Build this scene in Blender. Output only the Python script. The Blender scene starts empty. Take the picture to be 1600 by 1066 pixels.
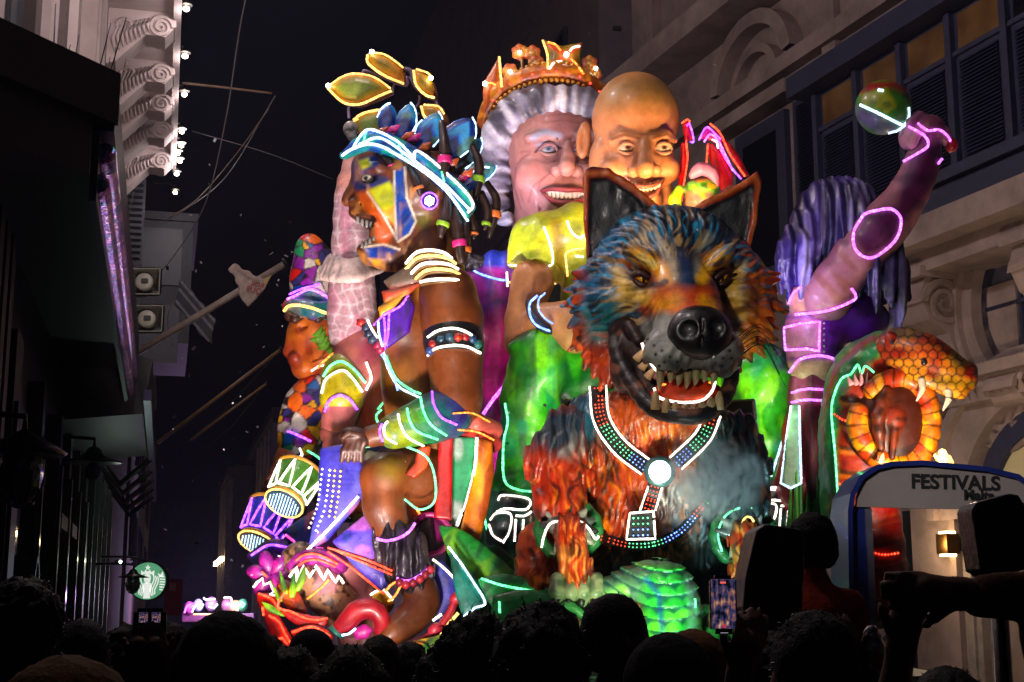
import bpy, bmesh, math, random
import numpy as np
from mathutils import Vector, Matrix
from mathutils.bvhtree import BVHTree
random.seed(7); RNG = np.random.default_rng(7)
scene = bpy.context.scene
COL = scene.collection
PI = math.pi
# ------------------------------------------------------------------ camera
FPX = 2198.0; CAM = np.array([0.0, 0.0, 1.78]); PITCH = math.radians(10.75)
cd = bpy.data.cameras.new('camera'); cam = bpy.data.objects.new('camera', cd); COL.objects.link(cam)
cam.location = CAM; cam.rotation_euler = (PI/2 + PITCH, 0, 0)
cd.sensor_width = 36; cd.lens = 36*FPX/1600; cd.clip_end = 2000; cd.clip_start = .05
scene.camera = cam
# ------------------------------------------------------------------ night sky, moon, exposure
w = bpy.data.worlds.new('World'); scene.world = w; w.use_nodes = True
nt = w.node_tree; bg = nt.nodes['Background']
sky = nt.nodes.new('ShaderNodeTexSky'); sky.sky_type = 'NISHITA'; sky.sun_disc = False
sky.sun_elevation = math.radians(-4); sky.sun_rotation = math.radians(200)
tn = nt.nodes.new('ShaderNodeVectorMath'); tn.operation = 'MULTIPLY'; tn.inputs[1].default_value = (.82, .8, 1.15)
nt.links.new(sky.outputs['Color'], tn.inputs[0]); nt.links.new(tn.outputs[0], bg.inputs['Color']); bg.inputs['Strength'].default_value = 0.11
sd = bpy.data.lights.new('moon_light', 'SUN'); sd.energy = 0.012; sd.angle = math.radians(12); sd.color = (.75, .8, 1)
so = bpy.data.objects.new('moon_light', sd); COL.objects.link(so); so.rotation_euler = (math.radians(40), 0, math.radians(-25))
vs = scene.view_settings; vs.view_transform = 'Standard'; vs.look = 'None'; vs.gamma = 1; vs.exposure = 0
scene.render.engine = 'CYCLES'
cy = scene.cycles; cy.use_denoising = True; cy.use_adaptive_sampling = True; cy.adaptive_threshold = .04
cy.use_light_tree = True; cy.max_bounces = 4; cy.diffuse_bounces = 2; cy.glossy_bounces = 3; cy.transmission_bounces = 4
cy.caustics_reflective = False; cy.caustics_refractive = False; cy.sample_clamp_indirect = 4; cy.sample_clamp_direct = 0
# ------------------------------------------------------------------ pixel <-> world (pixels of the 1600 px photograph)
CP, SP = math.cos(PITCH), math.sin(PITCH)
def ray(px, py):
    a, b = (px-800)/FPX, (533-py)/FPX
    return np.array([a, CP - b*SP, SP + b*CP])
def P(px, py, Y):
    d = ray(px, py); return CAM + d*(Y/d[1])
def proj(W):
    q = W - CAM; zc = q[:, 1]*CP + q[:, 2]*SP; yc = -q[:, 1]*SP + q[:, 2]*CP
    return 800 + FPX*q[:, 0]/zc, 533 - FPX*yc/zc
def PX(px, py, Y):          # metres per pixel there
    return np.linalg.norm(P(px+1, py, Y) - P(px, py, Y))
def H(c):
    if not isinstance(c, str): return np.array(c, float)
    v = np.array([int(c[i:i+2], 16)/255 for i in (0, 2, 4)])
    return np.where(v <= .04045, v/12.92, ((v+.055)/1.055)**2.4)
# ------------------------------------------------------------------ materials
MATS = {}
def bsdf(m): return m.node_tree.nodes['Principled BSDF']
def newmat(name):
    m = bpy.data.materials.new(name); m.use_nodes = True; MATS[name] = m; return m
def nd(m, t, **k):
    n = m.node_tree.nodes.new(t)
    for a, b in k.items(): setattr(n, a, b)
    return n
def lk(m, a, b): m.node_tree.links.new(a, b)
def noise_bump(m, scale, strength, dist=.02, detail=6):
    n = nd(m, 'ShaderNodeTexNoise'); n.inputs['Scale'].default_value = scale; n.inputs['Detail'].default_value = detail
    tc = nd(m, 'ShaderNodeTexCoord'); lk(m, tc.outputs['Object'], n.inputs['Vector'])
    b = nd(m, 'ShaderNodeBump'); b.inputs['Strength'].default_value = strength; b.inputs['Distance'].default_value = dist
    lk(m, n.outputs['Fac'], b.inputs['Height']); lk(m, b.outputs['Normal'], bsdf(m).inputs['Normal']); return n
def vmat(name, rough=.46, coat=.16, bump=.3, scale=25, lo=.5, hi=1.32):     # vertex-painted surface with brush grain
    m = newmat(name); b = bsdf(m)
    at = nd(m, 'ShaderNodeAttribute', attribute_name='Col')
    n = noise_bump(m, scale, bump, .012)
    n2 = nd(m, 'ShaderNodeTexNoise'); n2.inputs['Scale'].default_value = 9; n2.inputs['Detail'].default_value = 12; n2.inputs['Roughness'].default_value = .74
    tc = nd(m, 'ShaderNodeTexCoord'); lk(m, tc.outputs['Object'], n2.inputs['Vector'])
    r = nd(m, 'ShaderNodeMapRange'); r.inputs[1].default_value = .32; r.inputs[2].default_value = .68; r.inputs[3].default_value = lo; r.inputs[4].default_value = hi
    rg = nd(m, 'ShaderNodeMapRange'); rg.inputs[1].default_value = .3; rg.inputs[2].default_value = .7; rg.inputs[3].default_value = max(rough-.14, .05); rg.inputs[4].default_value = min(rough+.2, 1); lk(m, n2.outputs['Fac'], rg.inputs[0]); lk(m, rg.outputs[0], b.inputs['Roughness'])
    lk(m, n2.outputs['Fac'], r.inputs[0])
    mx = nd(m, 'ShaderNodeVectorMath', operation='SCALE'); lk(m, at.outputs['Color'], mx.inputs[0]); lk(m, r.outputs[0], mx.inputs['Scale'])
    lk(m, mx.outputs[0], b.inputs['Base Color'])
    b.inputs['Roughness'].default_value = rough; b.inputs['Coat Weight'].default_value = coat; b.inputs['Coat Roughness'].default_value = .2
    return m
def flat(name, c, rough=.6, metal=0, var=.25, scale=6, bump=.15, coat=0):
    if name in MATS: return MATS[name]
    m = newmat(name); b = bsdf(m); c = H(c)
    n = noise_bump(m, scale*4, bump, .01)
    n2 = nd(m, 'ShaderNodeTexNoise'); n2.inputs['Scale'].default_value = scale; n2.inputs['Detail'].default_value = 8; n2.inputs['Roughness'].default_value = .65
    tc = nd(m, 'ShaderNodeTexCoord'); lk(m, tc.outputs['Object'], n2.inputs['Vector'])
    r = nd(m, 'ShaderNodeValToRGB'); r.color_ramp.elements[0].position = .3; r.color_ramp.elements[1].position = .7
    r.color_ramp.elements[0].color = (*(c*(1-var)), 1); r.color_ramp.elements[1].color = (*np.minimum(c*(1+var), 1), 1)
    lk(m, n2.outputs['Fac'], r.inputs['Fac']); lk(m, r.outputs['Color'], b.inputs['Base Color'])
    b.inputs['Roughness'].default_value = rough; b.inputs['Metallic'].default_value = metal; b.inputs['Coat Weight'].default_value = coat
    return m
def glow(name, c, strength):
    if name in MATS: return MATS[name]
    m = newmat(name); b = bsdf(m); c = H(c)
    b.inputs['Base Color'].default_value = (*(c*.5), 1); b.inputs['Emission Color'].default_value = (*c, 1); b.inputs['Emission Strength'].default_value = strength
    return m
NEON = {'w': ((1, .86, .72), 4.2), 'y': ((1, .60, .15), 3.6), 'p': ((.34, .08, 1), 5.5), 'v': ((.72, .15, 1), 4.4), 'b': ((.16, .30, 1), 5.5),
        'g': ((.16, 1, .42), 3.4), 'r': ((1, .07, .025), 4), 'm': ((1, .08, .5), 3.5), 'c': ((.5, .74, 1), 4.2), 'o': ((1, .28, .04), 3.8)}
def neon_mat(k):
    if 'led_'+k in MATS: return MATS['led_'+k]
    m = glow('led_'+k, NEON[k][0], NEON[k][1]); vo = nd(m, 'ShaderNodeTexVoronoi'); vo.inputs['Scale'].default_value = 34; tc = nd(m, 'ShaderNodeTexCoord'); lk(m, tc.outputs['Object'], vo.inputs['Vector'])
    r = nd(m, 'ShaderNodeMapRange'); r.inputs[1].default_value = .1; r.inputs[2].default_value = .55; r.inputs[3].default_value = NEON[k][1]*1.5; r.inputs[4].default_value = NEON[k][1]*.4; lk(m, vo.outputs['Distance'], r.inputs[0]); lk(m, r.outputs[0], bsdf(m).inputs['Emission Strength']); return m
vmat('paint'); vmat('fur_paint', .46, .16, .4, 45); vmat('skin_paint', .5, .08, .2, 22, .74, 1.16); vmat('matte_paint', .7, .05, .3, 30)
vmat('cloth', .95, 0, .5, 60); vmat('person_skin', .6, 0, .2, 40); vmat('hair', .7, 0, .6, 90)
for _k, _v in (('cloth', .08), ('hair', .12), ('person_skin', .25)): bsdf(MATS[_k]).inputs['Specular IOR Level'].default_value = _v
# ------------------------------------------------------------------ objects
def link(name, me, parent=None, mat=None, loc=None):
    o = bpy.data.objects.new(name, me); COL.objects.link(o)
    if parent is not None: o.parent = parent
    if loc is not None: o.location = loc
    if mat is not None: me.materials.append(mat if not isinstance(mat, str) else MATS[mat])
    return o
def tag(o, label=None, cat=None, group=None, kind=None):
    if label: o['label'] = label
    if cat: o['category'] = cat
    if group: o['group'] = group
    if kind: o['kind'] = kind
    return o
def empty(name, loc, label, cat, group=None):
    o = bpy.data.objects.new(name, None); COL.objects.link(o); o.location = loc; o.empty_display_size = .1
    return tag(o, label, cat, group)
def root_loc(o):
    v = np.zeros(3)
    while o is not None: v = v + np.array(o.location); o = o.parent
    return v
def mesh_np(name, V, Q, C=None, smooth=True):
    me = bpy.data.meshes.new(name); nv, nq, k = len(V), len(Q), Q.shape[1]
    me.vertices.add(nv); me.vertices.foreach_set('co', np.ascontiguousarray(V, np.float32).ravel())
    me.loops.add(nq*k); me.loops.foreach_set('vertex_index', np.ascontiguousarray(Q, np.int32).ravel())
    me.polygons.add(nq); me.polygons.foreach_set('loop_start', np.arange(0, nq*k, k, dtype=np.int32))
    me.polygons.foreach_set('use_smooth', np.full(nq, smooth)); me.update(calc_edges=True)
    if C is not None:
        a = me.color_attributes.new('Col', 'FLOAT_COLOR', 'POINT')
        a.data.foreach_set('color', np.ascontiguousarray(np.concatenate([C, np.ones((nv, 1))], 1), np.float32).ravel())
    return me
# ------------------------------------------------------------------ value noise
_T = RNG.random((32, 32, 32)).astype(np.float32)
def vn(x, y, z=0.0):
    x, y, z = np.broadcast_arrays(np.asarray(x, np.float32), np.asarray(y, np.float32), np.asarray(z, np.float32))
    xi, yi, zi = np.floor(x).astype(int), np.floor(y).astype(int), np.floor(z).astype(int)
    fx, fy, fz = x-xi, y-yi, z-zi
    fx, fy, fz = fx*fx*(3-2*fx), fy*fy*(3-2*fy), fz*fz*(3-2*fz)
    a = 0
    for i in (0, 1):
        for j in (0, 1):
            for k in (0, 1):
                a = a + _T[(xi+i) & 31, (yi+j) & 31, (zi+k) & 31]*(fx if i else 1-fx)*(fy if j else 1-fy)*(fz if k else 1-fz)
    return a*2-1
# ------------------------------------------------------------------ sculpting: blended shapes -> surface nets
def poly_sd(pts, X, Y):
    n = len(pts); d = np.full(X.shape, 1e9, np.float32); s = np.ones(X.shape, np.float32)
    for i in range(n):
        ax, ay = pts[i]; bx, by = pts[i-1]; ex, ey = bx-ax, by-ay; wx, wy = X-ax, Y-ay
        t = np.clip((wx*ex+wy*ey)/(ex*ex+ey*ey+1e-9), 0, 1); d = np.minimum(d, (wx-ex*t)**2+(wy-ey*t)**2)
        c1, c2, c3 = Y >= ay, Y < by, ex*wy > ey*wx
        s = np.where((c1 & c2 & c3) | (~c1 & ~c2 & ~c3), -s, s)
    return s*np.sqrt(d)
class Field:
    def __init__(s, cell): s.cell = cell; s.pr = []
    def e(s, c, r, col, k=6, rot=0, sub=False, tilt=0):       # ellipsoid; rot in the picture plane, tilt turns about the vertical
        R = max(r); s.pr.append(('e', np.array(c, float), np.array(r, float), math.radians(rot), math.radians(tilt), H(col), k, sub,
                                 np.array([c[0]-R, c[1]-R, c[2]-R]), np.array([c[0]+R, c[1]+R, c[2]+R])))
    def c(s, a, b, ra, rb, col, k=6, sub=False):
        a, b = np.array(a, float), np.array(b, float); R = max(ra, rb)
        s.pr.append(('c', a, b, ra, rb, H(col), k, sub, np.minimum(a, b)-R, np.maximum(a, b)+R))
    def p(s, pts, z, t, col, k=2, puff=0, ax=0, ay=0, sub=False):   # thick sheet of polygon outline; puff: lens width
        q = np.array(pts, float); lo, hi = q.min(0), q.max(0); cx, cy = (lo+hi)/2
        dz = abs(ax)*(hi[0]-lo[0])/2+abs(ay)*(hi[1]-lo[1])/2+t
        s.pr.append(('p', q, z, t, puff, H(col), k, sub, np.array([lo[0], lo[1], z-dz]), np.array([hi[0], hi[1], z+dz]), ax, ay, cx, cy))
    def dist(s, p, X, Y, Z):
        if p[0] == 'e':
            x, y, z = X-p[1][0], Y-p[1][1], Z-p[1][2]
            if p[3]: ca, sa = math.cos(p[3]), math.sin(p[3]); x, y = x*ca-y*sa, x*sa+y*ca
            if p[4]: ca, sa = math.cos(p[4]), math.sin(p[4]); x, z = x*ca-z*sa, x*sa+z*ca
            r = p[2]; k0 = np.sqrt((x/r[0])**2+(y/r[1])**2+(z/r[2])**2); k1 = np.sqrt((x/r[0]**2)**2+(y/r[1]**2)**2+(z/r[2]**2)**2)
            return k0*(k0-1)/(k1+1e-9)
        if p[0] == 'c':
            a, b = p[1], p[2]; ba = b-a; L = ba@ba+1e-9
            x, y, z = X-a[0], Y-a[1], Z-a[2]; h = np.clip((x*ba[0]+y*ba[1]+z*ba[2])/L, 0, 1)
            return np.sqrt((x-ba[0]*h)**2+(y-ba[1]*h)**2+(z-ba[2]*h)**2) - (p[3]+(p[4]-p[3])*h)
        q, z0, t, puff = p[1:5]; ax, ay, cx, cy = p[10:14]
        if X.ndim == 3: d2 = poly_sd(q, X[:, :, :1], Y[:, :, :1])
        else: d2 = poly_sd(q, X, Y)
        dz = np.abs(Z-z0-ax*(X-cx)-ay*(Y-cy))
        tt = t if not puff else t*np.sqrt(np.clip(-d2/puff, 0.02, 1))
        return np.maximum(d2, dz-tt)
    def build(s, disp=None, jitter=None):
        c = s.cell; add = [p for p in s.pr if not p[7]]
        lo = np.min([p[8] for p in add], 0)-3*c; hi = np.max([p[9] for p in add], 0)+3*c
        n = np.ceil((hi-lo)/c).astype(int)+1
        ax = [(lo[i]+c*np.arange(n[i])).astype(np.float32) for i in range(3)]
        D = np.full(n, 1e3, np.float32)
        for p in s.pr:
            k = max(p[6], 1e-3); m = k+2.5*c
            i0 = np.maximum(np.floor((p[8]-m-lo)/c).astype(int), 0); i1 = np.minimum(np.ceil((p[9]+m-lo)/c).astype(int)+1, n)
            if (i1 <= i0).any(): continue
            sl = tuple(slice(a, b) for a, b in zip(i0, i1))
            X, Y, Z = np.meshgrid(ax[0][sl[0]], ax[1][sl[1]], ax[2][sl[2]], indexing='ij', sparse=False)
            d = s.dist(p, X, Y, Z).astype(np.float32)
            if p[7]:
                h = np.clip(.5-.5*(D[sl]+d)/k, 0, 1); D[sl] = D[sl]*(1-h)+(-d)*h+k*h*(1-h)
            else:
                h = np.clip(.5+.5*(D[sl]-d)/k, 0, 1); D[sl] = np.where(D[sl] > 500, d, D[sl]*(1-h)+d*h-k*h*(1-h))
        if disp is not None:
            I = np.nonzero(np.abs(D) < 14)
            D[I] -= disp(ax[0][I[0]], ax[1][I[1]], ax[2][I[2]])
        V, Q = surface_nets(D, lo, c)
        W = np.full(len(V), 1e-9); C = np.zeros((len(V), 3)); sg = c*1.1
        for p in s.pr:
            m = 6*c; I = np.nonzero(((V >= p[8]-m) & (V <= p[9]+m)).all(1))[0]
            if not len(I): continue
            d = s.dist(p, V[I, 0], V[I, 1], V[I, 2])
            if p[7]: d = np.abs(d)
            wt = np.exp(-np.clip(d/sg, -6, 14)); W[I] += wt; C[I] += wt[:, None]*p[5]
        return V, Q, C/W[:, None]
def surface_nets(D, lo, c):
    n = np.array(D.shape); S = D < 0
    A = S[:-1, :-1, :-1]; al = A.copy(); an = A.copy()
    for i in (0, 1):
        for j in (0, 1):
            for k in (0, 1):
                t = S[i:n[0]-1+i, j:n[1]-1+j, k:n[2]-1+k]; al &= t; an |= t
    act = an & ~al; idx = np.full(act.shape, -1, np.int64); cells = np.array(np.nonzero(act)).T; idx[act] = np.arange(len(cells))
    acc = np.zeros((len(cells), 3)); cnt = np.zeros(len(cells)); x, y, z = cells.T
    corner = {(i, j, k): D[x+i, y+j, z+k] for i in (0, 1) for j in (0, 1) for k in (0, 1)}
    for a in range(3):
        for u in (0, 1):
            for v in (0, 1):
                p0 = [0, 0, 0]; o = [q for q in range(3) if q != a]; p0[o[0]] = u; p0[o[1]] = v; p1 = list(p0); p1[a] = 1
                d0, d1 = corner[tuple(p0)], corner[tuple(p1)]; cr = (d0 < 0) != (d1 < 0)
                t = np.where(cr, d0/np.where(np.abs(d0-d1) < 1e-9, 1, d0-d1), 0); pos = np.tile(np.array(p0, float), (len(cells), 1)); pos[:, a] += t
                acc += pos*cr[:, None]; cnt += cr
    V = lo + c*(cells + acc/np.maximum(cnt, 1)[:, None]); Q = []
    for a in range(3):
        o = [(a+1) % 3, (a+2) % 3]
        s0 = [slice(None)]*3; s1 = [slice(None)]*3; s0[a] = slice(0, -1); s1[a] = slice(1, None)
        s0, s1 = tuple(s0), tuple(s1)
        e = np.array(np.nonzero(S[s0] != S[s1])).T
        ok = (e[:, o[0]] > 0) & (e[:, o[1]] > 0) & (e[:, o[0]] < n[o[0]]-1) & (e[:, o[1]] < n[o[1]]-1); e = e[ok]
        if not len(e): continue
        ins = S[tuple(e.T)]
        def at(d0, d1):
            f = e.copy(); f[:, o[0]] -= d0; f[:, o[1]] -= d1; return idx[tuple(f.T)]
        q = np.stack([at(0, 0), at(1, 0), at(1, 1), at(0, 1)], 1); q[~ins] = q[~ins][:, ::-1]; Q.append(q)
    return V, np.concatenate(Q)
# ------------------------------------------------------------------ painting on a sculpted surface
class Brush:
    def __init__(s, W, C, N):
        s.W, s.C, s.N = W, C, N; s.x, s.y = proj(W); v = CAM-W; s.f = (v*N).sum(1) > 0
    def _mix(s, a, col): s.C[:] = s.C*(1-a[:, None]) + H(col)*a[:, None]
    def stroke(s, pts, w, col, soft=.4, a=1.0, both=False):
        d = np.full(len(s.x), 1e9)
        if len(pts) == 1: pts = [pts[0], (pts[0][0]+.1, pts[0][1])]
        for (ax, ay), (bx, by) in zip(pts[:-1], pts[1:]):
            ex, ey = bx-ax, by-ay; t = np.clip(((s.x-ax)*ex+(s.y-ay)*ey)/(ex*ex+ey*ey+1e-9), 0, 1)
            d = np.minimum(d, np.hypot(s.x-ax-ex*t, s.y-ay-ey*t))
        al = a*np.clip((w*(1+soft)-d)/(2*soft*w+1e-6), 0, 1)
        if not both: al = al*s.f
        s._mix(al, col)
    def fill(s, pts, col, soft=3, a=1.0, both=False):
        d = poly_sd(pts, s.x.astype(np.float32), s.y.astype(np.float32)); al = a*np.clip(.5-d/(2*soft), 0, 1)
        if not both: al = al*s.f
        s._mix(al, col)
    def streak(s, fn, col, lo=.1, hi=.6, a=1.0, mask=None):       # fn(x,y,z world px) in -1..1
        al = a*np.clip((fn(s)-lo)/(hi-lo), 0, 1)
        if mask is not None: al = al*mask(s)
        s._mix(al, col)
def cr(pts, n=6):       # catmull-rom through a path of tuples
    p = np.array(pts, float)
    if len(p) < 3: return p
    p = np.concatenate([[2*p[0]-p[1]], p, [2*p[-1]-p[-2]]]); out = []
    for i in range(1, len(p)-2):
        for t in np.arange(n)/n:
            a, b, c, d = p[i-1:i+3]
            out.append(.5*((2*b)+(c-a)*t+(2*a-5*b+4*c-d)*t*t+(3*b-a-3*c+d)*t**3))
    return np.array(out+[p[-2]])
def tube_mesh(pts, r, sides=6, close=False):
    pts = np.array(pts, float); n = len(pts); r = np.broadcast_to(np.asarray(r, float), (n,))
    T = np.gradient(pts, axis=0); T /= np.linalg.norm(T, axis=1)[:, None]+1e-9
    up = np.array([.31, .22, .92]); U = np.cross(T, up); U /= np.linalg.norm(U, axis=1)[:, None]+1e-9; Vv = np.cross(T, U)
    a = np.linspace(0, 2*PI, sides, endpoint=False)
    V = (pts[:, None]+r[:, None, None]*(np.cos(a)[None, :, None]*U[:, None]+np.sin(a)[None, :, None]*Vv[:, None])).reshape(-1, 3)
    Q = []
    for i in range(n-1):
        for j in range(sides): Q.append((i*sides+j, i*sides+(j+1) % sides, (i+1)*sides+(j+1) % sides, (i+1)*sides+j))
    m = len(V); V = np.concatenate([V, pts[:1], pts[-1:]])
    for j in range(sides):
        Q.append((m, (j+1) % sides, j, j)); Q.append((m+1, (n-1)*sides+j, (n-1)*sides+(j+1) % sides, (n-1)*sides+(j+1) % sides))
    faces = [tuple(dict.fromkeys(q)) for q in Q]
    return V, faces
def pydata(name, V, F, smooth=True):
    me = bpy.data.meshes.new(name); me.from_pydata([tuple(v) for v in V], [], [tuple(f) for f in F]); me.update()
    if smooth: me.polygons.foreach_set('use_smooth', [True]*len(me.polygons))
    return me
# ------------------------------------------------------------------ a float figure: an empty with sculpted parts
class Fig:
    def __init__(s, name, label, cat, cx, cy, Y0, base_y=985, group='giant figures on the carnival float'):
        s.cx, s.cy, s.Y0 = cx, cy, Y0; s.O = P(cx, cy, Y0); s.sx = PX(cx, cy, Y0)
        s.sy = abs(P(cx, cy-1, Y0)[2]-P(cx, cy, Y0)[2]); b = P(cx, base_y, Y0)
        s.loc = b; s.root = empty(name, b, label, cat, group); s.bv = []; s.parts = []
    def L(s, px, py, dz=0):
        W = P(px, py, s.Y0+dz*s.sx); return np.array([(W[0]-s.O[0])/s.sx+s.cx, -(W[2]-s.O[2])/s.sy+s.cy, (W[1]-s.O[1])/s.sx])
    def Wd(s, V):
        return np.stack([s.O[0]+(V[:, 0]-s.cx)*s.sx, s.O[1]+V[:, 2]*s.sx, s.O[2]-(V[:, 1]-s.cy)*s.sy], 1)
    def new(s, cell=3): return Sk(s, cell)
    def add(s, name, W, Q, C=None, mat='paint', parent=None, paint=None, smooth=True, hit=True):
        par = parent or s.root; me = mesh_np(name, W-s.loc, Q, C, smooth)
        if paint is not None:
            N = np.zeros(len(W)*3, np.float32); me.vertices.foreach_get('normal', N); br = Brush(W, C, N.reshape(-1, 3)); paint(br)
            lum = br.C.mean(1, keepdims=True); br.C = lum+(br.C-lum)*1.16
            me.color_attributes['Col'].data.foreach_set('color', np.concatenate([np.clip(br.C, 0, 1), np.ones((len(W), 1))], 1).astype(np.float32).ravel())
        o = link(name, me, par, mat)
        if hit: s.bv.append(BVHTree.FromPolygons([tuple(v) for v in W], [tuple(q) for q in Q.tolist()])); o['_b'] = len(s.bv)-1
        return o
    def hit(s, px, py, only=None):
        d = ray(px, py); d = d/np.linalg.norm(d); best = None
        for i, b in enumerate(s.bv):
            if only is not None and i not in only: continue
            h = b.ray_cast(Vector(CAM), Vector(d))
            if h[0] is not None and (best is None or h[3] < best[1]): best = (np.array(h[0]), h[3], np.array(h[1]))
        return best, d
    def path(s, pts, lift=1.5, dz=None, smooth=True, step=6, only=None):
        p = cr(pts, 8) if smooth and len(pts) > 2 else np.array(pts, float)
        q = [p[0]]
        for a, b in zip(p[:-1], p[1:]):
            n = max(1, int(np.linalg.norm(b[:2]-a[:2])/step))
            for i in range(1, n+1): q.append(a+(b-a)*i/n)
        D = []
        for v in q:
            h = None
            if dz is None:
                h, d = s.hit(v[0], v[1], only)
            D.append(h[0][1] if h else np.nan)
        D = np.array(D)
        if dz is not None: D[:] = s.Y0+dz*s.sx
        ok = ~np.isnan(D)
        if not ok.any(): D[:] = s.Y0
        else: D = np.interp(np.arange(len(D)), np.nonzero(ok)[0], D[ok])
        if len(D) > 4:
            E = np.concatenate([D[:1], D, D[-1:]]); Dm = np.minimum(D, (E[:-2]+E[1:-1]+E[2:])/3); D = Dm
        return np.array([P(v[0], v[1], y-lift*s.sx) for v, y in zip(q, D)])
    def neon(s, pts, col='w', r=2.2, lift=1.6, dz=None, smooth=True, close=False, parent=None, only=None):
        if close: pts = list(pts)+[pts[0]]
        W = s.path(pts, lift, dz, smooth, only=only); V, F = tube_mesh(W-s.loc, r*.86*s.sx, 6)
        return link('led_strip', pydata('led_strip', V, F), parent or s.root, neon_mat(col))
    def tube(s, name, pts, col=None, mat='paint', parent=None, sides=10, n=5):   # (px,py,dz,r) smooth tapered tube
        q = cr(pts, n); W = np.array([P(a[0], a[1], s.Y0+a[2]*s.sx) for a in q]); V, F = tube_mesh(W-s.loc, q[:, 3]*s.sx, sides)
        me = pydata(name, V, F)
        if col is not None:
            a = me.color_attributes.new('Col', 'FLOAT_COLOR', 'POINT'); a.data.foreach_set('color', np.tile(np.append(H(col), 1), len(V)).astype(np.float32))
        return link(name, me, parent or s.root, mat)
    def dots(s, pts, col, r=1.6, gap=7, lift=1.5, rows=1, rowgap=6, parent=None, name='led_dots', dz=None):
        p = cr(pts, 8) if len(pts) > 2 else np.array(pts, float); q = []; acc = 0; last = p[0]
        seg = np.linalg.norm(np.diff(p, axis=0), axis=1); tot = np.concatenate([[0], np.cumsum(seg)])
        V, F = [], []
        for t in np.arange(gap/2, tot[-1], gap):
            i = min(np.searchsorted(tot, t)-1, len(seg)-1); u = (t-tot[i])/max(seg[i], 1e-6); c = p[i]+(p[i+1]-p[i])*u; nn = (p[i+1]-p[i])/max(seg[i], 1e-6)
            for k in range(rows):
                o = (k-(rows-1)/2)*rowgap; x, y = c[0]-nn[1]*o, c[1]+nn[0]*o
                if dz is None:
                    h, d = s.hit(x, y); Y = h[0][1] if h else s.Y0
                else: Y = s.Y0+dz*s.sx
                w = P(x, y, Y-lift*s.sx)-s.loc; b = len(V); R = r*s.sx
                V += [w+R*np.array(v) for v in ((1, 0, 0), (-1, 0, 0), (0, 1, 0), (0, -1, 0), (0, 0, 1), (0, 0, -1))]
                F += [(b+i_, b+j_, b+k_) for i_, j_, k_ in ((0, 2, 4), (2, 1, 4), (1, 3, 4), (3, 0, 4), (2, 0, 5), (1, 2, 5), (3, 1, 5), (0, 3, 5))]
        o = link(name, pydata(name, V, F), parent or s.root, neon_mat(col)); o['kind'] = 'stuff'; return o
class Sk:       # a sculpt in picture units of its figure
    def __init__(s, fig, cell): s.f, s.F = fig, Field(cell)
    def e(s, px, py, dz, rx, ry, rz, col, k=6, rot=0, sub=False, tilt=0): s.F.e(s.f.L(px, py, dz), (rx, ry, rz), col, k, rot, sub, tilt); return s
    def c(s, pts, col, k=6, sub=False, spl=0):
        q = cr(pts, spl) if spl else np.array(pts, float)
        for a, b in zip(q[:-1], q[1:]): s.F.c(s.f.L(*a[:3]), s.f.L(*b[:3]), a[3], b[3], col, k, sub)
        return s
    def p(s, pts, dz, t, col, k=2, puff=0, ax=0, ay=0, sub=False, spl=0):
        if spl: pts = [tuple(v) for v in cr(list(pts)+[pts[0]], spl)[:-1]]
        q = [s.f.L(x, y, dz) for x, y in pts]; s.F.p([(v[0], v[1]) for v in q], np.mean([v[2] for v in q]), t, col, k, puff, ax, ay, sub); return s
    def make(s, name, mat='paint', parent=None, paint=None, disp=None, hit=True):
        V, Q, C = s.F.build(disp); return s.f.add(name, s.f.Wd(V), Q, C, mat, parent, paint, hit=hit)
def balls(f, pts, r, col, name, mat='paint', parent=None, dz=None, lift=0, gap=None):
    V, F = [], []; ic = bmesh.new(); bmesh.ops.create_icosphere(ic, subdivisions=1, radius=1); bv = [np.array(v.co) for v in ic.verts]; bf = [[v.index for v in q.verts] for q in ic.faces]; ic.free()
    q = pts
    if gap:
        p = cr(pts, 10); seg = np.linalg.norm(np.diff(p[:, :2], axis=0), axis=1); tot = np.concatenate([[0], np.cumsum(seg)])
        q = [tuple(np.interp(t, tot, p[:, i]) for i in range(p.shape[1])) for t in np.arange(gap/2, tot[-1], gap)]
    for v in q:
        if len(v) > 2: Y = f.Y0+v[2]*f.sx
        elif dz is not None: Y = f.Y0+dz*f.sx
        else:
            h, d = f.hit(v[0], v[1]); Y = h[0][1] if h else f.Y0
        w = P(v[0], v[1], Y-lift*f.sx)-f.loc; b = len(V); V += [w+r*f.sx*u for u in bv]; F += [[b+i for i in t] for t in bf]
    me = pydata(name, V, F)
    if mat in ('paint', 'skin_paint', 'fur_paint'):
        a = me.color_attributes.new('Col', 'FLOAT_COLOR', 'POINT'); a.data.foreach_set('color', np.tile(np.append(H(col), 1), len(V)).astype(np.float32)); m = mat
    else: m = mat
    o = link(name, me, parent or f.root, m); o['kind'] = 'stuff' if len(q) > 1 else 'thing'
    if len(q) == 1: del o['kind']
    return o
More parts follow.
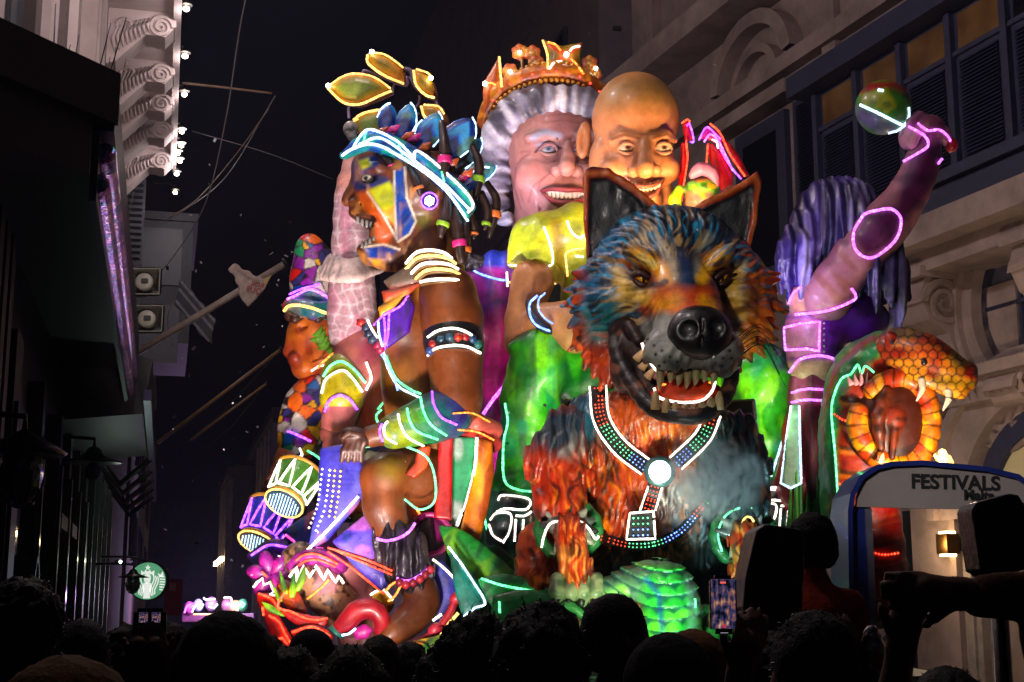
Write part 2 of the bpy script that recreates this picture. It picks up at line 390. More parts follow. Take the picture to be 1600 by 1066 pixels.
# ================================================================== materials of the street
def stone(name, c, joint=None, var=.3, scale=1.5):
    m = flat(name, c, .85, 0, var, scale, .5); return m
STONE_R = stone('limestone_warm', '94827c', var=.45, scale=.9); STONE_L = stone('limestone_pale', 'a89a98', var=.18); STONE_G = stone('limestone_grey', '6a5f66'); STONE_B = stone('limestone_brown', '584a48')
BLUE = flat('blue_wood_paint', '262a44', .55); GREEN = flat('dark_green_gloss', '0c2420', .42, coat=.2); BLACK = flat('black_shop_paint', '060606', .45); DARKG = flat('grey_blue_wood', '24262e', .6)
GLASS = flat('night_glass', '0e1016', .08, coat=1); ASPH = flat('asphalt', '2c2a2a', .9, var=.4, scale=30)
CHROME = newmat('reflection_tinted_foil'); _b = bsdf(CHROME); _b.inputs['Metallic'].default_value = .85; _b.inputs['Roughness'].default_value = .2; _b.inputs['Base Color'].default_value = (.95, .93, .97, 1); noise_bump(CHROME, 26, 1, .06)
_n = nd(CHROME, 'ShaderNodeTexNoise'); _n.inputs['Scale'].default_value = 14; _n.inputs['Detail'].default_value = 6; _t = nd(CHROME, 'ShaderNodeTexCoord'); lk(CHROME, _t.outputs['Object'], _n.inputs['Vector']); _r = nd(CHROME, 'ShaderNodeValToRGB'); _e = _r.color_ramp.elements; _e[0].position = .36; _e[0].color = (.05, .5, .3, 1); _e[1].position = .66; _e[1].color = (.95, .9, 1, 1)
for _p, _c in ((.45, (.25, .12, .9, 1)), (.53, (.95, .35, .6, 1))): _x = _e.new(_p); _x.color = _c
lk(CHROME, _n.outputs['Fac'], _r.inputs['Fac']); lk(CHROME, _r.outputs['Color'], _b.inputs['Base Color'])  # reflected float colours are painted into the foil base colour
# ------------------------------------------------------------------ frames along a building front
class Facade:
    def __init__(s, vpx, lat, out):     # street direction through vanishing pixel vpx; lat: metres to the right of the camera
        d = ray(vpx, 950); d[2] = 0; s.u = d/np.linalg.norm(d); s.nr = np.array([s.u[1], -s.u[0], 0]); s.o = np.array([0, 0, 0])+s.nr*lat; s.n = -s.nr if lat > 0 else s.nr
    def W(s, t, h, o=0): return s.o+s.u*t+s.n*o+np.array([0, 0, h])
    def inv(s, px, py, o=0):
        d = ray(px, py); c = s.o+s.n*o; k = ((c-CAM)@s.n)/(d@s.n); q = CAM+d*k; return float((q-s.o)@s.u), float(q[2])
    def prism(s, name, poly, o0, o1, mat, parent=None, smooth=False, axis='o'):   # poly of (t,h) pushed out; or (o,h) pushed along t
        base = root_loc(parent) if parent is not None else np.zeros(3); V = []
        for o in (o0, o1):
            for a, b in poly: V.append((s.W(a, b, o) if axis == 'o' else s.W(o, b, a) if axis == 't' else s.W(a, o, b))-base)
        n = len(poly); F = [tuple(range(n)), tuple(range(2*n-1, n-1, -1))]+[(i, i+n, (i+1) % n+n, (i+1) % n) for i in range(n)]
        me = bpy.data.meshes.new(name); me.from_pydata([tuple(v) for v in V], [], F); me.update(); bm = bmesh.new(); bm.from_mesh(me); bmesh.ops.recalc_face_normals(bm, faces=bm.faces[:]); bm.to_mesh(me); bm.free()
        return link(name, me, parent, mat)
    def box(s, name, t0, t1, h0, h1, o0, o1, mat, parent=None): return s.prism(name, [(t0, h0), (t1, h0), (t1, h1), (t0, h1)], o0, o1, mat, parent)
    def ring(s, name, tc, hc, rt, rh, w, o0, o1, mat, parent=None, a0=0, a1=2*PI, n=36):
        base = root_loc(parent) if parent is not None else np.zeros(3); V, F = [], []; A = np.linspace(a0, a1, n)
        for a in A:
            for k, o in ((1, o0), (1, o1), (0, o1), (0, o0)): V.append(tuple(s.W(tc+(rt+k*w)*math.cos(a), hc+(rh+k*w)*math.sin(a), o)-base))
        for i in range(n-1):
            for j in range(4): F.append((4*i+j, 4*i+(j+1) % 4, 4*i+4+(j+1) % 4, 4*i+4+j))
        return link(name, pydata(name, V, F, False), parent, mat)
    def spiral(s, name, t0, t1, oc, hc, r, turns, th, mat, parent, sgn=1):   # scroll: a band coiled in the (o,h) plane, wide along t
        base = root_loc(parent); V, F = [], []; n = int(turns*18); A = np.linspace(0, turns*2*PI, n)
        for i, a in enumerate(A):
            rr = r*(1-.86*i/n); o, h = oc+rr*math.cos(a)*sgn, hc+rr*math.sin(a)
            for t in (t0, t1): 
                V.append(tuple(s.W(t, h, o)-base)); r2 = rr-th*(1-.6*i/n); V.append(tuple(s.W(t, hc+r2*math.sin(a), oc+r2*math.cos(a)*sgn)-base))
        for i in range(n-1):
            a, b = 4*i, 4*i+4; F += [(a, a+2, b+2, b), (a+1, b+1, b+3, a+3), (a, b, b+1, a+1), (a+2, a+3, b+3, b+2)]
        return link(name, pydata(name, V, F, False), parent, mat)
    def base(s, t, o=0): return s.W(t, 0, o)
# ------------------------------------------------------------------ ground
def plane(name, x0, x1, y0, y1, z, mat):
    me = pydata(name, [(x0, y0, z), (x1, y0, z), (x1, y1, z), (x0, y1, z)], [(0, 1, 2, 3)], False); return tag(link(name, me, None, mat), kind='structure')
plane('ground', -300, 300, -60, 600, -.01, flat('street_limestone', '3a3634', .7, var=.35, scale=3)); plane('road', -30, 40, -20, 200, 0, ASPH)
FLt = Facade(252, -1.2, 1); FLt.n = FLt.nr; FR = Facade(-40, 13.2, 1); FB = Facade(252, 9.0, 1)
# ------------------------------------------------------------------ right-hand palace
ROOM = glow('dim_room_light', (.24, .12, .045), .1); _n = nd(ROOM, 'ShaderNodeTexNoise'); _n.inputs['Scale'].default_value = 2.2; _n.inputs['Detail'].default_value = 3; _t = nd(ROOM, 'ShaderNodeTexCoord'); lk(ROOM, _t.outputs['Object'], _n.inputs['Vector']); _m = nd(ROOM, 'ShaderNodeMapRange'); _m.inputs[1].default_value = .35; _m.inputs[2].default_value = .7; _m.inputs[3].default_value = .0; _m.inputs[4].default_value = .13; lk(ROOM, _n.outputs['Fac'], _m.inputs[0]); lk(ROOM, _m.outputs[0], bsdf(ROOM).inputs['Emission Strength']); bsdf(ROOM).inputs['Roughness'].default_value = .1
def right_palace():
    r = empty('palace_building', FR.base(18), 'pale limestone palace with blue enclosed balcony, scroll brackets and oval window', 'building'); B = FR.box
    B('wall', -6, 27.6, 0, 21, -6, 0, STONE_R, r)
    # enclosed balcony
    t0, ht = FR.inv(1262, 118, 1.1); tb, hb = FR.inv(1415, 334, 1.1); tE = FR.inv(1262, 130, 1.1)[0]; h_sill = FR.inv(1330, 335, 1.1)[1]
    bal = B('balcony', 4, tE, hb, ht-.35, .0, 1.0, BLUE, r); B('balcony_roof', 3.9, tE+.25, ht-.35, ht, 0, 1.35, BLUE, r); B('balcony_apron_rail', 3.9, tE+.08, hb-.16, hb+.12, 0, 1.12, BLUE, r); B('balcony_mid_rail', 3.9, tE+.08, h_sill-.1, h_sill+.06, 0, 1.1, BLUE, r)
    n = 11; tw = 1.12; hm = h_sill+(ht-.35-h_sill)*.7
    for i in range(n):
        a = tE-.12-i*tw; b = a-tw
        B('balcony_post', a-.06, a+.06, h_sill, ht-.36, .9, 1.09, BLUE, r)
        fr = B('shutter', b+.1, a-.1, h_sill+.06, hm, .98, 1.02, BLUE, r)
        base = root_loc(fr); V, F = [], []
        for k in range(26):
            h = h_sill+.12+k*(hm-h_sill-.2)/26; j = len(V); V += [tuple(FR.W(x, y, o)-base) for x, y, o in ((b+.16, h, 1.07), (a-.16, h, 1.07), (a-.16, h+.055, 1.02), (b+.16, h+.055, 1.02))]; F.append((j, j+1, j+2, j+3))
        o = link('louvre_slats', pydata('louvre_slats', V, F, False), fr, BLUE); o['kind'] = 'stuff'
        B('transom_frame', b+.06, a-.06, hm, hm+.07, .98, 1.06, BLUE, r)
        B('transom_pane', b+.13, a-.13, hm+.07, ht-.42, .98, 1.005, ROOM if i in (1, 2, 3, 0) else GLASS, r)
    # lone shutter and window further along
    a, hh = FR.inv(1290, 130, .12); b, _ = FR.inv(1238, 130, .12); h0 = FR.inv(1240, 410, .12)[1]; sh = B('tall_shutter', a, b, h0, hh, 0, .14, BLUE, r)
    base = root_loc(sh); V, F = [], []
    for k in range(44): h = h0+.1+k*(hh-h0-.2)/44; j = len(V); V += [tuple(FR.W(x, y, o)-base) for x, y, o in ((a+.12, h, .2), (b-.12, h, .2), (b-.12, h+.05, .145), (a+.12, h+.05, .145))]; F.append((j, j+1, j+2, j+3))
    o = link('louvre_slats', pydata('louvre_slats', V, F, False), sh, BLUE); o['kind'] = 'stuff'
    a, hh = FR.inv(1226, 170, .1); b, _ = FR.inv(1150, 235, .1); h0 = FR.inv(1226, 425, .1)[1]; w_ = B('window', a, b, h0, hh, 0, .12, BLUE, r); B('pane', a+.3, b-.3, h0+.2, hh-.3, .1, .13, GLASS, w_)
    # window crown: ledge and curved pediment
    lh = FR.inv(1222, 130, .3)[1]; B('window_ledge', a-.5, b+.4, lh-.25, lh, 0, .42, STONE_R, r); tc = (a+b)/2
    FR.ring('pediment_scroll', tc, lh+.5, 1.2, 1.0, .28, 0, .32, STONE_R, r, .1, PI-.1); FR.ring('pediment_scroll', tc, lh+.4, .7, .6, .16, 0, .22, STONE_R, r, .1, PI-.1)
    B('string_course', -6, 27.6, ht+1.0, ht+1.3, 0, .25, STONE_R, r); B('pilaster', 25.9, 27.2, 0, 21, 0, .2, STONE_R, r); B('pilaster', tE+.6, tE+1.0, ht, 21, 0, .14, STONE_R, r)
    tco, hco = FR.inv(1090, 40, .9); B('roof_cornice', tco-5, 27.6, hco, hco+.5, 0, .9, STONE_R, r)
    # soffit and scroll brackets under the balcony
    B('balcony_slab', 3.8, tE+.1, hb-.55, hb-.18, 0, 1.25, STONE_R, r); B('slab_moulding', 3.85, tE+.05, hb-.85, hb-.55, 0, .9, STONE_R, r)
    for px, py in ((1400, 470), (1445, 420), (1632, 350)):
        t, h = FR.inv(px, py, .6); h = hb-.9
        br = FR.prism('scroll_bracket', [(0, h), (.85, h), (.95, h-.3), (.8, h-.62), (.5, h-.8), (.36, h-1.2), (.34, h-1.6), (.2, h-1.9), (0, h-2.0)], t-.32, t+.32, STONE_R, r, axis='t')
        FR.spiral('volute', t-.36, t+.36, .55, h-.38, .4, 2.2, .1, STONE_R, br); FR.spiral('volute', t-.35, t+.35, .22, h-1.65, .22, 1.8, .06, STONE_R, br)
        FR.box('bracket_cap', t-.42, t+.42, h-.02, h+.12, 0, 1.0, STONE_R, br)
        FR.prism('acanthus', [(t-.2, h-1.1), (t, h-.9), (t+.2, h-1.1), (t+.15, h-1.5), (t, h-1.75), (t-.15, h-1.5)], .3, .48, STONE_R, br)
        B('bracket_panel', t-1.3, t-.55, h-1.5, h-.2, 0, .12, STONE_R, r)
    # oval window
    tc, hc = FR.inv(1594, 470, .1); 
    ov = FR.ring('oval_window_frame', tc, hc, .78, 1.0, .42, 0, .3, STONE_R, r); FR.ring('moulding', tc, hc, .98, 1.2, .1, .3, .4, STONE_R, ov); FR.prism('pane', [(tc+.78*math.cos(a_), hc+1.0*math.sin(a_)) for a_ in np.linspace(0, 2*PI, 28, endpoint=False)], .02, .06, flat('violet_grey_glass', '5a5a78', .15, coat=1), ov)  # oval pane uses a lighter violet grey glass
    FR.ring('sash', tc, hc, .66, .88, .12, .06, .12, BLUE, ov); FR.box('sash_bar', tc-.03, tc+.03, hc-.9, hc+.9, .06, .11, BLUE, ov); FR.box('sash_bar', tc-.7, tc+.7, hc-.03, hc+.03, .06, .12, BLUE, ov)
    # ribbed cornice, swag, arch
    _, hcn = FR.inv(1550, 600, .4); B('ribbed_cornice', 4, 27, hcn-.2, hcn+.12, 0, .42, STONE_R, r); B('cornice_top', 4, 27.2, hcn+.12, hcn+.28, 0, .58, STONE_R, r)
    base = root_loc(r); V, F = [], []
    for k in range(70):
        t = 9+k*.16; j = len(V)
        for o, h in ((.42, hcn-.18), (.5, hcn-.05), (.42, hcn+.1)): V += [tuple(FR.W(t, h, o)-base), tuple(FR.W(t+.09, h+.05, o)-base)]
        F += [(j, j+1, j+3, j+2), (j+2, j+3, j+5, j+4)]
    o = link('gadroon_ribs', pydata('gadroon_ribs', V, F, False), r, STONE_R); o['kind'] = 'stuff'
    ta, ha = FR.inv(1640, 800, .1)
    ar = FR.ring('arch', ta, ha, 1.55, 1.55, .5, 0, .28, STONE_R, r, 0, PI); FR.ring('arch_moulding', ta, ha, 2.05, 2.05, .16, 0, .38, STONE_R, ar, 0, PI); FR.ring('arch_frame', ta, ha, 1.1, 1.1, .3, .0, .14, BLUE, ar, 0, PI); FR.prism('fanlight', [(ta+1.12*math.cos(a_), ha+1.12*math.sin(a_)) for a_ in np.linspace(0, PI, 20)], 0, .05, glow('fanlight_glow', (.45, .34, .16), .4), ar)
    FR.prism('reveal', [(ta+1.56*math.cos(a_), ha+1.56*math.sin(a_)) for a_ in np.linspace(0, PI, 20)], -.02, .012, flat('brown_reveal_stone', '5a4a3c', .9), ar)  # reveal sheet in a darker brown stone
    for px, py in ((1536, 640), (1570, 650)):
        t, h = FR.inv(px, py, .1); 
        for k in range(3): FR.ring('swag', t, h+.1*k, .5-.08*k, .42-.05*k, .09, 0, .1+.02*k, STONE_R, r, PI+.1, 2*PI-.1, 16)
    t, h = FR.inv(1590, 610, .2); FR.spiral('volute', t-.3, t+.3, .25, h, .3, 2, .08, STONE_R, r)
    # lower entrance: pale door jamb, dark doorway
    t1, h1 = FR.inv(1444, 795, .1); t2, _ = FR.inv(1525, 795, .1); ja = B('door_panel', t2, t1, 0, h1, 0, .12, flat('pale_door_paint', '9a8f88', .6), r)
    for q in range(3): w3 = (t1-t2)/3; B('door_stile', t2+q*w3+.12, t2+(q+1)*w3-.12, .4, h1-.3, .1, .16, flat('pale_door_paint', '9a8f88', .6), ja)
    t3, _ = FR.inv(1405, 795, .1); B('doorway', t1+.05, t3, 0, h1, 0, .05, flat('doorway_dark', '08080c', .8), r)
    for px in (1300, 1460): t, _ = FR.inv(px, 700, .1); B('pier', t-.5, t+.5, 0, hcn-.3, 0, .22, STONE_R, r)
right_palace()
def lamp_light(parent, c, off, e, col):
    l = bpy.data.lights.new('lamp_light', 'POINT'); l.energy = e; l.color = col; l.shadow_soft_size = .1; o = bpy.data.objects.new('lamp_light', l); COL.objects.link(o); o.parent = parent; o.location = np.array(c)+np.array(off)
def wall_lamp():
    t, h = FR.inv(1482, 850, .3); r = empty('wall_lamp', FR.W(t, h, .2), 'brass up and down wall lamp glowing on the pale door', 'lamp')
    FR.box('shade', t-.12, t+.12, h-.14, h+.14, .2, .42, flat('brass', '5a4220', .35, 1), r); FR.box('back_plate', t-.06, t+.06, h-.1, h+.1, .12, .2, flat('brass', '5a4220', .35, 1), r)
    for dh in (-.16, .16):
        FR.box('diffuser', t-.09, t+.09, h+dh-.015, h+dh+.015, .24, .39, glow('warm_lamp', (1, .66, .3), 14), r)
    lamp_light(r, (0, 0, 0), FR.n*.4, 30, (1, .68, .36))
wall_lamp()
def lit_statue():
    f = Fig('gilded_statuette', 'small gilded statuette lit from inside above the arch sign', 'statuette', 1472, 712, 16.5, 740, None); q = f.new(1.8)
    q.e(1472, 708, 0, 7, 7, 7, 'b89a60', 3).c([(1472, 714, 0, 8), (1474, 726, 0, 11)], 'a8844a', 4).c([(1464, 718, -4, 4), (1458, 710, -6, 3)], 'a8844a', 2).c([(1482, 716, 0, 5), (1488, 726, 0, 4)], 'a8844a', 2); q.make('body', 'paint'); balls(f, [(1470, 722, -14)], 4, 'fff', 'bulb', glow('warm_bulb', (1, .7, .3), 20)); lamp_light(f.root, P(1470, 716, 16.5)-f.loc, (0, -.35, .1), 130, (1, .74, .5))
# ------------------------------------------------------------------ plain tall building behind the float
def back_block():
    r = empty('tall_plain_building', FB.base(40), 'tall plain grey building with a bare end wall behind the float', 'building')
    FB.box('wall', 28.5, 62, 0, 24, -14, 0, STONE_B, r)
    FB.box('end_wall', 28.3, 28.5, 0, 24.2, -14, -.0, STONE_G, r)
    for h in (7, 12, 17): FB.box('string_course', 28.6, 62, h, h+.25, 0, .16, STONE_B, r)
    for i in range(6):
        for h in (4, 8.5, 13.5): w_ = FB.box('window', 31+i*5, 32.4+i*5, h, h+2.2, -.05, .1, DARKG, r); FB.box('pane', 31.15+i*5, 32.25+i*5, h+.15, h+2.05, .1, .12, GLASS, w_)
    for k in range(9): FB.prism('putlog', [(-.4-.02, 5+k*1.9), (-.25, 5+k*1.9), (-.25, 5.08+k*1.9), (-.4, 5.08+k*1.9)], 28.2, 28.3, flat('rust', '2a1c18', .8), r, axis='t')
    FB.box('corner_quoin', 27.9, 28.3, 0, 24.4, -8.6, -7.9, STONE_G, r)
back_block()
# ------------------------------------------------------------------ left-hand shops, near to far
def left_side():
    F_ = FLt; B = F_.box
    r = empty('corner_shop_building', F_.base(14), 'dark fronted shop building with black canopy and fluted columns', 'building')
    B('wall', 3, 20.5, 0, 4.78, -5, 0, BLACK, r); B('upper_wall', 3, 20.5, 4.78, 14, -5, -.35, STONE_L, r)
    # near canopy with its black boxed end
    cz = 1.78+3.0; B('canopy', 7.95, 16.3, cz-.34, cz, 0, .82, BLACK, r); F_.prism('canopy_end', [(7.93, .84), (7.27, .254), (6.2, -.7), (6.2, -1.5), (7.96, -1.5), (7.96, .84)], cz-.3, cz+.003, BLACK, r, axis='h'); F_.prism('canopy_valance', [(7.9, .7), (7.3, .2), (6.3, -.7), (6.3, -1.5), (7.94, -1.5), (7.94, .7)], cz-.62, cz-.3, BLACK, r, axis='h')
    B('canopy_fascia', 8.0, 16.3, cz-.74, cz-.34, .7, .74, GREEN, r)
    for o, w_, hp in ((.77, .085, .44), (.75, .075, .62)):
        v, q = tube_mesh([F_.W(t, cz-hp, o)-root_loc(r) for t in np.linspace(8.05, 16.2, 24)], w_*.75, 10); link('foil_pipe', pydata('foil_pipe', v, q), r, CHROME)
    for k in range(9): t = 6.6+k*.35; B('fluted_column', t, t+.2, 0, cz-.6, -.1+.02*k, .16, flat('column_black', '030303', .7), r)
    # upper wall trim above the canopy
    for k, (t, w_) in enumerate(((13.2, .5), (14.6, .9), (16.4, .35), (18.2, .5))): B('window_pilaster', t, t+w_, 3.9, 14, -.35, -.2, STONE_L if k % 2 else flat('dark_stone', '4a3e3a', .8), r)
    B('upper_window', 12.2, 13.1, 4.9, 9, -.36, -.3, DARKG, r); B('upper_window', 15.6, 16.3, 4.9, 9, -.36, -.3, GLASS, r)
    # bird spikes
    V, Fc = [], []; rr = random.Random(2)
    for k in range(70):
        t = 8+k*.125; a = F_.W(t, cz, .45+rr.uniform(-.3, .35)); b = a+np.array([rr.uniform(-.12, .12), rr.uniform(-.1, .1), rr.uniform(.3, .6)]); v, q = tube_mesh([a-root_loc(r), b-root_loc(r)], .004, 3); j = len(V); V += list(v); Fc += [tuple(i+j for i in f) for f in q]
    o = link('bird_spikes', pydata('bird_spikes', V, Fc), r, flat('wire', '1a1616', .5)); o['kind'] = 'stuff'
    # ground floor: pilasters, door frames
    for t, w_, m in ((10.2, .5, GREEN), (12.6, .22, GREEN), (14.8, .3, BLACK), (16.4, .3, GREEN), (18.2, .3, GREEN), (19.9, .5, GREEN)): pl = B('pilaster', t, t+w_, 0, 3.7, 0, .14, m, r); B('pilaster_panel', t+.06, t+w_-.06, .4, 3.2, .14, .17, m, pl)
    for t in (11.2, 15.4, 17.2): d = B('door', t, t+.85, 0, 2.6, 0, .06, GREEN, r); B('door_pane', t+.12, t+.73, .9, 2.4, .06, .08, GLASS, d); B('door_rail', t-.05, t+.9, 2.6, 2.75, 0, .16, GREEN, r)
    t, h = F_.inv(61, 860, .2); F_.ring('arched_panel', t, h-.6, .25, .5, .06, 0, .2, GREEN, r, 0, PI)
    # second awning
    h2 = 1.78+3.0; r2 = empty('awning_shop_building', F_.base(24), 'green fronted cafe building with folding arm awning', 'building')
    B('wall', 20.5, 32, 0, 4.6, -5, 0, GREEN, r2); B('upper_wall', 20.5, 32, 4.6, 16, -5, -.1, STONE_L, r2)
    F_.prism('awning_cassette', [(0, 3.85), (.9, 3.95), (.98, 4.58), (.3, 4.75), (0, 4.75)], 16.4, 21, BLACK, r2, axis='t')
    aw = B('awning_rail', 15.2, 30, 3.93, 4.05, .92, 1.0, flat('awning_aluminium', '4a4a66', .3, .8), r2)
    for k in range(5):
        t = 21.5+k*1.8
        for a, b in (((t, 0.1, 4.1), (t+.5, .5, 3.6)), ((t+.5, .5, 3.6), (t, .94, 3.95))): v, q = tube_mesh([F_.W(a[0], a[2], a[1])-root_loc(r2), F_.W(b[0], b[2], b[1])-root_loc(r2)], .045, 8); link('awning_arm', pydata('awning_arm', v, q), r2, BLACK)
    for t in (21.2, 22.8, 24.4, 26.5, 28.5): pl = B('pilaster', t, t+.35, 0, 4.3, 0, .16, GREEN, r2); B('pilaster_panel', t+.07, t+.28, .5, 3.8, .16, .19, GREEN, pl)
    for t in (23.3, 25.2, 27.2): wd = B('shop_window', t, t+1.0, .8, 3.0, 0, .05, glow('shop_light', (.5, .34, .14), .35), r2); B('window_bar', t+.48, t+.52, .8, 3.0, .05, .09, GREEN, wd)
    # carved balcony high above
    hz = 1.78+9.5; r3 = empty('carved_balcony', F_.base(26), 'pale stone balcony carried on carved scroll brackets above the shops', 'balcony')
    B('slab', 19, 30.2, hz, hz+.35, -.4, 1.04, STONE_L, r3); B('slab_edge', 18.9, 30.3, hz-.12, hz+.1, .97, 1.09, STONE_L, r3); B('balustrade', 19, 30.2, hz+.35, hz+1.3, .8, 1.0, STONE_L, r3); B('bracket_wall', 20.6, 30.2, hz-1.6, hz, -.5, -.06, STONE_L, r3)
    for y in (45, 118, 163, 205, 252):
        dq = ray(225, y); t = float((dq*(9.3/dq[2]))@F_.u); f_ = F_.prism('scroll_bracket', [(-.05, hz), (1.0, hz), (1.02, hz-.22), (.85, hz-.42), (.55, hz-.4), (.35, hz-.62), (.1, hz-.9), (-.05, hz-.95)], t-.26, t+.26, STONE_L, r3, axis='t'); F_.spiral('volute', t-.3, t+.3, .78, hz-.26, .22, 2.2, .05, STONE_L, f_)
        for k in range(9): # acanthus leaf ribs on the near face
            a0 = .62-k*.065; v, q = tube_mesh([F_.W(t-.27, hz-.1-.02*k, a0+.03)-root_loc(f_), F_.W(t-.32, hz-.26-.035*k, a0-.06)-root_loc(f_), F_.W(t-.27, hz-.36-.05*k, a0-.02)-root_loc(f_)], [.012, .035, .01], 6); link('acanthus_rib', pydata('acanthus_rib', v, q), f_, STONE_L)
        v, q = tube_mesh([F_.W(t-.27, hz-.28+.1*math.sin(a), .2+.12*math.cos(a))-root_loc(f_) for a in np.linspace(0, 2*PI, 12)], .03, 6); link('rosette', pydata('rosette', v, q), f_, STONE_L)
    # further houses
    r4 = empty('balconied_house', F_.base(38), 'grey house with an enclosed timber balcony and louvred shutters', 'building')
    B('wall', 32, 48, 0, 15, -6, -.1, STONE_G, r4)
    tb = 34; ha, hb_ = 11.0, 6.4; gb = B('enclosed_balcony', tb, tb+5, hb_+1.6, ha, -.1, 1.55, DARKG, r4); B('balcony_roof', tb-.1, tb+5.1, ha, ha+.2, -.1, 1.66, DARKG, r4); B('balcony_base', tb+.1, tb+4.9, hb_, hb_+1.6, -.1, .55, STONE_G, r4)
    for k in range(2): B('balcony_panel', tb-.05, tb, ha-1.6-k*1.9, ha-.2-k*1.9, .2, 1.3, flat('grey_panel', '2c2e3a', .5), gb)
    sh = B('open_shutter', 31.2, 31.26, 9.2, 12.4, -.1, .45, DARKG, r4)
    V, Fc = [], []
    for k in range(22): h = 9.3+k*.14; j = len(V); V += [tuple(F_.W(31.19, h, o)-root_loc(sh)) for o in (-.05, .4)]+[tuple(F_.W(31.12, h+.05, o)-root_loc(sh)) for o in (.4, -.05)]; Fc.append((j, j+1, j+2, j+3))
    o = link('louvre_slats', pydata('louvre_slats', V, Fc, False), sh, DARKG); o['kind'] = 'stuff'
    for h in (9.8, 10.9): B('lit_window', 36.5, 38, h, h+.9, .0, .06, glow('orange_room', (.8, .32, .04), .5), r4)
    for i, (t, lat, w_, h) in enumerate(((49, -.9, 16, 12), (66, -1.6, 20, 14), (88, -1.2, 26, 12))):
        q = empty('far_house', F_.base(t), ('tall dark house next after the balconied one', 'dark stone house midway down the street', 'last dark house where the street narrows')[i], 'building', 'houses further down the street')
        B('wall', t, t+w_, 0, h, -6, 0, STONE_B, q); B('cornice', t, t+w_, h-.6, h-.2, 0, .4, STONE_B, q)
        for k in range(4):
            for hh in (3.5, 7): B('window', t+2+k*3.4, t+3.2+k*3.4, hh, hh+2, 0, .08, GLASS, q)
left_side()
def far_right():
    for i, (t, lat, w_, h, lit) in enumerate(((64, 8.2, 20, 15, 0), (86, 6.6, 26, 14, 1), (114, 5.2, 40, 13, 1))):
        Fq = Facade(252, lat, 1); q = empty('far_palazzo', Fq.base(t), ('dark palazzo beyond the tall plain building', 'columned palazzo lit by bulbs far down the street', 'furthest palazzo closing the street view')[i], 'building', 'palazzi further down the street'); Fq.box('wall', t, t+w_, 0, h, -8, 0, STONE_B, q); Fq.box('cornice', t, t+w_, h-.8, h-.2, 0, .6, STONE_B, q)
        for k in range(5): Fq.box('column', t+1+k*3.5, t+1.7+k*3.5, 0, h-1, 0, .5, STONE_R, q)
        if lit:
            for k in range(5):
                v, qq = tube_mesh([Fq.W(t+1.3+k*3.5, h*.42, .7)-root_loc(q), Fq.W(t+1.3+k*3.5, h*.42+.35, .7)-root_loc(q)], .16, 8); link('column_bulb', pydata('column_bulb', v, qq), q, glow('street_bulb', (1, .78, .42), 30))
    Fq = Facade(252, 3, 1); q = empty('street_end_house', Fq.base(170), 'house closing the far end of the street', 'building'); Fq.box('wall', 170, 180, 0, 14, -30, 30, STONE_B, q)
far_right()
# ------------------------------------------------------------------ cornice lamps: bulbs along the roof edge, plus two strong ones added above the view
BULBM = glow('cornice_bulb_glow', (1, .82, .55), 26)
def bulbs():
    spots = [(291, 14), (289, 88), (288, 148), (284, 206), (283, 228), (278, 240), (281, 252), (276, 272), (274, 301)]
    for i, (x, y) in enumerate(spots):
        d = ray(x, y); w_ = CAM+d*(9.42/d[2])
        lamp_at(w_, i)
    for t in (8.5, 14): lamp_at(FLt.W(t, 11.2, 1.3), 20+t, 700)  # two unseen strong bulbs added to light figures and facades
def lamp_at(w_, i, e=26):
    r = empty('cornice_lamp', w_, 'small bright bulb lamp fixed along the roof cornice' if i < 20 else 'strong bulb lamp added above the view over the shop canopy', 'lamp', 'bulbs along the roof cornice')
    bm = bmesh.new(); bmesh.ops.create_icosphere(bm, subdivisions=2, radius=.052); bmesh.ops.scale(bm, vec=(1, 1, .8), verts=bm.verts); me = bpy.data.meshes.new('bulb'); bm.to_mesh(me); bm.free(); link('bulb', me, r, BULBM)
    bm = bmesh.new(); bmesh.ops.create_cone(bm, segments=12, radius1=.1, radius2=.03, depth=.12, cap_ends=True); bmesh.ops.translate(bm, vec=(0, 0, .12), verts=bm.verts); me = bpy.data.meshes.new('socket'); bm.to_mesh(me); bm.free(); link('socket', me, r, BLACK)
    v, q = tube_mesh([(0, 0, .16), (-.15, 0, .22), (-.5, 0, .22)], .015, 6); link('arm', pydata('arm', v, q), r, BLACK)
    l = bpy.data.lights.new('cornice_light', 'POINT'); l.energy = e; l.color = (1, .84, .84); l.shadow_soft_size = .12; o = bpy.data.objects.new('cornice_light', l); COL.objects.link(o); o.parent = r; o.location = (.1, 0, -.15)
bulbs()
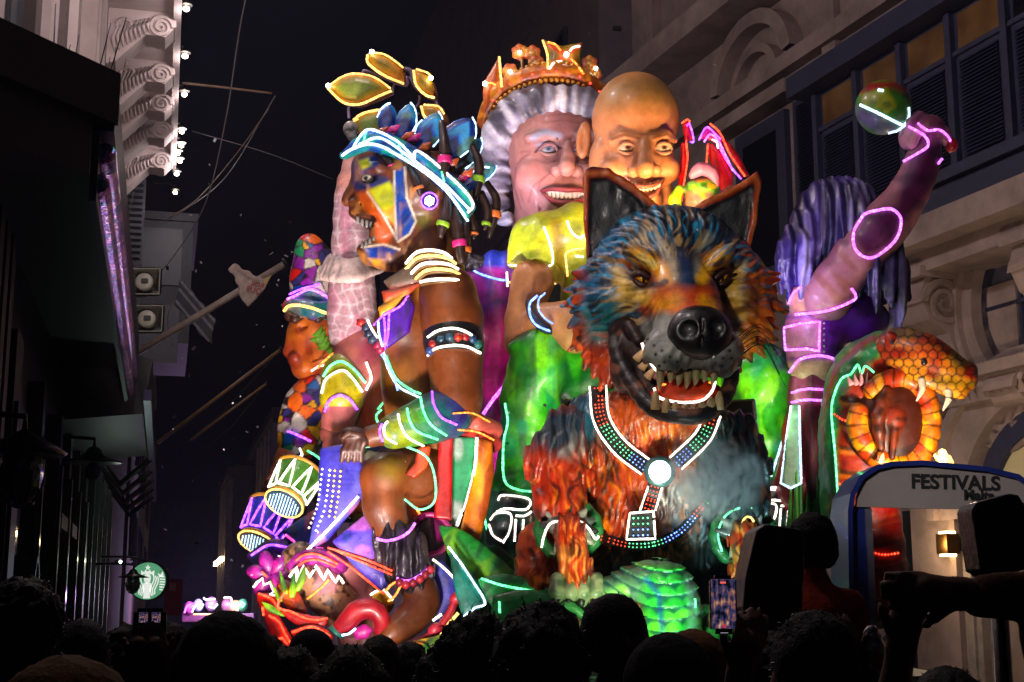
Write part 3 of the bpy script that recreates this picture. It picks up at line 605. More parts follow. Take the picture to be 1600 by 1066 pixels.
# ------------------------------------------------------------------ street furniture
def rod(name, pts, r, mat, parent, sides=8):
    b = root_loc(parent) if parent is not None else np.zeros(3); v, q = tube_mesh([np.array(p)-b for p in pts], r, sides); return link(name, pydata(name, v, q), parent, mat)
def megaphones():
    for i, (x, y) in enumerate(((225, 440), (229, 498))):
        c = P(x, y, 20); r = empty('horn_loudspeaker', c, ('upper grey horn loudspeaker above its twin on the shop wall', 'lower grey horn loudspeaker under its twin on the shop wall')[i], 'loudspeaker', 'horn loudspeakers on the wall'); m = flat('speaker_grey', '77766c', .5)
        hw, hh = .24, .2; V = []; yaw = -.15
        for k, (s_, d) in enumerate(((1, 0), (.94, .0), (.5, .28), (.2, .4))):
            for a, b in ((-.8, -1), (.8, -1), (1, -.8), (1, .8), (.8, 1), (-.8, 1), (-1, .8), (-1, -.8)): V.append((a*hw*s_, d, b*hh*s_))
        F = [(8*k+j, 8*k+(j+1) % 8, 8*k+8+(j+1) % 8, 8*k+8+j) for k in range(3) for j in range(8)]; F.append(tuple(range(24, 32)))
        link('horn', pydata('horn', V, F, False), r, m); b = gbox0('horn_rim', (0, .0, 0), (hw*1.02, .02, hh*1.02), m, r, True)
        v, q = tube_mesh([(0, .1, 0), (0, .0, 0), (0, -.03, 0)], [.13, .13, .11], 18); link('driver_ring', pydata('driver_ring', v, q), r, flat('speaker_light', '9a988c', .5)); gbox0('driver', (.02, -.04, 0), (.05, .02, .035), flat('speaker_dark', '2c2c2a', .6), r)
        rod('bracket', [c+np.array([0, .35, 0]), c+np.array([-.1, .5, -.1]), c+np.array([-.5, .6, -.1])], .025, m, r)
def gbox0(name, c, h, mat, parent, hollow=False):
    bm = bmesh.new(); bmesh.ops.create_cube(bm, size=2); bmesh.ops.scale(bm, vec=h, verts=bm.verts); bmesh.ops.bevel(bm, geom=bm.edges[:], offset=min(h)*.3, segments=2, affect='EDGES'); bmesh.ops.translate(bm, vec=c, verts=bm.verts)
    if hollow:
        fs = [f for f in bm.faces if abs(f.normal.y) > .9]; bmesh.ops.inset_region(bm, faces=fs, thickness=.022, depth=0); bmesh.ops.delete(bm, geom=[f for f in bm.faces if abs(f.normal.y) > .9 and f.calc_area() > .02], context='FACES')
    me = bpy.data.meshes.new(name); bm.to_mesh(me); bm.free(); return link(name, me, parent, mat)
megaphones()
def text_mesh(name, s, size, mat, parent, M, extr=.004, mirror=False, bold=0):
    cu = bpy.data.curves.new(name, 'FONT'); cu.body = s; cu.size = size; cu.extrude = extr; cu.align_x = 'CENTER'; cu.align_y = 'CENTER'; cu.offset = bold
    o = bpy.data.objects.new(name, cu); COL.objects.link(o); dg = bpy.context.evaluated_depsgraph_get(); me = bpy.data.meshes.new_from_object(o.evaluated_get(dg)); bpy.data.objects.remove(o); bpy.data.curves.remove(cu)
    me.transform(M); me.materials.clear(); return link(name, me, parent, mat)
def flags():
    m = flat('flagpole_paint', '8a7a70', .5)
    for i, (a, b, Ya, Yb, th) in enumerate((((212, 552), (444, 413), 22, 22, .055), ((246, 692), (438, 547), 27, 27, .035), ((298, 688), (416, 600), 30, 30, .03))):
        A, B_ = P(*a, Ya), P(*b, Yb); r = empty('flagpole', A, ('slanted pole flying the white flag with red letters', 'bare slanted flagpole, the longer of two ropes and poles below the white flag', 'bare slanted flagpole, the shorter one below the white flag')[i], 'flagpole', 'flagpoles leaning out of the facade'); rod('pole', [A, B_], th, m if i == 0 else flat('pole_tan', '7a5c38', .5), r); rod('finial', [B_, B_+(B_-A)*.02], th*1.6, BLACK, r)
        if i: rod('halyard', [B_, (A+B_)/2+np.array([.05, 0, -.35]), A+np.array([.3, 0, -.2])], .006, flat('rope', '2a2622', .8), r)
    # flag
    Yf = 21.9; q = [(362, 414), (366, 411), (380, 420), (403, 432), (410, 437), (429, 426), (414, 450), (388, 480), (384, 474), (377, 471), (374, 455), (367, 435), (357, 421)]
    f = Fig('flag', 'crumpled white flag with red letters hanging from the slanted pole', 'flag', 392, 445, Yf, 480, None); c = f.new(1.6); c.p(q, 0, 1.4, 'a89890', 1.5)
    o = c.make('cloth', 'matte_paint', disp=lambda x, y, z: 1.0*np.sin(x*.2+y*.25), paint=lambda s: (s.stroke([(372, 424), (392, 436), (405, 441)], 2, '7a6a68', .8, .7), s.fill([(411, 438), (430, 425), (416, 448)], 'c0a060', 2, .8)))
    RED = flat('flag_red', '9a2018', .8)
    for s_, x, y, sz in (('ROK', 402, 445, 10.5), ('QUE', 397, 454, 12.5)):
        w_ = P(x, y, Yf-4.2*f.sx)-f.loc; M = Matrix.Translation(Vector(w_)) @ Matrix.Rotation(math.radians(12), 4, 'Y') @ Matrix.Rotation(PI/2, 4, 'X') @ Matrix.Diagonal((-1, 1, 1, 1)); text_mesh('lettering', s_, sz*f.sx, RED, f.root, M, .002)
flags()
def street_lamps():
    m = flat('lamp_iron', '0c0b0b', .35, .4)
    for i, (x, y, Y, s_, lab) in enumerate(((36, 712, 8.5, 1, 'black bulkhead lamp with caged glass beside the fluted columns'), (146, 722, 14.5, 1, 'black dome shade lamp over the green shop door'), (208, 902, 22, .8, 'small caged lamp in front of the round green sign'))):
        c = P(x, y, Y); r = empty('shop_lamp', c, lab, 'lamp', 'dark lamps on the shop fronts')
        prof = [(.02, .16), (.06, .14), (.1, .07), (.2, .03), (.3, 0), (.28, -.01), (.1, .02)] if i else [(.02, .16), (.08, .12), (.2, .06), (.26, .02), (.24, 0), (.1, .01)]
        n = 20; V = [(a*s_*math.cos(t), a*s_*math.sin(t), b*s_) for a, b in prof for t in np.linspace(0, 2*PI, n, endpoint=False)]; F = [(k*n+j, k*n+(j+1) % n, (k+1)*n+(j+1) % n, (k+1)*n+j) for k in range(len(prof)-1) for j in range(n)]; link('shade', pydata('shade', V, F), r, m)
        bm = bmesh.new(); bmesh.ops.create_icosphere(bm, subdivisions=2, radius=1); bmesh.ops.scale(bm, vec=(.13*s_, .13*s_, .2*s_) if i != 1 else (.08, .08, .1), verts=bm.verts); bmesh.ops.translate(bm, vec=(0, 0, -.1*s_), verts=bm.verts); me = bpy.data.meshes.new('globe'); bm.to_mesh(me); bm.free(); link('globe', me, r, flat('unlit_globe', '2a2a2c', .15, coat=.8))
        if i != 1:
            for t in np.linspace(0, PI, 4, endpoint=False):
                v, q = tube_mesh([(.14*s_*math.cos(t)*math.cos(a), .14*s_*math.sin(t)*math.cos(a), -.1*s_+.215*s_*math.sin(a)) for a in np.linspace(PI, 2*PI, 10)], .008, 5); link('cage_bar', pydata('cage_bar', v, q), r, m)
        rod('stem', [c+np.array([0, 0, .15*s_]), c+np.array([0, 0, .24*s_]), c+np.array([-.25, 0, .26*s_]), c+np.array([-.9, 0, .2])], .02, m, r)
street_lamps()
def round_sign():
    Y = 24; c = P(230.5, 908, Y); R = 28.5*PX(230, 908, Y); r = empty('round_shop_sign', c, 'round lit green and white sign with a long haired woman wearing a starred crown', 'sign')
    G = glow('sign_green', (.10, .36, .19), .8); Wm = glow('sign_white', (.86, .9, .84), .85); K = flat('sign_case', '08090a', .4)
    def disc(name, z, rad, mat, dep): v, q = tube_mesh([(0, z, 0), (0, z+dep, 0)], rad, 40); return link(name, pydata(name, v, q, False), r, mat)
    disc('case', .0, R*1.08, K, .16); disc('face', -.012, R, G, .012)
    def shape(pts, z=-.02, mat=Wm, name='emblem'):
        pts = [(x*R, y*R) for x, y in pts]; n = len(pts); me = pydata(name, [(x, z, y) for x, y in pts]+[(x, z+.007, y) for x, y in pts], [tuple(range(n))]+[(i, (i+1) % n, n+(i+1) % n, n+i) for i in range(n)], False); return link(name, me, r, mat)
    shape([(.16*math.cos(a)*k+0, .16*math.sin(a)*k+.72) for a, k in [(PI/2+i*PI/5, 1 if i % 2 == 0 else .42) for i in range(10)]], name='star')
    shape([(-.36, .32), (-.36, .58), (-.2, .46), (-.13, .6), (0, .5), (.13, .6), (.2, .46), (.36, .58), (.36, .32), (.0, .42)], name='crown')
    shape([(.19*math.cos(a), .14+.27*math.sin(a)) for a in np.linspace(0, 2*PI, 24, endpoint=False)], name='face_emblem')
    for sg in (-1, 1):
        shape([(sg*.08-.05, .18), (sg*.08+.05, .18), (sg*.08+.05, .205), (sg*.08-.05, .205)], -.028, G, 'eye')
        for k in range(3):
            x0 = .24+k*.12; pts = [(x0+.09*math.sin(t*5.2+.5)+.0, .34-k*.05-t) for t in np.linspace(0, 1.15-k*.1, 14)]; pts = [p for p in pts if math.hypot(*p) < .97]; shape([(sg*x, y) for x, y in pts]+[(sg*(x+.065), y) for x, y in pts[::-1]], name='hair_wave')
        for k in range(6):
            y = .26-k*.14; xo = math.sqrt(max(.0, .93-y*y)); shape([(sg*.68, y-.05), (sg*xo, y-.07), (sg*xo, y), (sg*.68, y+.02)], name='tail_bar')
        shape([(sg*.55, .42), (sg*.72, .34), (sg*.82, .52), (sg*.88, .28), (sg*.66, .18)], name='tail_fin')
    shape([(-.2, -.1), (.2, -.1), (.26, -.4), (.16, -.65), (.2, -.94), (-.2, -.94), (-.16, -.65), (-.26, -.4)], name='body_emblem'); shape([(-.05, .01), (.05, .01), (0, -.03)], -.028, G, 'mouth')
    rod('sign_arm', [c+np.array([0, .08, R]), c+np.array([-.3, .1, R+.1]), c+np.array([-.9, .1, R+.1])], .02, K, r)
round_sign()
def banner():
    a, b = P(258, 905, 45), P(283, 962, 45); r = empty('street_banner', P(270, 965, 45), 'tall dark red banner beside the round sign', 'banner'); gbox('cloth', ((a[0]+b[0])/2, 45, (a[2]+b[2])/2), (abs(b[0]-a[0])/2, .03, abs(a[2]-b[2])/2), 0, flat('banner_red', '7a2030', .8), r); rod('pole', [P(259, 905, 45.1), P(259, 1010, 45.1)], .04, BLACK, r)
    o = gbox('banner_mark', tuple(P(270, 917, 44.95)), (.1, .01, .12), 0, flat('banner_pale', '9a6a70', .8), r)
def cables():
    m = flat('cable', '5a5658', .6)
    for i, (p, th) in enumerate((([(384, -5, 14), (372, 60, 14.5), (352, 190, 16), (320, 320, 18), (268, 405, 20), (225, 450, 21)], .008), ([(285, 130, 22), (350, 137, 22), (425, 146, 22)], .02), ([(420, 170, 25), (370, 240, 26), (310, 310, 28), (262, 342, 30)], .012), ([(430, 150, 25), (350, 280, 28), (265, 344, 30)], .01), ([(300, 205, 30), (420, 240, 30), (520, 280, 30)], .008))):
        q = cr([(*P(a, b, c),) for a, b, c in p], 6); v, f_ = tube_mesh(q, th, 5); o = link('overhead_cable', pydata('overhead_cable', v, f_), None, flat('tan_cable', '6a5038', .6) if i in (1, 2) else m)
        tag(o, ('long pale cable drooping in front of the dark sky', 'straight tan cable stretched out from the lit cornice', 'tan cable sagging from the enclosed balcony roof', 'thin dark cable above the sagging tan one', 'faint thin cable crossing the dark sky')[i], 'cable', 'cables across the street')
cables()
def far_float():
    f = Fig('far_float', 'small distant float with glowing white and violet figures far down the street', 'carnival float', 350, 940, 60, 972, None); rr = random.Random(8)
    q = f.new(1.2); q.p([(288, 958), (400, 958), (400, 972), (288, 972)], 20, 18, '6a3a5a', 2)
    for x, y, r_, c_ in ((296, 950, 8, 'c04aa0'), (310, 946, 8, 'a0b0e0'), (330, 944, 9, '8a6a8a'), (356, 946, 10, '6a4a5a'), (379, 946, 8, '3a8a5a'), (368, 948, 8, 'd0a060')): q.e(x, y, 0, r_, r_*1.3, 10, c_, 3)
    q.make('figures', 'paint')
    for p, c_ in (([(318, 934), (322, 937), (336, 936)], 'w'), ([(350, 934), (360, 934), (362, 939)], 'w'), ([(376, 940), (382, 944), (378, 950)], 'g'), ([(288, 958), (292, 948), (298, 944)], 'v'), ([(300, 957), (306, 946), (312, 952), (318, 944)], 'c'), ([(326, 948), (334, 950), (340, 944)], 'c'), ([(366, 950), (372, 954)], 'w'), ([(302, 960), (330, 960)], 'y')): f.neon(p, c_, 1.5, 3, dz=-14)
    for x_, c_ in ((305, (.7, .35, 1)), (345, (1, .6, .8)), (378, (.5, .6, 1))):
        l = bpy.data.lights.new('far_float_lamp', 'POINT'); l.energy = 380; l.color = c_; l.shadow_soft_size = .4; o = bpy.data.objects.new('far_float_lamp', l); COL.objects.link(o); o.parent = f.root; o.location = P(x_, 930, 58.6)-f.loc
def gbox(name, c, half, rz, mat, parent=None, bevel=0, loc=None):
    bm = bmesh.new(); bmesh.ops.create_cube(bm, size=2); bmesh.ops.scale(bm, vec=half, verts=bm.verts)
    if bevel: bmesh.ops.bevel(bm, geom=bm.edges[:], offset=bevel, segments=2, affect='EDGES')
    if rz: bmesh.ops.rotate(bm, matrix=Matrix.Rotation(rz, 3, 'Z'), verts=bm.verts)
    bmesh.ops.translate(bm, vec=Vector(c)-(Vector(root_loc(parent)) if parent else Vector((0, 0, 0))), verts=bm.verts)
    me = bpy.data.meshes.new(name); bm.to_mesh(me); bm.free(); return link(name, me, parent, mat)
banner(); far_float(); lit_statue()
def striped_flag():
    f = Fig('striped_flag', 'limp grey flag with pale stripes hanging beside the horn loudspeakers', 'flag', 305, 490, 23, 537, None); q = f.new(1.8); q.p([(281, 441), (288, 440), (337, 500), (331, 537), (322, 534), (272, 474)], 0, 1.6, '34343c', 1.5)
    q.make('cloth', 'matte_paint', disp=lambda x, y, z: 1.1*np.sin((x+y)*.16), paint=lambda s: [s.stroke(p, 1.6, '7c7c84', .5) for p in ([(284, 441), (336, 503)], [(280, 452), (333, 515)], [(275, 470), (326, 533)])]); f.tube('halyard', [(272, 462, 0, .6), (262, 500, 0, .6), (270, 540, 0, .6)], '5a3a1c')
striped_flag()
def sign_spot():
    f = Fig('sign_spotlight', 'tiny white spotlight shining on the green cafe front', 'lamp', 186, 878, 21, 884, None); f.tube('housing', [(180, 877, 0, 3), (184, 878, 0, 3.4), (187, 878, 0, 3.4)], '0a0a0a'); balls(f, [(188, 878, -1)], 2.6, 'fff', 'bulb', glow('spot_white', (.85, 1, .9), 20)); lamp_light(f.root, P(190, 880, 20.6)-f.loc, (0.1, 0, 0), 7, (.75, 1, .85))
sign_spot()
# ------------------------------------------------------------------ festival arch sign
def arch_sign():
    Y = 8.6; r = empty('festival_arch', P(1480, 1150, Y)*np.array([1, 1, 0]), 'white topped blue sided photo arch printed with festival lettering', 'arch sign')
    WH = flat('arch_white', '8a8280', .5, var=.08); BL = flat('arch_blue', '1a2870', .35, coat=.4)
    def at(px, py): w_ = P(px, py, Y); return w_[0], w_[2]
    top = [at(1337, 792), at(1340, 770), at(1350, 748), at(1368, 733), at(1392, 727), at(1440, 725), at(1540, 735), at(1575, 742), at(1604, 758), at(1628, 785), at(1640, 815), at(1615, 806), at(1590, 798)]
    def ext(name, pts, y0, y1, mat):
        b = root_loc(r); n = len(pts); V = [(x-b[0], y-b[1], z-b[2]) for y in (y0, y1) for x, z in pts]; me = bpy.data.meshes.new(name); me.from_pydata(V, [], [tuple(range(n)), tuple(range(2*n-1, n-1, -1))]+[(i, i+n, (i+1) % n+n, (i+1) % n) for i in range(n)]); me.update(); bm = bmesh.new(); bm.from_mesh(me); bmesh.ops.recalc_face_normals(bm, faces=bm.faces[:]); bm.to_mesh(me); bm.free(); return link(name, me, r, mat)
    pn = ext('top_panel', top, Y, Y+.02, WH)
    edge = [at(1326, 1000), at(1323, 800), at(1327, 772), at(1342, 744), at(1366, 728), at(1392, 722), at(1440, 720), at(1540, 730), at(1590, 742), at(1635, 775), at(1655, 830), at(1660, 1000)]
    V, F = [], []; b = root_loc(r)
    for x, z in edge:
        for dx, y in ((0, Y-.03), (0, Y+.45)): V.append((x-b[0], y-b[1], z-b[2]))
    F = [(2*i, 2*i+2, 2*i+3, 2*i+1) for i in range(len(edge)-1)]; me = pydata('side_band', V, F, False); bm = bmesh.new(); bm.from_mesh(me); bmesh.ops.solidify(bm, geom=bm.faces[:], thickness=.03); bm.to_mesh(me); bm.free(); link('side_band', me, r, BL)
    for x0, x1 in ((1325, 1362), (1645, 1668)):
        a, c = at(x0, 790), at(x1, 790); lg = ext('leg', [(a[0], 0), (c[0], 0), (c[0], c[1]), (a[0], a[1])], Y+.02, Y+.4, BL)
    a, c = at(1352, 795), at(1362, 795); ext('leg_trim', [(a[0], 0), (c[0], 0), (c[0], c[1]), (a[0], a[1])], Y-.0, Y+.018, flat('arch_edge_grey', '5a5a6a', .3))
    INK = flat('print_black', '0c0c0e', .6)
    for s_, x, y, sz, rot in (('FESTIVALS', 1493, 755, 31, 1.6), ('Malta', 1530, 775, 22, 1.6)):
        w_ = P(x, y, Y-.004)-b; M = Matrix.Translation(Vector(w_)) @ Matrix.Rotation(math.radians(rot), 4, 'Y') @ Matrix.Rotation(PI/2, 4, 'X'); text_mesh('lettering', s_, sz*PX(x, y, Y), INK, r, M, .001, bold=.004)
    p0, p1 = at(1427, 742), at(1446, 746); ext('lettering', [p0, p1, (p1[0], p1[1]-.012), (p0[0], p0[1]-.012)], Y-.004, Y-.001, INK)
arch_sign()
# ------------------------------------------------------------------ confetti in the air
def confetti():
    rr = random.Random(11); V, F = [], []
    for i in range(90):
        px, py, Y = rr.uniform(240, 1300), rr.uniform(20, 900), rr.uniform(5, 14)
        if i < 55: px = rr.uniform(250, 520); py = rr.uniform(330, 900)
        c = P(px, py, Y); u = np.array([rr.gauss(0, 1) for _ in range(3)]); u /= np.linalg.norm(u); v = np.cross(u, [rr.gauss(0, 1) for _ in range(3)]); v /= np.linalg.norm(v); s = rr.uniform(.006, .012); j = len(V); V += [c+s*u+s*.6*v, c-s*u+s*.6*v, c-s*u-s*.6*v, c+s*u-s*.6*v]; F.append((j, j+1, j+2, j+3))
    o = link('confetti', pydata('confetti', V, F, False), None, flat('paper_white', 'c8c4c8', .8)); tag(o, 'tiny pale paper confetti drifting through the night air', 'confetti', kind='stuff')
confetti()
# ================================================================== the wolf
def build_wolf():
    f = Fig('wolf_figure', 'giant snarling wolf figure with orange and teal fur wearing a lit chest harness', 'parade figure', 1050, 560, 11.5)
    DK, TEAL, ORG, CREAM = '0a1118', '12384a', 'c2480c', 'b9a888'
    # ---- body
    b = f.new(2.6)
    b.e(1020, 760, 70, 125, 140, 95, '9a3a10', 20).e(1110, 730, 60, 70, 95, 80, '14323a', 20).e(930, 690, 60, 60, 80, 70, '123344', 20)
    b.e(1020, 655, 30, 85, 60, 70, ORG, 20).e(1035, 880, 90, 150, 80, 90, '0c2a26', 20).e(1150, 725, 30, 32, 75, 50, '1b3438', 12, 8)
    def bd(x, y, z): return 2.6*np.sin(x*.5+5*vn(x*.04, y*.045, z*.02)+3*vn(x*.09, y*.06, z*.05))*(.3+.7*np.abs(vn(x*.04, y*.05, 3)))+2*vn(x*.12, y*.06, z*.08)
    def fl(s, fx=.11, fy=.025, sd=0.0): return vn(s.x*fx*1.7+vn(s.y*.035, s.x*.03, sd)*4.5, s.y*fy*1.7, sd+.5)*1.15
    def bp(s):
        s.fill([(880, 640), (900, 600), (1180, 600), (1190, 700), (1180, 850), (1100, 880), (1080, 720), (900, 690)], '15363f', 14)
        s.fill([(945, 610), (1110, 640), (1085, 720), (1030, 760), (1030, 830), (950, 850), (900, 760), (915, 700), (960, 690)], 'a84210', 12)
        s.fill([(1025, 770), (1075, 740), (1110, 790), (1040, 850)], '8f9896', 12, .8)
        s.fill([(840, 855), (1180, 840), (1240, 960), (840, 960)], '0b2a24', 14)
        s.streak(lambda q: fl(q), 'e88a34', .15, .6, .7, lambda q: np.clip((170-np.hypot(q.x-985, q.y-740))/50, 0, 1))
        s.streak(lambda q: fl(q, .12, .03, 7), '2c0c06', -.05, .4, .9, lambda q: np.clip((190-np.hypot(q.x-985, q.y-740))/50, 0, 1))
        s.streak(lambda q: fl(q, .1, .025, 11), '8fb4b4', .15, .5, .75, lambda q: np.clip((q.x-1060)/40, 0, 1)*np.clip((860-q.y)/20, 0, 1))
        s.streak(lambda q: fl(q, .12, .03, 17), '05090e', .1, .5, .8, lambda q: np.clip((q.x-1050)/40, 0, 1))
        s.stroke([(960, 640), (1000, 660), (1050, 668), (1095, 655)], 16, 'd86a1e', .6, .5); s.fill([(885, 620), (930, 610), (925, 680), (895, 720), (880, 690)], '1a5a70', 10, .9); s.fill([(1090, 680), (1180, 670), (1185, 790), (1110, 800)], '1c4a50', 14, .8)
    b.make('chest', 'fur_paint', paint=bp, disp=bd)
    # ---- forelegs
    for sd in (0, 1):
        g = f.new(3.0)
        if sd == 0:
            g.c([(885, 670, 20, 36), (865, 720, -5, 44), (872, 785, -15, 40), (886, 815, -30, 30)], 'a83a0c', 12)
            g.c([(905, 700, 30, 30), (925, 760, 30, 30)], 'a83a0c', 12)
        else: g.c([(1150, 680, 30, 38), (1158, 730, 5, 44), (1160, 790, -10, 38), (1164, 825, -25, 28)], '203438', 12)
        def gd(x, y, z): return 3*np.sin(x*.36+3*vn(x*.03, y*.03, z*.03)+1.5*vn(y*.05, x*.02, 1))+1.6*vn(x*.12, y*.04, z*.08)
        def gp(s, sd=sd):
            if sd == 0:
                s.fill([(820, 640), (930, 630), (915, 690), (880, 710), (830, 720)], '16384a', 16); s.fill([(820, 720), (850, 690), (860, 760), (830, 800)], '8c2a08', 10)
                s.streak(lambda q: fl(q, .12, .025, 3), 'f08428', .1, .5, .8, lambda q: np.clip((q.y-715)/40, 0, 1))
                s.streak(lambda q: fl(q, .13, .03, 23), '3a0d04', .1, .5, .9, lambda q: np.clip((q.y-690)/40, 0, 1))
                s.streak(lambda q: fl(q, .12, .025, 31), 'a8b4b4', .2, .6, .8, lambda q: np.clip((730-q.y)/30, 0, 1)*np.clip((q.y-665)/20, 0, 1))
            else:
                s.streak(lambda q: fl(q, .12, .025, 3), '6c8086', .2, .6, .6); s.streak(lambda q: fl(q, .13, .03, 23), '04070a', .05, .5, .9)
        leg = g.make('foreleg', 'fur_paint', paint=gp, disp=gd)
        # wrist cuff, tuft and drooping paw
        ox, oy, oz = (888, 828, -35) if sd == 0 else (1162, 838, -30)
        k = f.new(3); k.c([(ox+46*math.cos(a), oy+42*math.sin(a), oz+14*math.sin(a*1)*0+10, 9) for a in np.linspace(0, 2*PI, 15)], '1f6a35', 3)
        k.make('cuff', 'paint', parent=leg, hit=True)
        t = f.new(3)
        for i in range(11):
            a = -2.9+i*.52*.95; ca, sa = math.cos(a), math.sin(a); t.c([(ox+18*ca, oy+15*sa, oz-10, 13), (ox+44*ca, oy+38*sa, oz-16, 4)], ['23282a', '8b8b84', '3a4242'][i % 3], 3)
        t.make('tuft', 'fur_paint', parent=leg)
        h = f.new(2.6)
        h.c([(ox+2, oy+2, oz-18, 26), (ox+8, oy+45, oz-30, 24), (ox+14, oy+82, oz-34, 27)], 'a83a10', 8)
        if sd == 1: h.c([(ox+4, oy+60, oz-30, 27), (ox+14, oy+92, oz-30, 27)], 'a83a10', 8)
        h.make('paw', 'fur_paint', parent=leg, disp=lambda x, y, z: 2.6*np.sin(x*.5+2*vn(x*.05, y*.03, z*.02))+vn(x*.1, y*.04, z*.1),
               paint=lambda s: (s.streak(lambda q: fl(q, .14, .03, 5), 'f0a060', .1, .5, .8), s.streak(lambda q: fl(q, .14, .03, 9), '3a0e04', .1, .5, .9)))
        for i in range(4):
            x = ox-16+i*20; d = f.new(2.2); d.c([(x, oy+78, oz-44, 11.5), (x-1, oy+98, oz-52, 12.5), (x-3, oy+112, oz-46, 9)], '7e8668', 4)
            d.make('toe', 'fur_paint', parent=leg, paint=lambda s: s.streak(lambda q: vn(q.x*.08, q.y*.1, 3), '2c4a30', .0, .5, .7))
            f.tube('claw', [(x-3, oy+106, oz-56, 6), (x-4, oy+116, oz-57, 5), (x-5, oy+125, oz-50, 1.5)], '15140f', parent=leg, sides=8, n=3)
        if sd == 0: f.neon([(846, 856), (850, 838), (858, 820), (872, 815), (884, 822), (888, 836), (892, 822), (905, 815), (920, 826), (930, 842), (936, 838)], 'w', 2.2, dz=-62)
        else: f.neon([(1150, 850), (1158, 822), (1166, 808), (1176, 812), (1180, 830), (1178, 846)], 'y', 1.8, dz=-58); 
        if sd == 1: f.neon([(1128, 862), (1122, 835), (1132, 808), (1152, 795), (1175, 794)], 'g', 1.8, dz=-45)
    hl = f.new(3.2); hl.c([(842, 850, 60, 34), (838, 900, 50, 34), (840, 940, 40, 28)], 'a8400f', 10)
    hl.make('hind_leg', 'fur_paint', disp=bd, paint=lambda s: (s.streak(lambda q: fl(q, .13, .03, 3), 'ee8030', .1, .5, .8), s.streak(lambda q: fl(q, .13, .03, 6), '4a1206', .1, .5, .9)))
    # ---- harness
    def strap(pts, wdt, parent=None):
        W = f.path([p for p in pts], lift=4, step=8); n = len(W); q = cr(pts, 8); V, F = [], []
        T = np.gradient(W, axis=0); T /= np.linalg.norm(T, axis=1)[:, None]
        S = np.cross(T, np.array([0, 1., 0])); S /= np.linalg.norm(S, axis=1)[:, None]
        for i in range(n):
            for u, v in ((-1, 0), (1, 0), (1, 6), (-1, 6)): V.append(W[i]+S[i]*u*wdt*f.sx+np.array([0, v*f.sx, 0])-f.loc)
        for i in range(n-1):
            for j in range(4): F.append((4*i+j, 4*i+(j+1) % 4, 4*i+4+(j+1) % 4, 4*i+4+j))
        F += [(0, 1, 2, 3), (4*n-1, 4*n-2, 4*n-3, 4*n-4)]
        return link('harness_strap', pydata('harness_strap', V, F, False), f.root, flat('harness_leather', '14100f', .5))
    S1 = [(934, 603), (940, 655), (968, 698), (1010, 731)]; S2 = [(1114, 646), (1098, 683), (1056, 724)]; S3 = [(1024, 758), (1012, 800)]; S4 = [(937, 840), (984, 852), (1027, 849), (1065, 829), (1093, 797), (1107, 781)]
    st = [strap(S1, 11), strap(S2, 11), strap([(1024, 758), (1018, 780), (1012, 800)], 11), strap(S4, 8)]
    def off(pts, o):
        q = np.array(pts, float); T = np.gradient(q, axis=0); T /= np.linalg.norm(T, axis=1)[:, None]; return [tuple(v) for v in q+o*np.stack([-T[:, 1], T[:, 0]], 1)]
    for i, (p, wd) in enumerate(((S1, 13), (S2, 13))):
        for sgn in (-1, 1): f.neon(off(p, sgn*wd), 'w', 2.1, 6, parent=st[i])
    for sgn in (-1, 1): f.neon([(1024+sgn*11, 760), (1012+sgn*12, 798)], 'w', 1.8, 6, parent=st[2], smooth=False)
    def run(pts, seq, rows, i, gap=6.5):
        q = cr(pts, 12); m = len(q)
        for j, c in enumerate(seq):
            a, z = int(j*m/len(seq)), int((j+1)*m/len(seq)); f.dots([tuple(v) for v in q[a:min(z+1, m)]], c, 1.5, gap, 6, rows, 5.5, parent=st[i])
    run(S1, 'rrggb', 3, 0); run(S2, 'rggb', 3, 1); run([(1024, 758), (1018, 780), (1012, 800)], 'rr', 3, 2); run(S4, 'rrgggbbbrrg', 2, 3, 6)
    bx = f.new(2.5); bx.p([(985, 802), (1020, 800), (1024, 843), (978, 844)], -58, 7, '101414', 3); bo = bx.make('tag_box', 'paint')
    f.neon([(984, 802), (1021, 799), (1024, 842), (979, 843)], 'w', 1.9, 2, dz=-68, close=True, smooth=False, parent=bo)
    for r_ in range(4): f.dots([(986, 810+r_*9), (1018, 809+r_*9)], 'g' if r_ < 2 else 'b', 1.7, 7.5, dz=-67, parent=bo)
    md = f.new(2.2); md.e(1031, 737, -58, 24, 24, 9, '35585c', 2); mo = md.make('medallion', 'paint')
    ml = f.new(2.0); ml.e(1031, 737, -64, 17, 17, 6, 'ffffff', 1); ml.make('medallion_light', glow('medallion_glow', (.9, 1, .97), 4), parent=mo)
    # ---- head
    h = f.new(2.0)
    h.e(1045, 412, 30, 118, 92, 105, TEAL, 20).e(962, 478, 30, 66, 92, 75, TEAL, 22).e(1142, 462, 30, 58, 88, 75, TEAL, 22)
    h.e(1050, 500, 0, 95, 85, 95, TEAL, 20)
    h.c([(1050, 425, -55, 48), (1068, 470, -95, 50), (1082, 520, -116, 51)], ORG, 18)
    h.e(1050, 552, -110, 46, 40, 55, '8d8f88', 16, 20).e(1120, 552, -112, 38, 38, 50, '8d8f88', 16, -15)      # lips of the muzzle
    h.e(1012, 410, -74, 46, 16, 28, 'd89a2a', 8, -34).e(1120, 410, -74, 40, 15, 28, 'd89a2a', 8, 44)          # brows
    h.e(1003, 434, -78, 22, 11, 20, DK, 4, -24, True).e(1127, 434, -78, 17, 11, 20, DK, 4, 38, True)           # sockets
    h.e(968, 470, -50, 34, 26, 30, 'c9a95c', 16).e(1150, 462, -45, 26, 24, 26, 'c9a95c', 16)
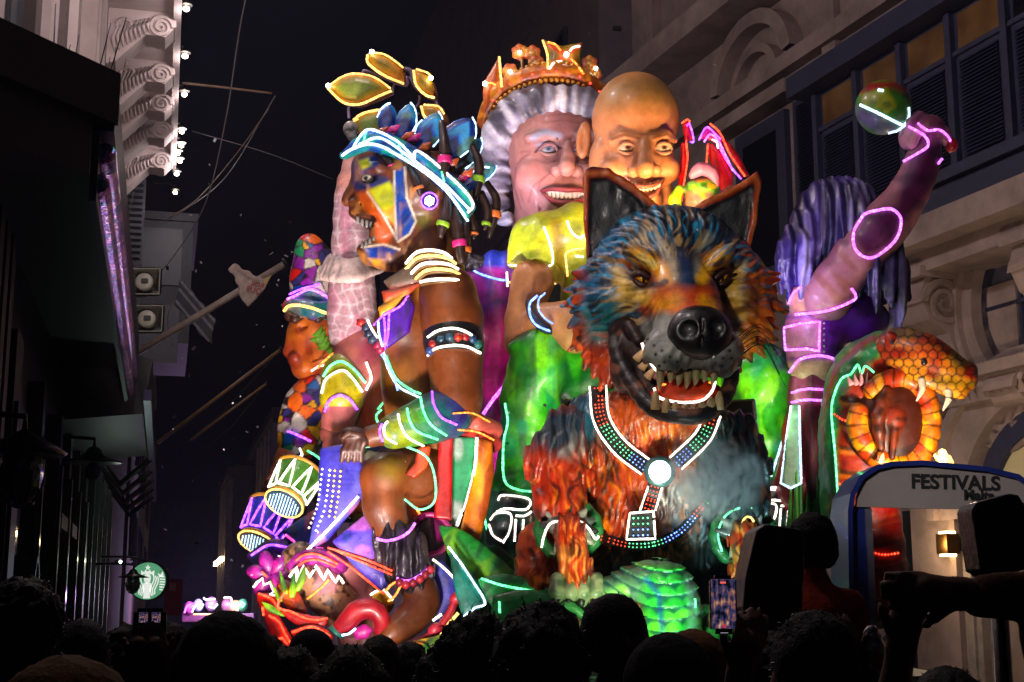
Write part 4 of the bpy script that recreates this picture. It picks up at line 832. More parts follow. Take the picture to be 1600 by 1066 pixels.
    h.e(1076, 612, -95, 52, 30, 75, 'b01c06', 5, 0, True); h.c([(980, 520, -62, 10), (1004, 552, -95, 16), (1034, 590, -120, 20)], '3a0a06', 5, True)
    # fur tufts round the cheeks
    rr = random.Random(4)
    for i in range(26):
        a = math.radians(150+i*4.6) ; r0, r1 = 92, 128+rr.uniform(-8, 26); cx, cy = 985, 470
        dx, dy = math.cos(a), -math.sin(a); z = rr.uniform(-10, 45)
        h.c([(cx+dx*r0*.75, cy+dy*r0, z, 20), (cx+dx*r1*.72, cy+dy*r1+14, z+8, 3)], rr.choice(['a3330c', '7a1f0c', 'b5480f', '4a1a10']), 5)
    for i in range(24):
        a = math.radians(28-i*4.4); r0, r1 = 75, 100+rr.uniform(-6, 20); cx, cy = 1128, 462
        dx, dy = math.cos(a), -math.sin(a); z = rr.uniform(-10, 45)
        h.c([(cx+dx*r0*.8, cy+dy*r0, z, 18), (cx+dx*r1*.85, cy+dy*r1+12, z+8, 3)], rr.choice(['d0600e', 'e08a1c', 'b5400c']), 5)
    def polar(x, y): return np.arctan2(y-455, x-1062), np.hypot(x-1062, y-455)
    def hd(x, y, z):
        a, r = polar(x, y); m = np.clip((r-55)/45, 0, 1)*(1-np.clip((60-np.hypot(x-1085, y-535)*.9)/20, 0, 1))
        return m*(2.3*np.sin(a*46+5*vn(x*.03, y*.03, z*.02)+r*.02)*(.35+.65*np.abs(vn(x*.05, y*.05, 5)))+1.8*vn(a*18, r*.05, z*.04))
    def st_(s, fa, fr, sd): a, r = polar(s.x, s.y); return vn(a*fa*1.5+vn(s.x*.04, s.y*.04, sd)*2.5, r*fr*1.7, sd+.3)*1.15
    def hp(s):
        muz = lambda q: 1-np.clip((78-np.hypot((q.x-1086)*.9, (q.y-540)))/14, 0, 1)
        s.fill([(905, 395), (960, 350), (1040, 325), (1090, 330), (1150, 370), (1175, 400), (1160, 450), (960, 450)], '0c1a2a', 14)
        s.fill([(915, 380), (965, 360), (1010, 375), (960, 440), (950, 500), (915, 480)], '145a84', 16); s.fill([(1120, 365), (1165, 395), (1172, 440), (1150, 480), (1135, 420)], '1a6490', 12)
        s.fill([(915, 480), (960, 460), (975, 510), (960, 550), (925, 540)], '2a8080', 14)
        # light streak down the brow, blue-black stripe between the eyes
        s.stroke([(985, 372), (1020, 372), (1045, 392), (1058, 425)], 12, 'a89a80', .8); s.stroke([(1105, 372), (1092, 395), (1088, 430)], 9, '8d958a', .8)
        s.stroke([(1050, 345), (1072, 385), (1076, 440)], 13, '0b1626', .6); s.stroke([(1068, 400), (1074, 450)], 9, '122b52', .7)
        # eye patches
        s.fill([(960, 405), (985, 390), (1030, 400), (1045, 440), (1000, 460), (965, 450)], '7e2b0a', 8); s.fill([(1095, 400), (1130, 380), (1140, 400), (1150, 440), (1110, 455)], '8e3a0a', 8)
        s.stroke([(982, 396), (1008, 400), (1030, 418), (1040, 438)], 11, 'f0a820', .6); s.stroke([(1000, 402), (1022, 414)], 6, 'f4dc80', .7)
        s.stroke([(1098, 434), (1110, 412), (1126, 396), (1136, 396)], 9, 'f0b428', .6); s.stroke([(1140, 418), (1134, 440), (1150, 446)], 7, 'e6c24e', .7)
        s.stroke([(962, 420), (975, 445), (1000, 458), (1020, 458)], 10, 'c8b487', .8); s.stroke([(1158, 420), (1152, 460), (1160, 490)], 10, 'd9c79a', .8)
        s.stroke([(985, 425), (998, 446), (1030, 446), (1040, 440)], 5, '0a0604', .5); s.stroke([(1116, 444), (1128, 440), (1140, 428)], 4, '0a0604', .5)
        # bridge
        s.fill([(1000, 462), (1045, 448), (1080, 452), (1125, 455), (1150, 490), (1120, 500), (1080, 478), (1040, 490), (1005, 505)], 'c85410', 10)
        s.stroke([(1030, 478), (1055, 470)], 12, 'e89a30', .8); s.stroke([(1100, 470), (1118, 480)], 9, 'e2a040', .8)
        s.fill([(925, 540), (985, 500), (1000, 570), (960, 640), (900, 590)], '6f2210', 12)
        s.streak(lambda q: st_(q, 15, .03, 2), '06101c', .0, .4, .9, lambda q: muz(q)*np.clip((np.hypot(q.x-1062, q.y-455)-40)/30, 0, 1))
        s.streak(lambda q: st_(q, 17, .03, 8), 'd0aa68', .3, .6, .5, lambda q: muz(q)*np.clip((np.hypot(q.x-1062, q.y-455)-45)/30, 0, 1)*np.clip(1.3-np.abs(np.hypot(q.x-1062, q.y-455)-85)/60, 0, 1))
        s.streak(lambda q: st_(q, 16, .03, 14), 'f0701a', .1, .5, .9, lambda q: np.clip((q.x-1150)/25, 0, 1)+np.clip((q.y-500)/40, 0, 1)*np.clip((965-q.x)/30, 0, 1)*.7)
        s.streak(lambda q: st_(q, 16, .03, 21), '2a88b0', .2, .5, .8, lambda q: muz(q)*np.clip((np.hypot(q.x-1062, q.y-455)-70)/30, 0, 1)*np.clip((520-q.y)/40, 0, 1))
        s.stroke([(968, 440), (985, 462), (1008, 466)], 9, 'd8b458', .8, .85); s.stroke([(1150, 430), (1146, 462), (1158, 490)], 9, 'e8b850', .8, .85); s.stroke([(1176, 440), (1180, 480), (1165, 530)], 12, 'd8701a', .8, .7); s.stroke([(930, 560), (945, 590)], 16, 'a8401a', .8, .7)
        # muzzle
        s.fill([(1003, 500), (1035, 486), (1062, 492), (1060, 560), (1120, 565), (1135, 480), (1152, 495), (1154, 550), (1130, 588), (1080, 594), (1040, 585), (1010, 545)], '8b8d86', 7)
        s.fill([(1040, 560), (1090, 570), (1140, 560), (1128, 590), (1085, 596), (1045, 586)], '2a3432', 9)
        for x, y in ((1022, 540), (1034, 548), (1047, 558), (1024, 554), (1038, 566), (1058, 566), (1130, 560), (1140, 548), (1118, 568), (1143, 560), (1128, 572), (1012, 530), (1030, 572)): s.stroke([(x, y)], 2.4, '0c0d0d', .4)
        s.fill([(1025, 585), (1115, 585), (1120, 640), (1030, 640)], 'c8260a', 5, 1)
    hd_o = h.make('head', 'fur_paint', paint=hp, disp=hd)
    for sd, out, inn, rim in ((0, [(914, 274), (925, 268), (950, 271), (985, 292), (1035, 330), (1020, 375), (960, 400), (918, 400), (912, 340)], [(922, 284), (950, 282), (985, 305), (1020, 335), (1005, 372), (950, 395), (925, 390)], [(913, 400), (911, 340), (915, 272), (948, 270), (984, 290), (1036, 330)]),
                              (1, [(1072, 334), (1095, 318), (1140, 300), (1178, 277), (1186, 290), (1182, 340), (1170, 405), (1130, 385), (1090, 370)], [(1085, 338), (1130, 315), (1170, 294), (1174, 335), (1163, 390), (1130, 375), (1095, 360)], [(1070, 335), (1096, 318), (1140, 300), (1180, 276), (1187, 292), (1180, 345), (1170, 408)])):
        e = f.new(2.5); e.p(out, 32, 13, '07090c', 10, ay=.25); e.p(inn, 8, 16, '07090c', 9, sub=True, ay=.25); e.e(1180 if sd else 916, 282, 26, 6, 10, 8, 'b04a10', 5)
        def ep(s, rim=rim, inn=inn, sd=sd):
            s.fill(inn, '040608', 3); s.stroke([(945, 325), (960, 330)] if not sd else [(1130, 330), (1145, 325)], 16, '2f3438', .9, .8)
            s.stroke(rim, 6.5, 'b8470e', .35); s.stroke(rim, 2, 'e08a3a', .8, .6)
        er = e.make('ear', 'fur_paint', paint=ep, disp=lambda x, y, z: 1.6*vn(x*.09, y*.05, z*.05))
    n = f.new(2.2)
    n.e(1093, 520, -156, 47, 38, 36, '060707', 8).e(1093, 502, -158, 36, 20, 24, '060707', 8); n.e(1071, 514, -188, 17, 14, 10, '020202', 4, 8, True).e(1120, 512, -184, 14, 14, 10, '020202', 4, -8, True); n.c([(1097, 500, -190, 2.5), (1096, 556, -182, 2.5)], '020202', 3, True)
    n.make('nose', vmat('nose_varnish', .42, .25, .3, 40))
    for x, y, z, r in ((1004, 435, -66, 13), (1127, 434, -66, 11)):
        e = f.new(1.6); e.e(x, y, z, r, r, r, 'd88a14', 1)
        e.make('eye', vmat('eye_varnish' if 'eye_varnish' not in MATS else 'eye_varnish_b', .1, 1, 0), paint=lambda s, x=x, y=y: (s.stroke([(x+2, y+1)], 8, 'f0b020', .4), s.stroke([(x+2, y-4), (x+2, y+6)], 2.6, '050303', .3)))
        f.tube('eyelid', [(x-17, y-3, z-12, 4), (x-4, y-9, z-16, 6), (x+14, y+2, z-13, 5), (x+20, y+10, z-8, 3)] if x < 1050 else [(x+14, y-12, z-10, 3), (x+3, y-9, z-14, 5), (x-10, y+2, z-13, 5), (x-16, y+12, z-8, 3)], '3a1206', 'fur_paint'); f.tube('lower_eyelid', [(x-15, y+1, z-10, 3), (x-2, y+10, z-13, 4.5), (x+14, y+10, z-10, 3)] if x < 1050 else [(x+13, y-2, z-9, 3), (x+3, y+9, z-13, 4), (x-12, y+12, z-10, 3)], '3a1206', 'fur_paint')
    # mouth
    j = f.new(2.4)
    j.c([(966, 515, -34, 8), (963, 548, -48, 10), (987, 598, -80, 11), (1020, 638, -110, 11), (1062, 650, -134, 10), (1100, 648, -133, 10), (1132, 622, -114, 10), (1147, 580, -85, 9)], '16100c', 8, spl=3)
    j.c([(962, 520, -30, 12), (978, 505, -55, 10), (996, 530, -78, 9)], '2a1512', 5, spl=3)
    j.p([(968, 518), (984, 508), (1004, 545), (1028, 592), (1030, 640), (1012, 632), (984, 596), (964, 550)], -52, 9, '2a100c', 8); j.e(1066, 644, -84, 52, 12, 40, '16100c', 10).e(975, 575, -30, 22, 40, 30, '2a1410', 10)
    j.make('lower_jaw', 'fur_paint', paint=lambda s: (s.streak(lambda q: vn(q.x*.05+q.y*.04, q.y*.05-q.x*.03, 2), '8a5a48', .15, .5, .7), s.streak(lambda q: vn(q.x*.12+q.y*.1, q.y*.05-q.x*.06, 12), '050404', .0, .4, .8), s.stroke([(1000, 610), (1030, 642), (1070, 655), (1115, 648)], 5, '161a1c', .5)))
    t = f.new(2.2); t.e(1074, 618, -82, 56, 26, 34, 'e03a0c', 5).e(1078, 622, -104, 34, 12, 22, 'e85028', 5); t.make('tongue', 'skin_paint')
    for i, x in enumerate((1032, 1049, 1062, 1075, 1088, 1102, 1116)):
        L = (27, 14, 18, 21, 17, 13, 20)[i]; y = 586-abs(x-1075)*.06; f.tube('upper_tooth', [(x, y-8, -122, 6.5), (x-1, y+L*.5, -127, 4.8), (x-3, y+L, -125, 1)], '98865a', 'skin_paint', sides=8, n=3)
    for i, x in enumerate((1024, 1041, 1055, 1069, 1083, 1097, 1111, 1124)):
        L = (24, 17, 14, 13, 13, 14, 17, 24)[i]; y = 648-abs(x-1075)*.24; f.tube('lower_tooth', [(x, y+4, -132, 7), (x, y-L*.6, -136, 6), (x+1, y-L, -134, 2.5)], 'b89a68', 'skin_paint', sides=8, n=3)
    for i, (x, y) in enumerate(((1000, 552), (1008, 566), (1017, 580))): f.tube('side_tooth', [(x-6, y+10, -92, 7), (x, y+2, -96, 5), (x+6, y-6, -96, 2)], 'c8a070', 'skin_paint', sides=8, n=3)
    f.neon([(1003, 536), (1010, 556), (1022, 574), (1030, 584)], 'w', 2.6, dz=-106); f.neon([(1022, 606), (1028, 620), (1050, 627), (1075, 629), (1098, 625), (1112, 612), (1118, 596)], 'w', 2.4, dz=-127); f.neon([(1034, 600), (1060, 606), (1090, 606), (1110, 598)], 'o', 2.2, dz=-100)
    for i in range(9):
        x0, y0 = 1150+rr.uniform(-3, 3), 530+i*4.2; f.tube('whisker', [(x0, y0, -100, .7), (x0+38, y0-14-rr.uniform(0, 14), -70, .7), (x0+rr.uniform(60, 78), y0+rr.uniform(5, 55), -50, .5)], '030303', sides=4)
    return f
wolf = build_wolf()
# ================================================================== bald man in a yellow-green jersey
def build_bald():
    f = Fig('bald_man_figure', 'giant bald smiling man figure in yellow green jersey and green trousers behind the wolf', 'parade figure', 990, 330, 13.8)
    SK = 'b8805a'; h = f.new(2.2)
    h.e(993, 188, 5, 69, 73, 78, SK, 10).e(1000, 255, -8, 54, 62, 62, SK, 16).e(1003, 312, -30, 32, 26, 36, SK, 14)
    h.e(962, 268, -38, 24, 20, 22, SK, 10).e(1042, 266, -38, 20, 20, 22, SK, 10)
    h.c([(1009, 222, -66, 8), (1009, 245, -80, 10), (1008, 264, -94, 14)], SK, 7).e(990, 268, -78, 10, 9, 12, SK, 4).e(1025, 267, -76, 9, 9, 12, SK, 4)
    h.c([(955, 220, -46, 6), (972, 212, -60, 6), (994, 215, -67, 5)], SK, 8).c([(1022, 215, -67, 5), (1042, 211, -58, 6), (1054, 219, -46, 5)], SK, 8)
    h.e(979, 231, -74, 17, 9, 14, '5d3218', 5, 0, True).e(1036, 231, -72, 16, 9, 14, '5d3218', 5, 0, True)
    for y in (178, 188, 198): h.c([(970, y+2, -76, 2), (1000, y-2, -84, 2.4), (1030, y+1, -74, 2)], SK, 3, True)
    h.c([(988, 262, -72, 3), (968, 276, -64, 3.5), (962, 296, -54, 3)], SK, 4, True); h.c([(1028, 262, -70, 3), (1044, 276, -58, 3.5), (1046, 296, -48, 3)], SK, 4, True)
    h.c([(974, 287, -62, 5), (988, 295, -76, 8), (1006, 299, -82, 9), (1024, 294, -72, 7), (1036, 284, -54, 4)], '2a0f0a', 3, True, spl=3)
    h.e(940, 255, -6, 20, 40, 30, SK, 14); h.e(912, 219, 15, 12, 30, 12, SK, 4, -6).e(911, 218, 2, 5.5, 20, 8, '6b3d22', 3, -6, True)
    h.c([(1005, 320, 30, 52), (1005, 400, 40, 60)], SK, 16)
    def hp(s):
        s.streak(lambda q: vn(q.x*.03, q.y*.03, 4), '9a6844', .0, .7, .5); s.fill([(940, 120), (1050, 120), (1062, 165), (1000, 172), (935, 170)], '9b7a42', 16, .7)
        s.stroke([(956, 218), (976, 211), (996, 215)], 2.6, '6a4224', .6); s.stroke([(1022, 215), (1042, 210), (1056, 217)], 2.6, '6a4224', .6)
        s.stroke([(972, 284), (990, 290), (1006, 291), (1024, 288), (1038, 281)], 3, 'a4513c', .6, .8); s.stroke([(980, 299), (1004, 309), (1028, 299)], 4, 'a85a44', .6, .8)
        s.stroke([(962, 268)], 14, 'c98a55', .9, .5); s.stroke([(1040, 264)], 12, 'c98a55', .9, .5); s.stroke([(964, 240), (978, 244), (994, 240)], 2, '6a3b22', .8, .7); s.stroke([(1022, 240), (1036, 244), (1052, 240)], 2, '6a3b22', .8, .7)
    ho = h.make('head', 'skin_paint', paint=hp)
    for x, y in ((979, 231), (1036, 231)):
        e = f.new(1.5); e.e(x, y+1, -59, 12, 8, 8, 'b8a890', 1); e.make('eye', 'nose_varnish', parent=ho, paint=lambda s, x=x, y=y: (s.stroke([(x+2, y)], 4.6, '5a3416', .3), s.stroke([(x+2, y)], 2.2, '080403', .3)))
        f.tube('eyelid', [(x-14, y+3, -60, 2), (x-4, y-6, -66, 3), (x+9, y-5, -65, 3), (x+14, y+3, -60, 2)], SK, 'skin_paint', parent=ho, sides=8); f.tube('lower_lid', [(x-13, y+4, -60, 1.5), (x-2, y+9, -66, 2.6), (x+9, y+8, -65, 2.6), (x+14, y+3, -60, 1.5)], SK, 'skin_paint', parent=ho, sides=8)
    for i, x in enumerate(np.linspace(982, 1029, 9)):
        y = 293-((x-1005)/26)**2*6; t = f.new(1.6); t.e(x, y, -72+abs(x-1006)*.35, 3.6, 6.4, 5, 'd8c8a8', 1); t.make('tooth', 'skin_paint', parent=ho, hit=False)
    f.tube('lip', [(974, 285, -64, 1.6), (988, 290, -76, 3), (1006, 292, -82, 3.4), (1024, 289, -74, 3), (1037, 281, -56, 1.6)], '8a4a38', 'skin_paint', parent=ho); f.tube('lip', [(976, 288, -64, 1.6), (988, 303, -74, 3), (1006, 310, -79, 3.4), (1024, 303, -71, 3), (1036, 284, -56, 1.6)], '8a4a38', 'skin_paint', parent=ho)
    J = '8f9c18'
    b = f.new(3); b.e(985, 450, 50, 110, 120, 70, J, 20).c([(900, 380, 40, 62), (850, 385, 25, 50), (834, 425, 15, 42)], J, 18).c([(1090, 390, 40, 60), (1150, 430, 40, 45)], J, 18)
    b.c([(832, 446, 12, 50), (834, 480, 12, 50)], J, 2, True)
    def jp(s):
        s.streak(lambda q: vn(q.x*.03+q.y*.02, q.y*.03, 2), 'c6cf3a', .05, .6, .8); s.streak(lambda q: vn(q.x*.05, q.y*.03, 8), '5a6a0c', .15, .6, .7); s.stroke([(868, 350), (878, 440)], 9, '7c6a14', .6, .8)
    bo = b.make('jersey', 'paint', paint=jp, disp=lambda x, y, z: 2*np.sin(x*.09+y*.05+2*vn(x*.03, y*.03, 0)))
    for p in ([(795, 414), (830, 418), (858, 416), (864, 404), (858, 376), (850, 355)], [(793, 441), (830, 443), (869, 443)], [(886, 345), (893, 362), (905, 372), (912, 368)], [(887, 432), (884, 400), (890, 392), (912, 388)], [(898, 400), (912, 402)], [(792, 425), (793, 448)]): f.neon(p, 'y' if p[0][1] > 430 else 'w', 2, parent=bo)
    a = f.new(2.6); a.c([(832, 440, 10, 34), (816, 500, 0, 26), (815, 535, -8, 25)], SK, 8).c([(815, 535, -8, 25), (850, 500, -35, 23), (880, 500, -50, 28)], SK, 10).e(900, 512, -55, 34, 38, 30, 'b07a58', 10)
    ao = a.make('arm', 'skin_paint', paint=lambda s: s.streak(lambda q: vn(q.x*.05, q.y*.03, 9), '6f4a3a', .2, .6, .7))
    f.tube('bracelet', [(828, 474, -35, 8), (834, 495, -62, 8), (850, 512, -66, 8), (866, 516, -50, 8)], '16202c', parent=ao)
    f.neon([(840, 462), (828, 474), (828, 492), (838, 508), (860, 518)], 'b', 2, dz=-74, parent=ao); f.neon([(852, 458), (842, 468), (842, 484), (852, 498), (864, 506)], 'b', 1.6, dz=-78, parent=ao)
    G = '2f8a1c'
    for sd, pts in ((0, [(960, 610, 60, 60), (900, 575, 20, 50), (848, 560, -20, 44), (838, 590, -20, 44), (818, 690, -10, 38), (812, 752, -10, 38)]), (1, [(1110, 610, 60, 60), (1160, 590, 20, 52), (1192, 592, -15, 50), (1200, 640, -10, 46), (1206, 700, 0, 38), (1210, 752, 0, 34)])):
        t = f.new(3); t.c(pts, G, 10, spl=3)
        def tp(s):
            s.streak(lambda q: vn(q.x*.05+vn(q.x*.02, q.y*.02, 1), q.y*.018, 2+sd), '7cc81e', .05, .5, .8); s.streak(lambda q: vn(q.x*.06, q.y*.02, 8+sd), '0c4a24', .12, .5, .85); s.streak(lambda q: vn(q.x*.05, q.y*.03, 15), '1a7a6a', .3, .6, .5)
        to = t.make('trouser_leg', 'paint', paint=tp, disp=lambda x, y, z: 3.2*np.sin(y*.07+x*.05+3*vn(x*.02, y*.025, z*.02))+2*vn(x*.05, y*.05, z*.05))
        if sd == 0:
            f.neon([(789, 630), (793, 660), (787, 690), (786, 735), (792, 757), (812, 766), (830, 768)], 'g', 2, parent=to)
        else: f.neon([(1236, 640), (1222, 690), (1205, 745)], 'c', 1.8, parent=to); f.neon([(1190, 775), (1205, 762), (1228, 768), (1240, 790)], 'w', 2, dz=-60, parent=to)
        sx = f.new(2.8); x, y = (800, 808) if sd == 0 else (1214, 792)
        sx.e(x, y+6, -25, 34, 44, 42, '10181c', 12).e(x-4, y+30, -42, 36, 24, 40, '10181c', 12).e(x+6, y-26, -8, 30, 26, 30, '24504a', 8)
        so_ = sx.make('shoe', 'paint', paint=lambda s: s.streak(lambda q: vn(q.x*.06, q.y*.06, 2), '2c5c54', .2, .6, .7))
        L = [[(778, 782), (786, 774), (826, 780), (822, 796), (790, 795), (776, 800)], [(766, 812), (776, 802), (798, 804), (796, 830), (786, 848)], [(806, 806), (820, 806), (830, 800)], [(806, 812), (804, 846)], [(818, 812), (816, 846)], [(764, 820), (770, 836), (784, 846)]]
        for p in L if sd == 0 else [[(x+q[0]-800, (q[1]-808)*.8+792) for q in p] for p in L[:5]]: f.neon(p, 'w', 2, parent=so_)
    return f
bald = build_bald()
# ================================================================== lady with a crown
def build_lady():
    f = Fig('crowned_lady_figure', 'giant smiling grey haired lady figure wearing a jewelled golden crown and magenta gown', 'parade figure', 850, 330, 14.8)
    SK = 'a87a72'; h = f.new(2.3)
    h.e(866, 225, 5, 82, 98, 85, SK, 10).e(862, 300, -12, 60, 58, 66, SK, 18).e(868, 335, -40, 34, 20, 28, SK, 14)
    h.e(832, 278, -52, 30, 26, 24, SK, 12).e(920, 278, -52, 26, 26, 24, SK, 12)
    h.c([(888, 226, -84, 7), (888, 246, -98, 9), (886, 262, -108, 13)], SK, 7).e(870, 268, -94, 10, 9, 12, SK, 4).e(902, 268, -94, 10, 9, 12, SK, 4)
    h.e(848, 214, -72, 30, 9, 12, SK, 8, 6).e(920, 214, -72, 26, 9, 12, SK, 8, -6)
    h.e(856, 234, -88, 19, 9, 14, '6b4440', 5, 0, True).e(910, 234, -88, 17, 9, 14, '6b4440', 5, 0, True)
    h.c([(866, 262, -90, 2.5), (844, 282, -82, 3.4), (838, 308, -72, 3.4), (846, 330, -56, 2.5)], SK, 4, True)
    h.c([(812, 245, -55, 2), (805, 280, -50, 3), (815, 325, -42, 3)], SK, 5, True); h.c([(835, 247, -75, 1.6), (856, 252, -82, 1.6), (872, 247, -86, 1.6)], SK, 3, True)
    h.c([(850, 299, -76, 5), (866, 304, -90, 9), (886, 307, -94, 10), (915, 303, -84, 8)], '250a08', 3, True, spl=3)
    h.e(796, 255, 10, 12, 28, 12, SK, 4); h.c([(860, 350, 30, 60), (858, 420, 40, 66)], SK, 14)
    def hp(s):
        s.streak(lambda q: vn(q.x*.025, q.y*.025, 4), '8a5e60', .0, .7, .7); s.stroke([(832, 276)], 24, 'c48280', .9, .7)
        s.stroke([(832, 216), (850, 206), (874, 212)], 5, '9aa0b8', .6, .9); s.stroke([(905, 212), (925, 207)], 5, '9aa0b8', .6, .9)
        s.stroke([(838, 226), (856, 221), (874, 226)], 3, '8a86a0', .8, .6); [s.stroke(w_, 1.3, '6a3c40', .9, .6) for w_ in ([(828, 240), (818, 246), (808, 256)], [(828, 236), (814, 238)], [(836, 250), (856, 255), (872, 251)], [(862, 268), (844, 284), (838, 308), (846, 332)], [(852, 276), (832, 292), (826, 316)], [(806, 262), (804, 292), (814, 326)], [(850, 182), (880, 178), (905, 182)], [(848, 192), (880, 188), (905, 192)], [(848, 336), (858, 344)])]; s.stroke([(836, 238), (845, 230), (860, 227), (876, 232)], 1.8, '2c2028', .5)
    ho = h.make('head', 'skin_paint', paint=hp)
    for x, y in ((857, 233), (908, 233)):
        e = f.new(1.5); e.e(x, y+1, -74, 12, 8, 8, '949098', 1); e.make('eye', 'nose_varnish', parent=ho, paint=lambda s, x=x, y=y: (s.stroke([(x, y)], 5, '5a708c', .3), s.stroke([(x, y)], 2.4, '060608', .3)))
        f.tube('eyelid', [(x-16, y+3, -74, 2), (x-5, y-6, -82, 3), (x+8, y-6, -82, 3), (x+15, y+3, -78, 2)], '8a6068', 'skin_paint', parent=ho, sides=8); f.tube('lower_lid', [(x-15, y+3, -75, 1.5), (x-3, y+9, -81, 2.4), (x+9, y+8, -81, 2.4), (x+15, y+3, -78, 1.5)], SK, 'skin_paint', parent=ho, sides=8)
    for i, x in enumerate(np.linspace(858, 910, 9)):
        t = f.new(1.7); t.e(x, 304-((x-886)/30)**2*3, -84+abs(x-886)*.2, 4, 7.5, 5, 'ddd6d0', 1); t.make('tooth', 'skin_paint', parent=ho, hit=False)
    f.tube('lip', [(846, 299, -76, 2.5), (864, 296, -92, 3.2), (884, 297, -99, 4), (905, 297, -95, 3.4), (920, 301, -86, 2.5)], '8a3438', 'skin_paint', parent=ho)
    f.tube('lip', [(848, 301, -78, 2), (862, 313, -91, 3.6), (884, 318, -97, 4.8), (906, 315, -93, 3.8), (920, 303, -86, 2)], '8a3438', 'skin_paint', parent=ho)
    # hair
    g = f.new(2.5); HC = '8e8c9c'
    g.e(855, 215, 75, 100, 105, 80, HC, 16)
    g.c([(775, 300, 10, 20), (776, 255, 0, 26), (786, 210, -15, 30), (808, 178, -38, 28), (840, 162, -58, 24), (880, 158, -66, 20), (920, 162, -60, 20), (945, 180, -40, 20)], HC, 12, spl=2)
    for x, y, r in ((770, 225, 17), (768, 258, 16), (776, 290, 15), (782, 318, 15), (790, 342, 14)): g.e(x, y, 5, r, r*.8, 20, HC, 5)
    def hr(s): return vn(np.arctan2(s.y-300, s.x-890)*13+vn(s.x*.02, s.y*.02, 1)*1.5, np.hypot(s.x-890, s.y-300)*.018, 2)
    g.make('hair', 'fur_paint', parent=ho, disp=lambda x, y, z: 1.5*np.sin(np.arctan2(y-300, x-890)*44+2.5*vn(x*.03, y*.03, z*.02))+1.2*vn(x*.06, y*.06, z*.05),
           paint=lambda s: (s.streak(hr, '34323e', .0, .5, .85), s.streak(lambda q: -hr(q), 'd8d8e0', .1, .5, .8)))
    # crown
    cw = f.new(2.4); band = [(757, 190, 10, 12), (765, 165, -8, 12), (783, 140, -30, 12), (820, 120, -55, 12), (864, 112, -66, 12), (906, 120, -60, 12), (935, 142, -40, 12), (948, 165, -15, 12)]
    cw.c(band, 'a0560f', 3, spl=4); co = cw.make('crown', 'paint', paint=lambda s: s.streak(lambda q: vn(q.x*.1, q.y*.1, 3), 'd8901c', .0, .5, .8))
    up = [(x, y-13, z-4) for x, y, z, r in band]; lo_ = [(x+2, y+13, z-8) for x, y, z, r in band]
    balls(f, up, 4.6, 'c98a1a', 'pearls', parent=co, gap=9); balls(f, lo_, 4.2, 'c98a1a', 'pearls', parent=co, gap=8.5)
    balls(f, [(x, y, z-13) for x, y, z, r in band[1:]], 2.4, 'ff0000', 'jewels', glow('jewel_red', (1, .06, .03), 3), parent=co, gap=19)
    c = f.new(2.2); c.p([(846, 61), (878, 72), (911, 66), (906, 88), (911, 115), (880, 104), (850, 112), (856, 88)], -55, 7, '8a6a14', 3, puff=10); cr_ = c.make('cross', 'paint', parent=co, paint=lambda s: (s.streak(lambda q: vn(q.x*.08, q.y*.08, 3), '5c5a1a', .1, .5, .8), s.stroke([(860, 70), (884, 86), (906, 108)], 4, 'b8480e', .7), s.stroke([(906, 72), (884, 86), (858, 106)], 4, 'b8480e', .7)))
    f.neon([(848, 63), (855, 85), (856, 108)], 'y', 2, 3, parent=co); f.neon([(856, 66), (868, 70), (876, 79)], 'o', 2, 3, parent=co); f.neon([(890, 80), (896, 74), (906, 72)], 'w', 2, 3, parent=co); f.neon([(858, 108), (866, 98), (878, 96)], 'w', 2, 3, parent=co); f.neon([(892, 92), (902, 102), (912, 116)], 'o', 2, 3, parent=co)
    balls(f, [(885, 85, -68)], 4.5, 'fff', 'bulb', glow('bulb_white', (1, .93, .8), 18), parent=co)
    for fx, fy, fz in ((812, 82, -45), (832, 84, -48), (797, 112, -40), (838, 100, -52), (921, 100, -45), (928, 118, -35)):
        fl = f.new(1.9)
        for i in range(6): a_ = i*PI/3+fx; fl.e(fx+8*math.cos(a_), fy+8*math.sin(a_), fz, 6, 6, 4, ['c85a20', 'd89020', 'b8401c'][i % 3], 2)
        fl.e(fx, fy, fz-3, 4.5, 4.5, 4, 'e8c060', 1); fo = fl.make('crown_flower', 'paint', parent=co)
    f.tube('flower_stem', [(815, 116, -50, 2.5), (816, 100, -48, 2.5), (812, 86, -42, 2)], '8a5a14', parent=co)
    for x, y, z in ((812, 82, -54), (797, 112, -50), (931, 107, -48), (927, 124, -46)): balls(f, [(x, y, z)], 3.6, 'fff', 'bulb', glow('bulb_white', (1, .93, .8), 18), parent=co)
    s_ = f.new(2.2); s_.p([(780, 88), (785, 138), (770, 150), (757, 178), (754, 145), (756, 128)], -25, 6, 'b8560e', 3, puff=8); s_.make('crown_spike', 'paint', parent=co); f.neon([(780, 89), (782, 112), (784, 136)], 'y', 2.2, 4, parent=co); f.neon([(757, 131), (768, 130), (774, 133)], 'o', 1.8, 4, parent=co); balls(f, [(758, 131, -36)], 4.5, 'fff', 'bulb', glow('bulb_white', (1, .93, .8), 18), parent=co)
    # gown
    g = f.new(3); g.e(800, 450, 40, 80, 60, 60, '2d3fae', 14).c([(775, 470, 20, 42), (772, 560, 15, 46), (765, 680, 15, 58), (765, 780, 15, 62)], 'b0157a', 16); g.e(830, 560, 70, 60, 120, 60, '8a1470', 14)
    def gp(s):
        s.fill([(730, 400), (830, 400), (800, 470), (770, 500), (730, 490)], '4250c0', 20); s.streak(lambda q: vn(q.x*.05+vn(q.x*.02, q.y*.02, 1)*2, q.y*.018, 3), 'e24aa8', .1, .5, .8); s.streak(lambda q: vn(q.x*.05, q.y*.02, 9), '4a0c5a', .15, .5, .8); s.stroke([(790, 520)], 26, 'e8308c', .9, .7)
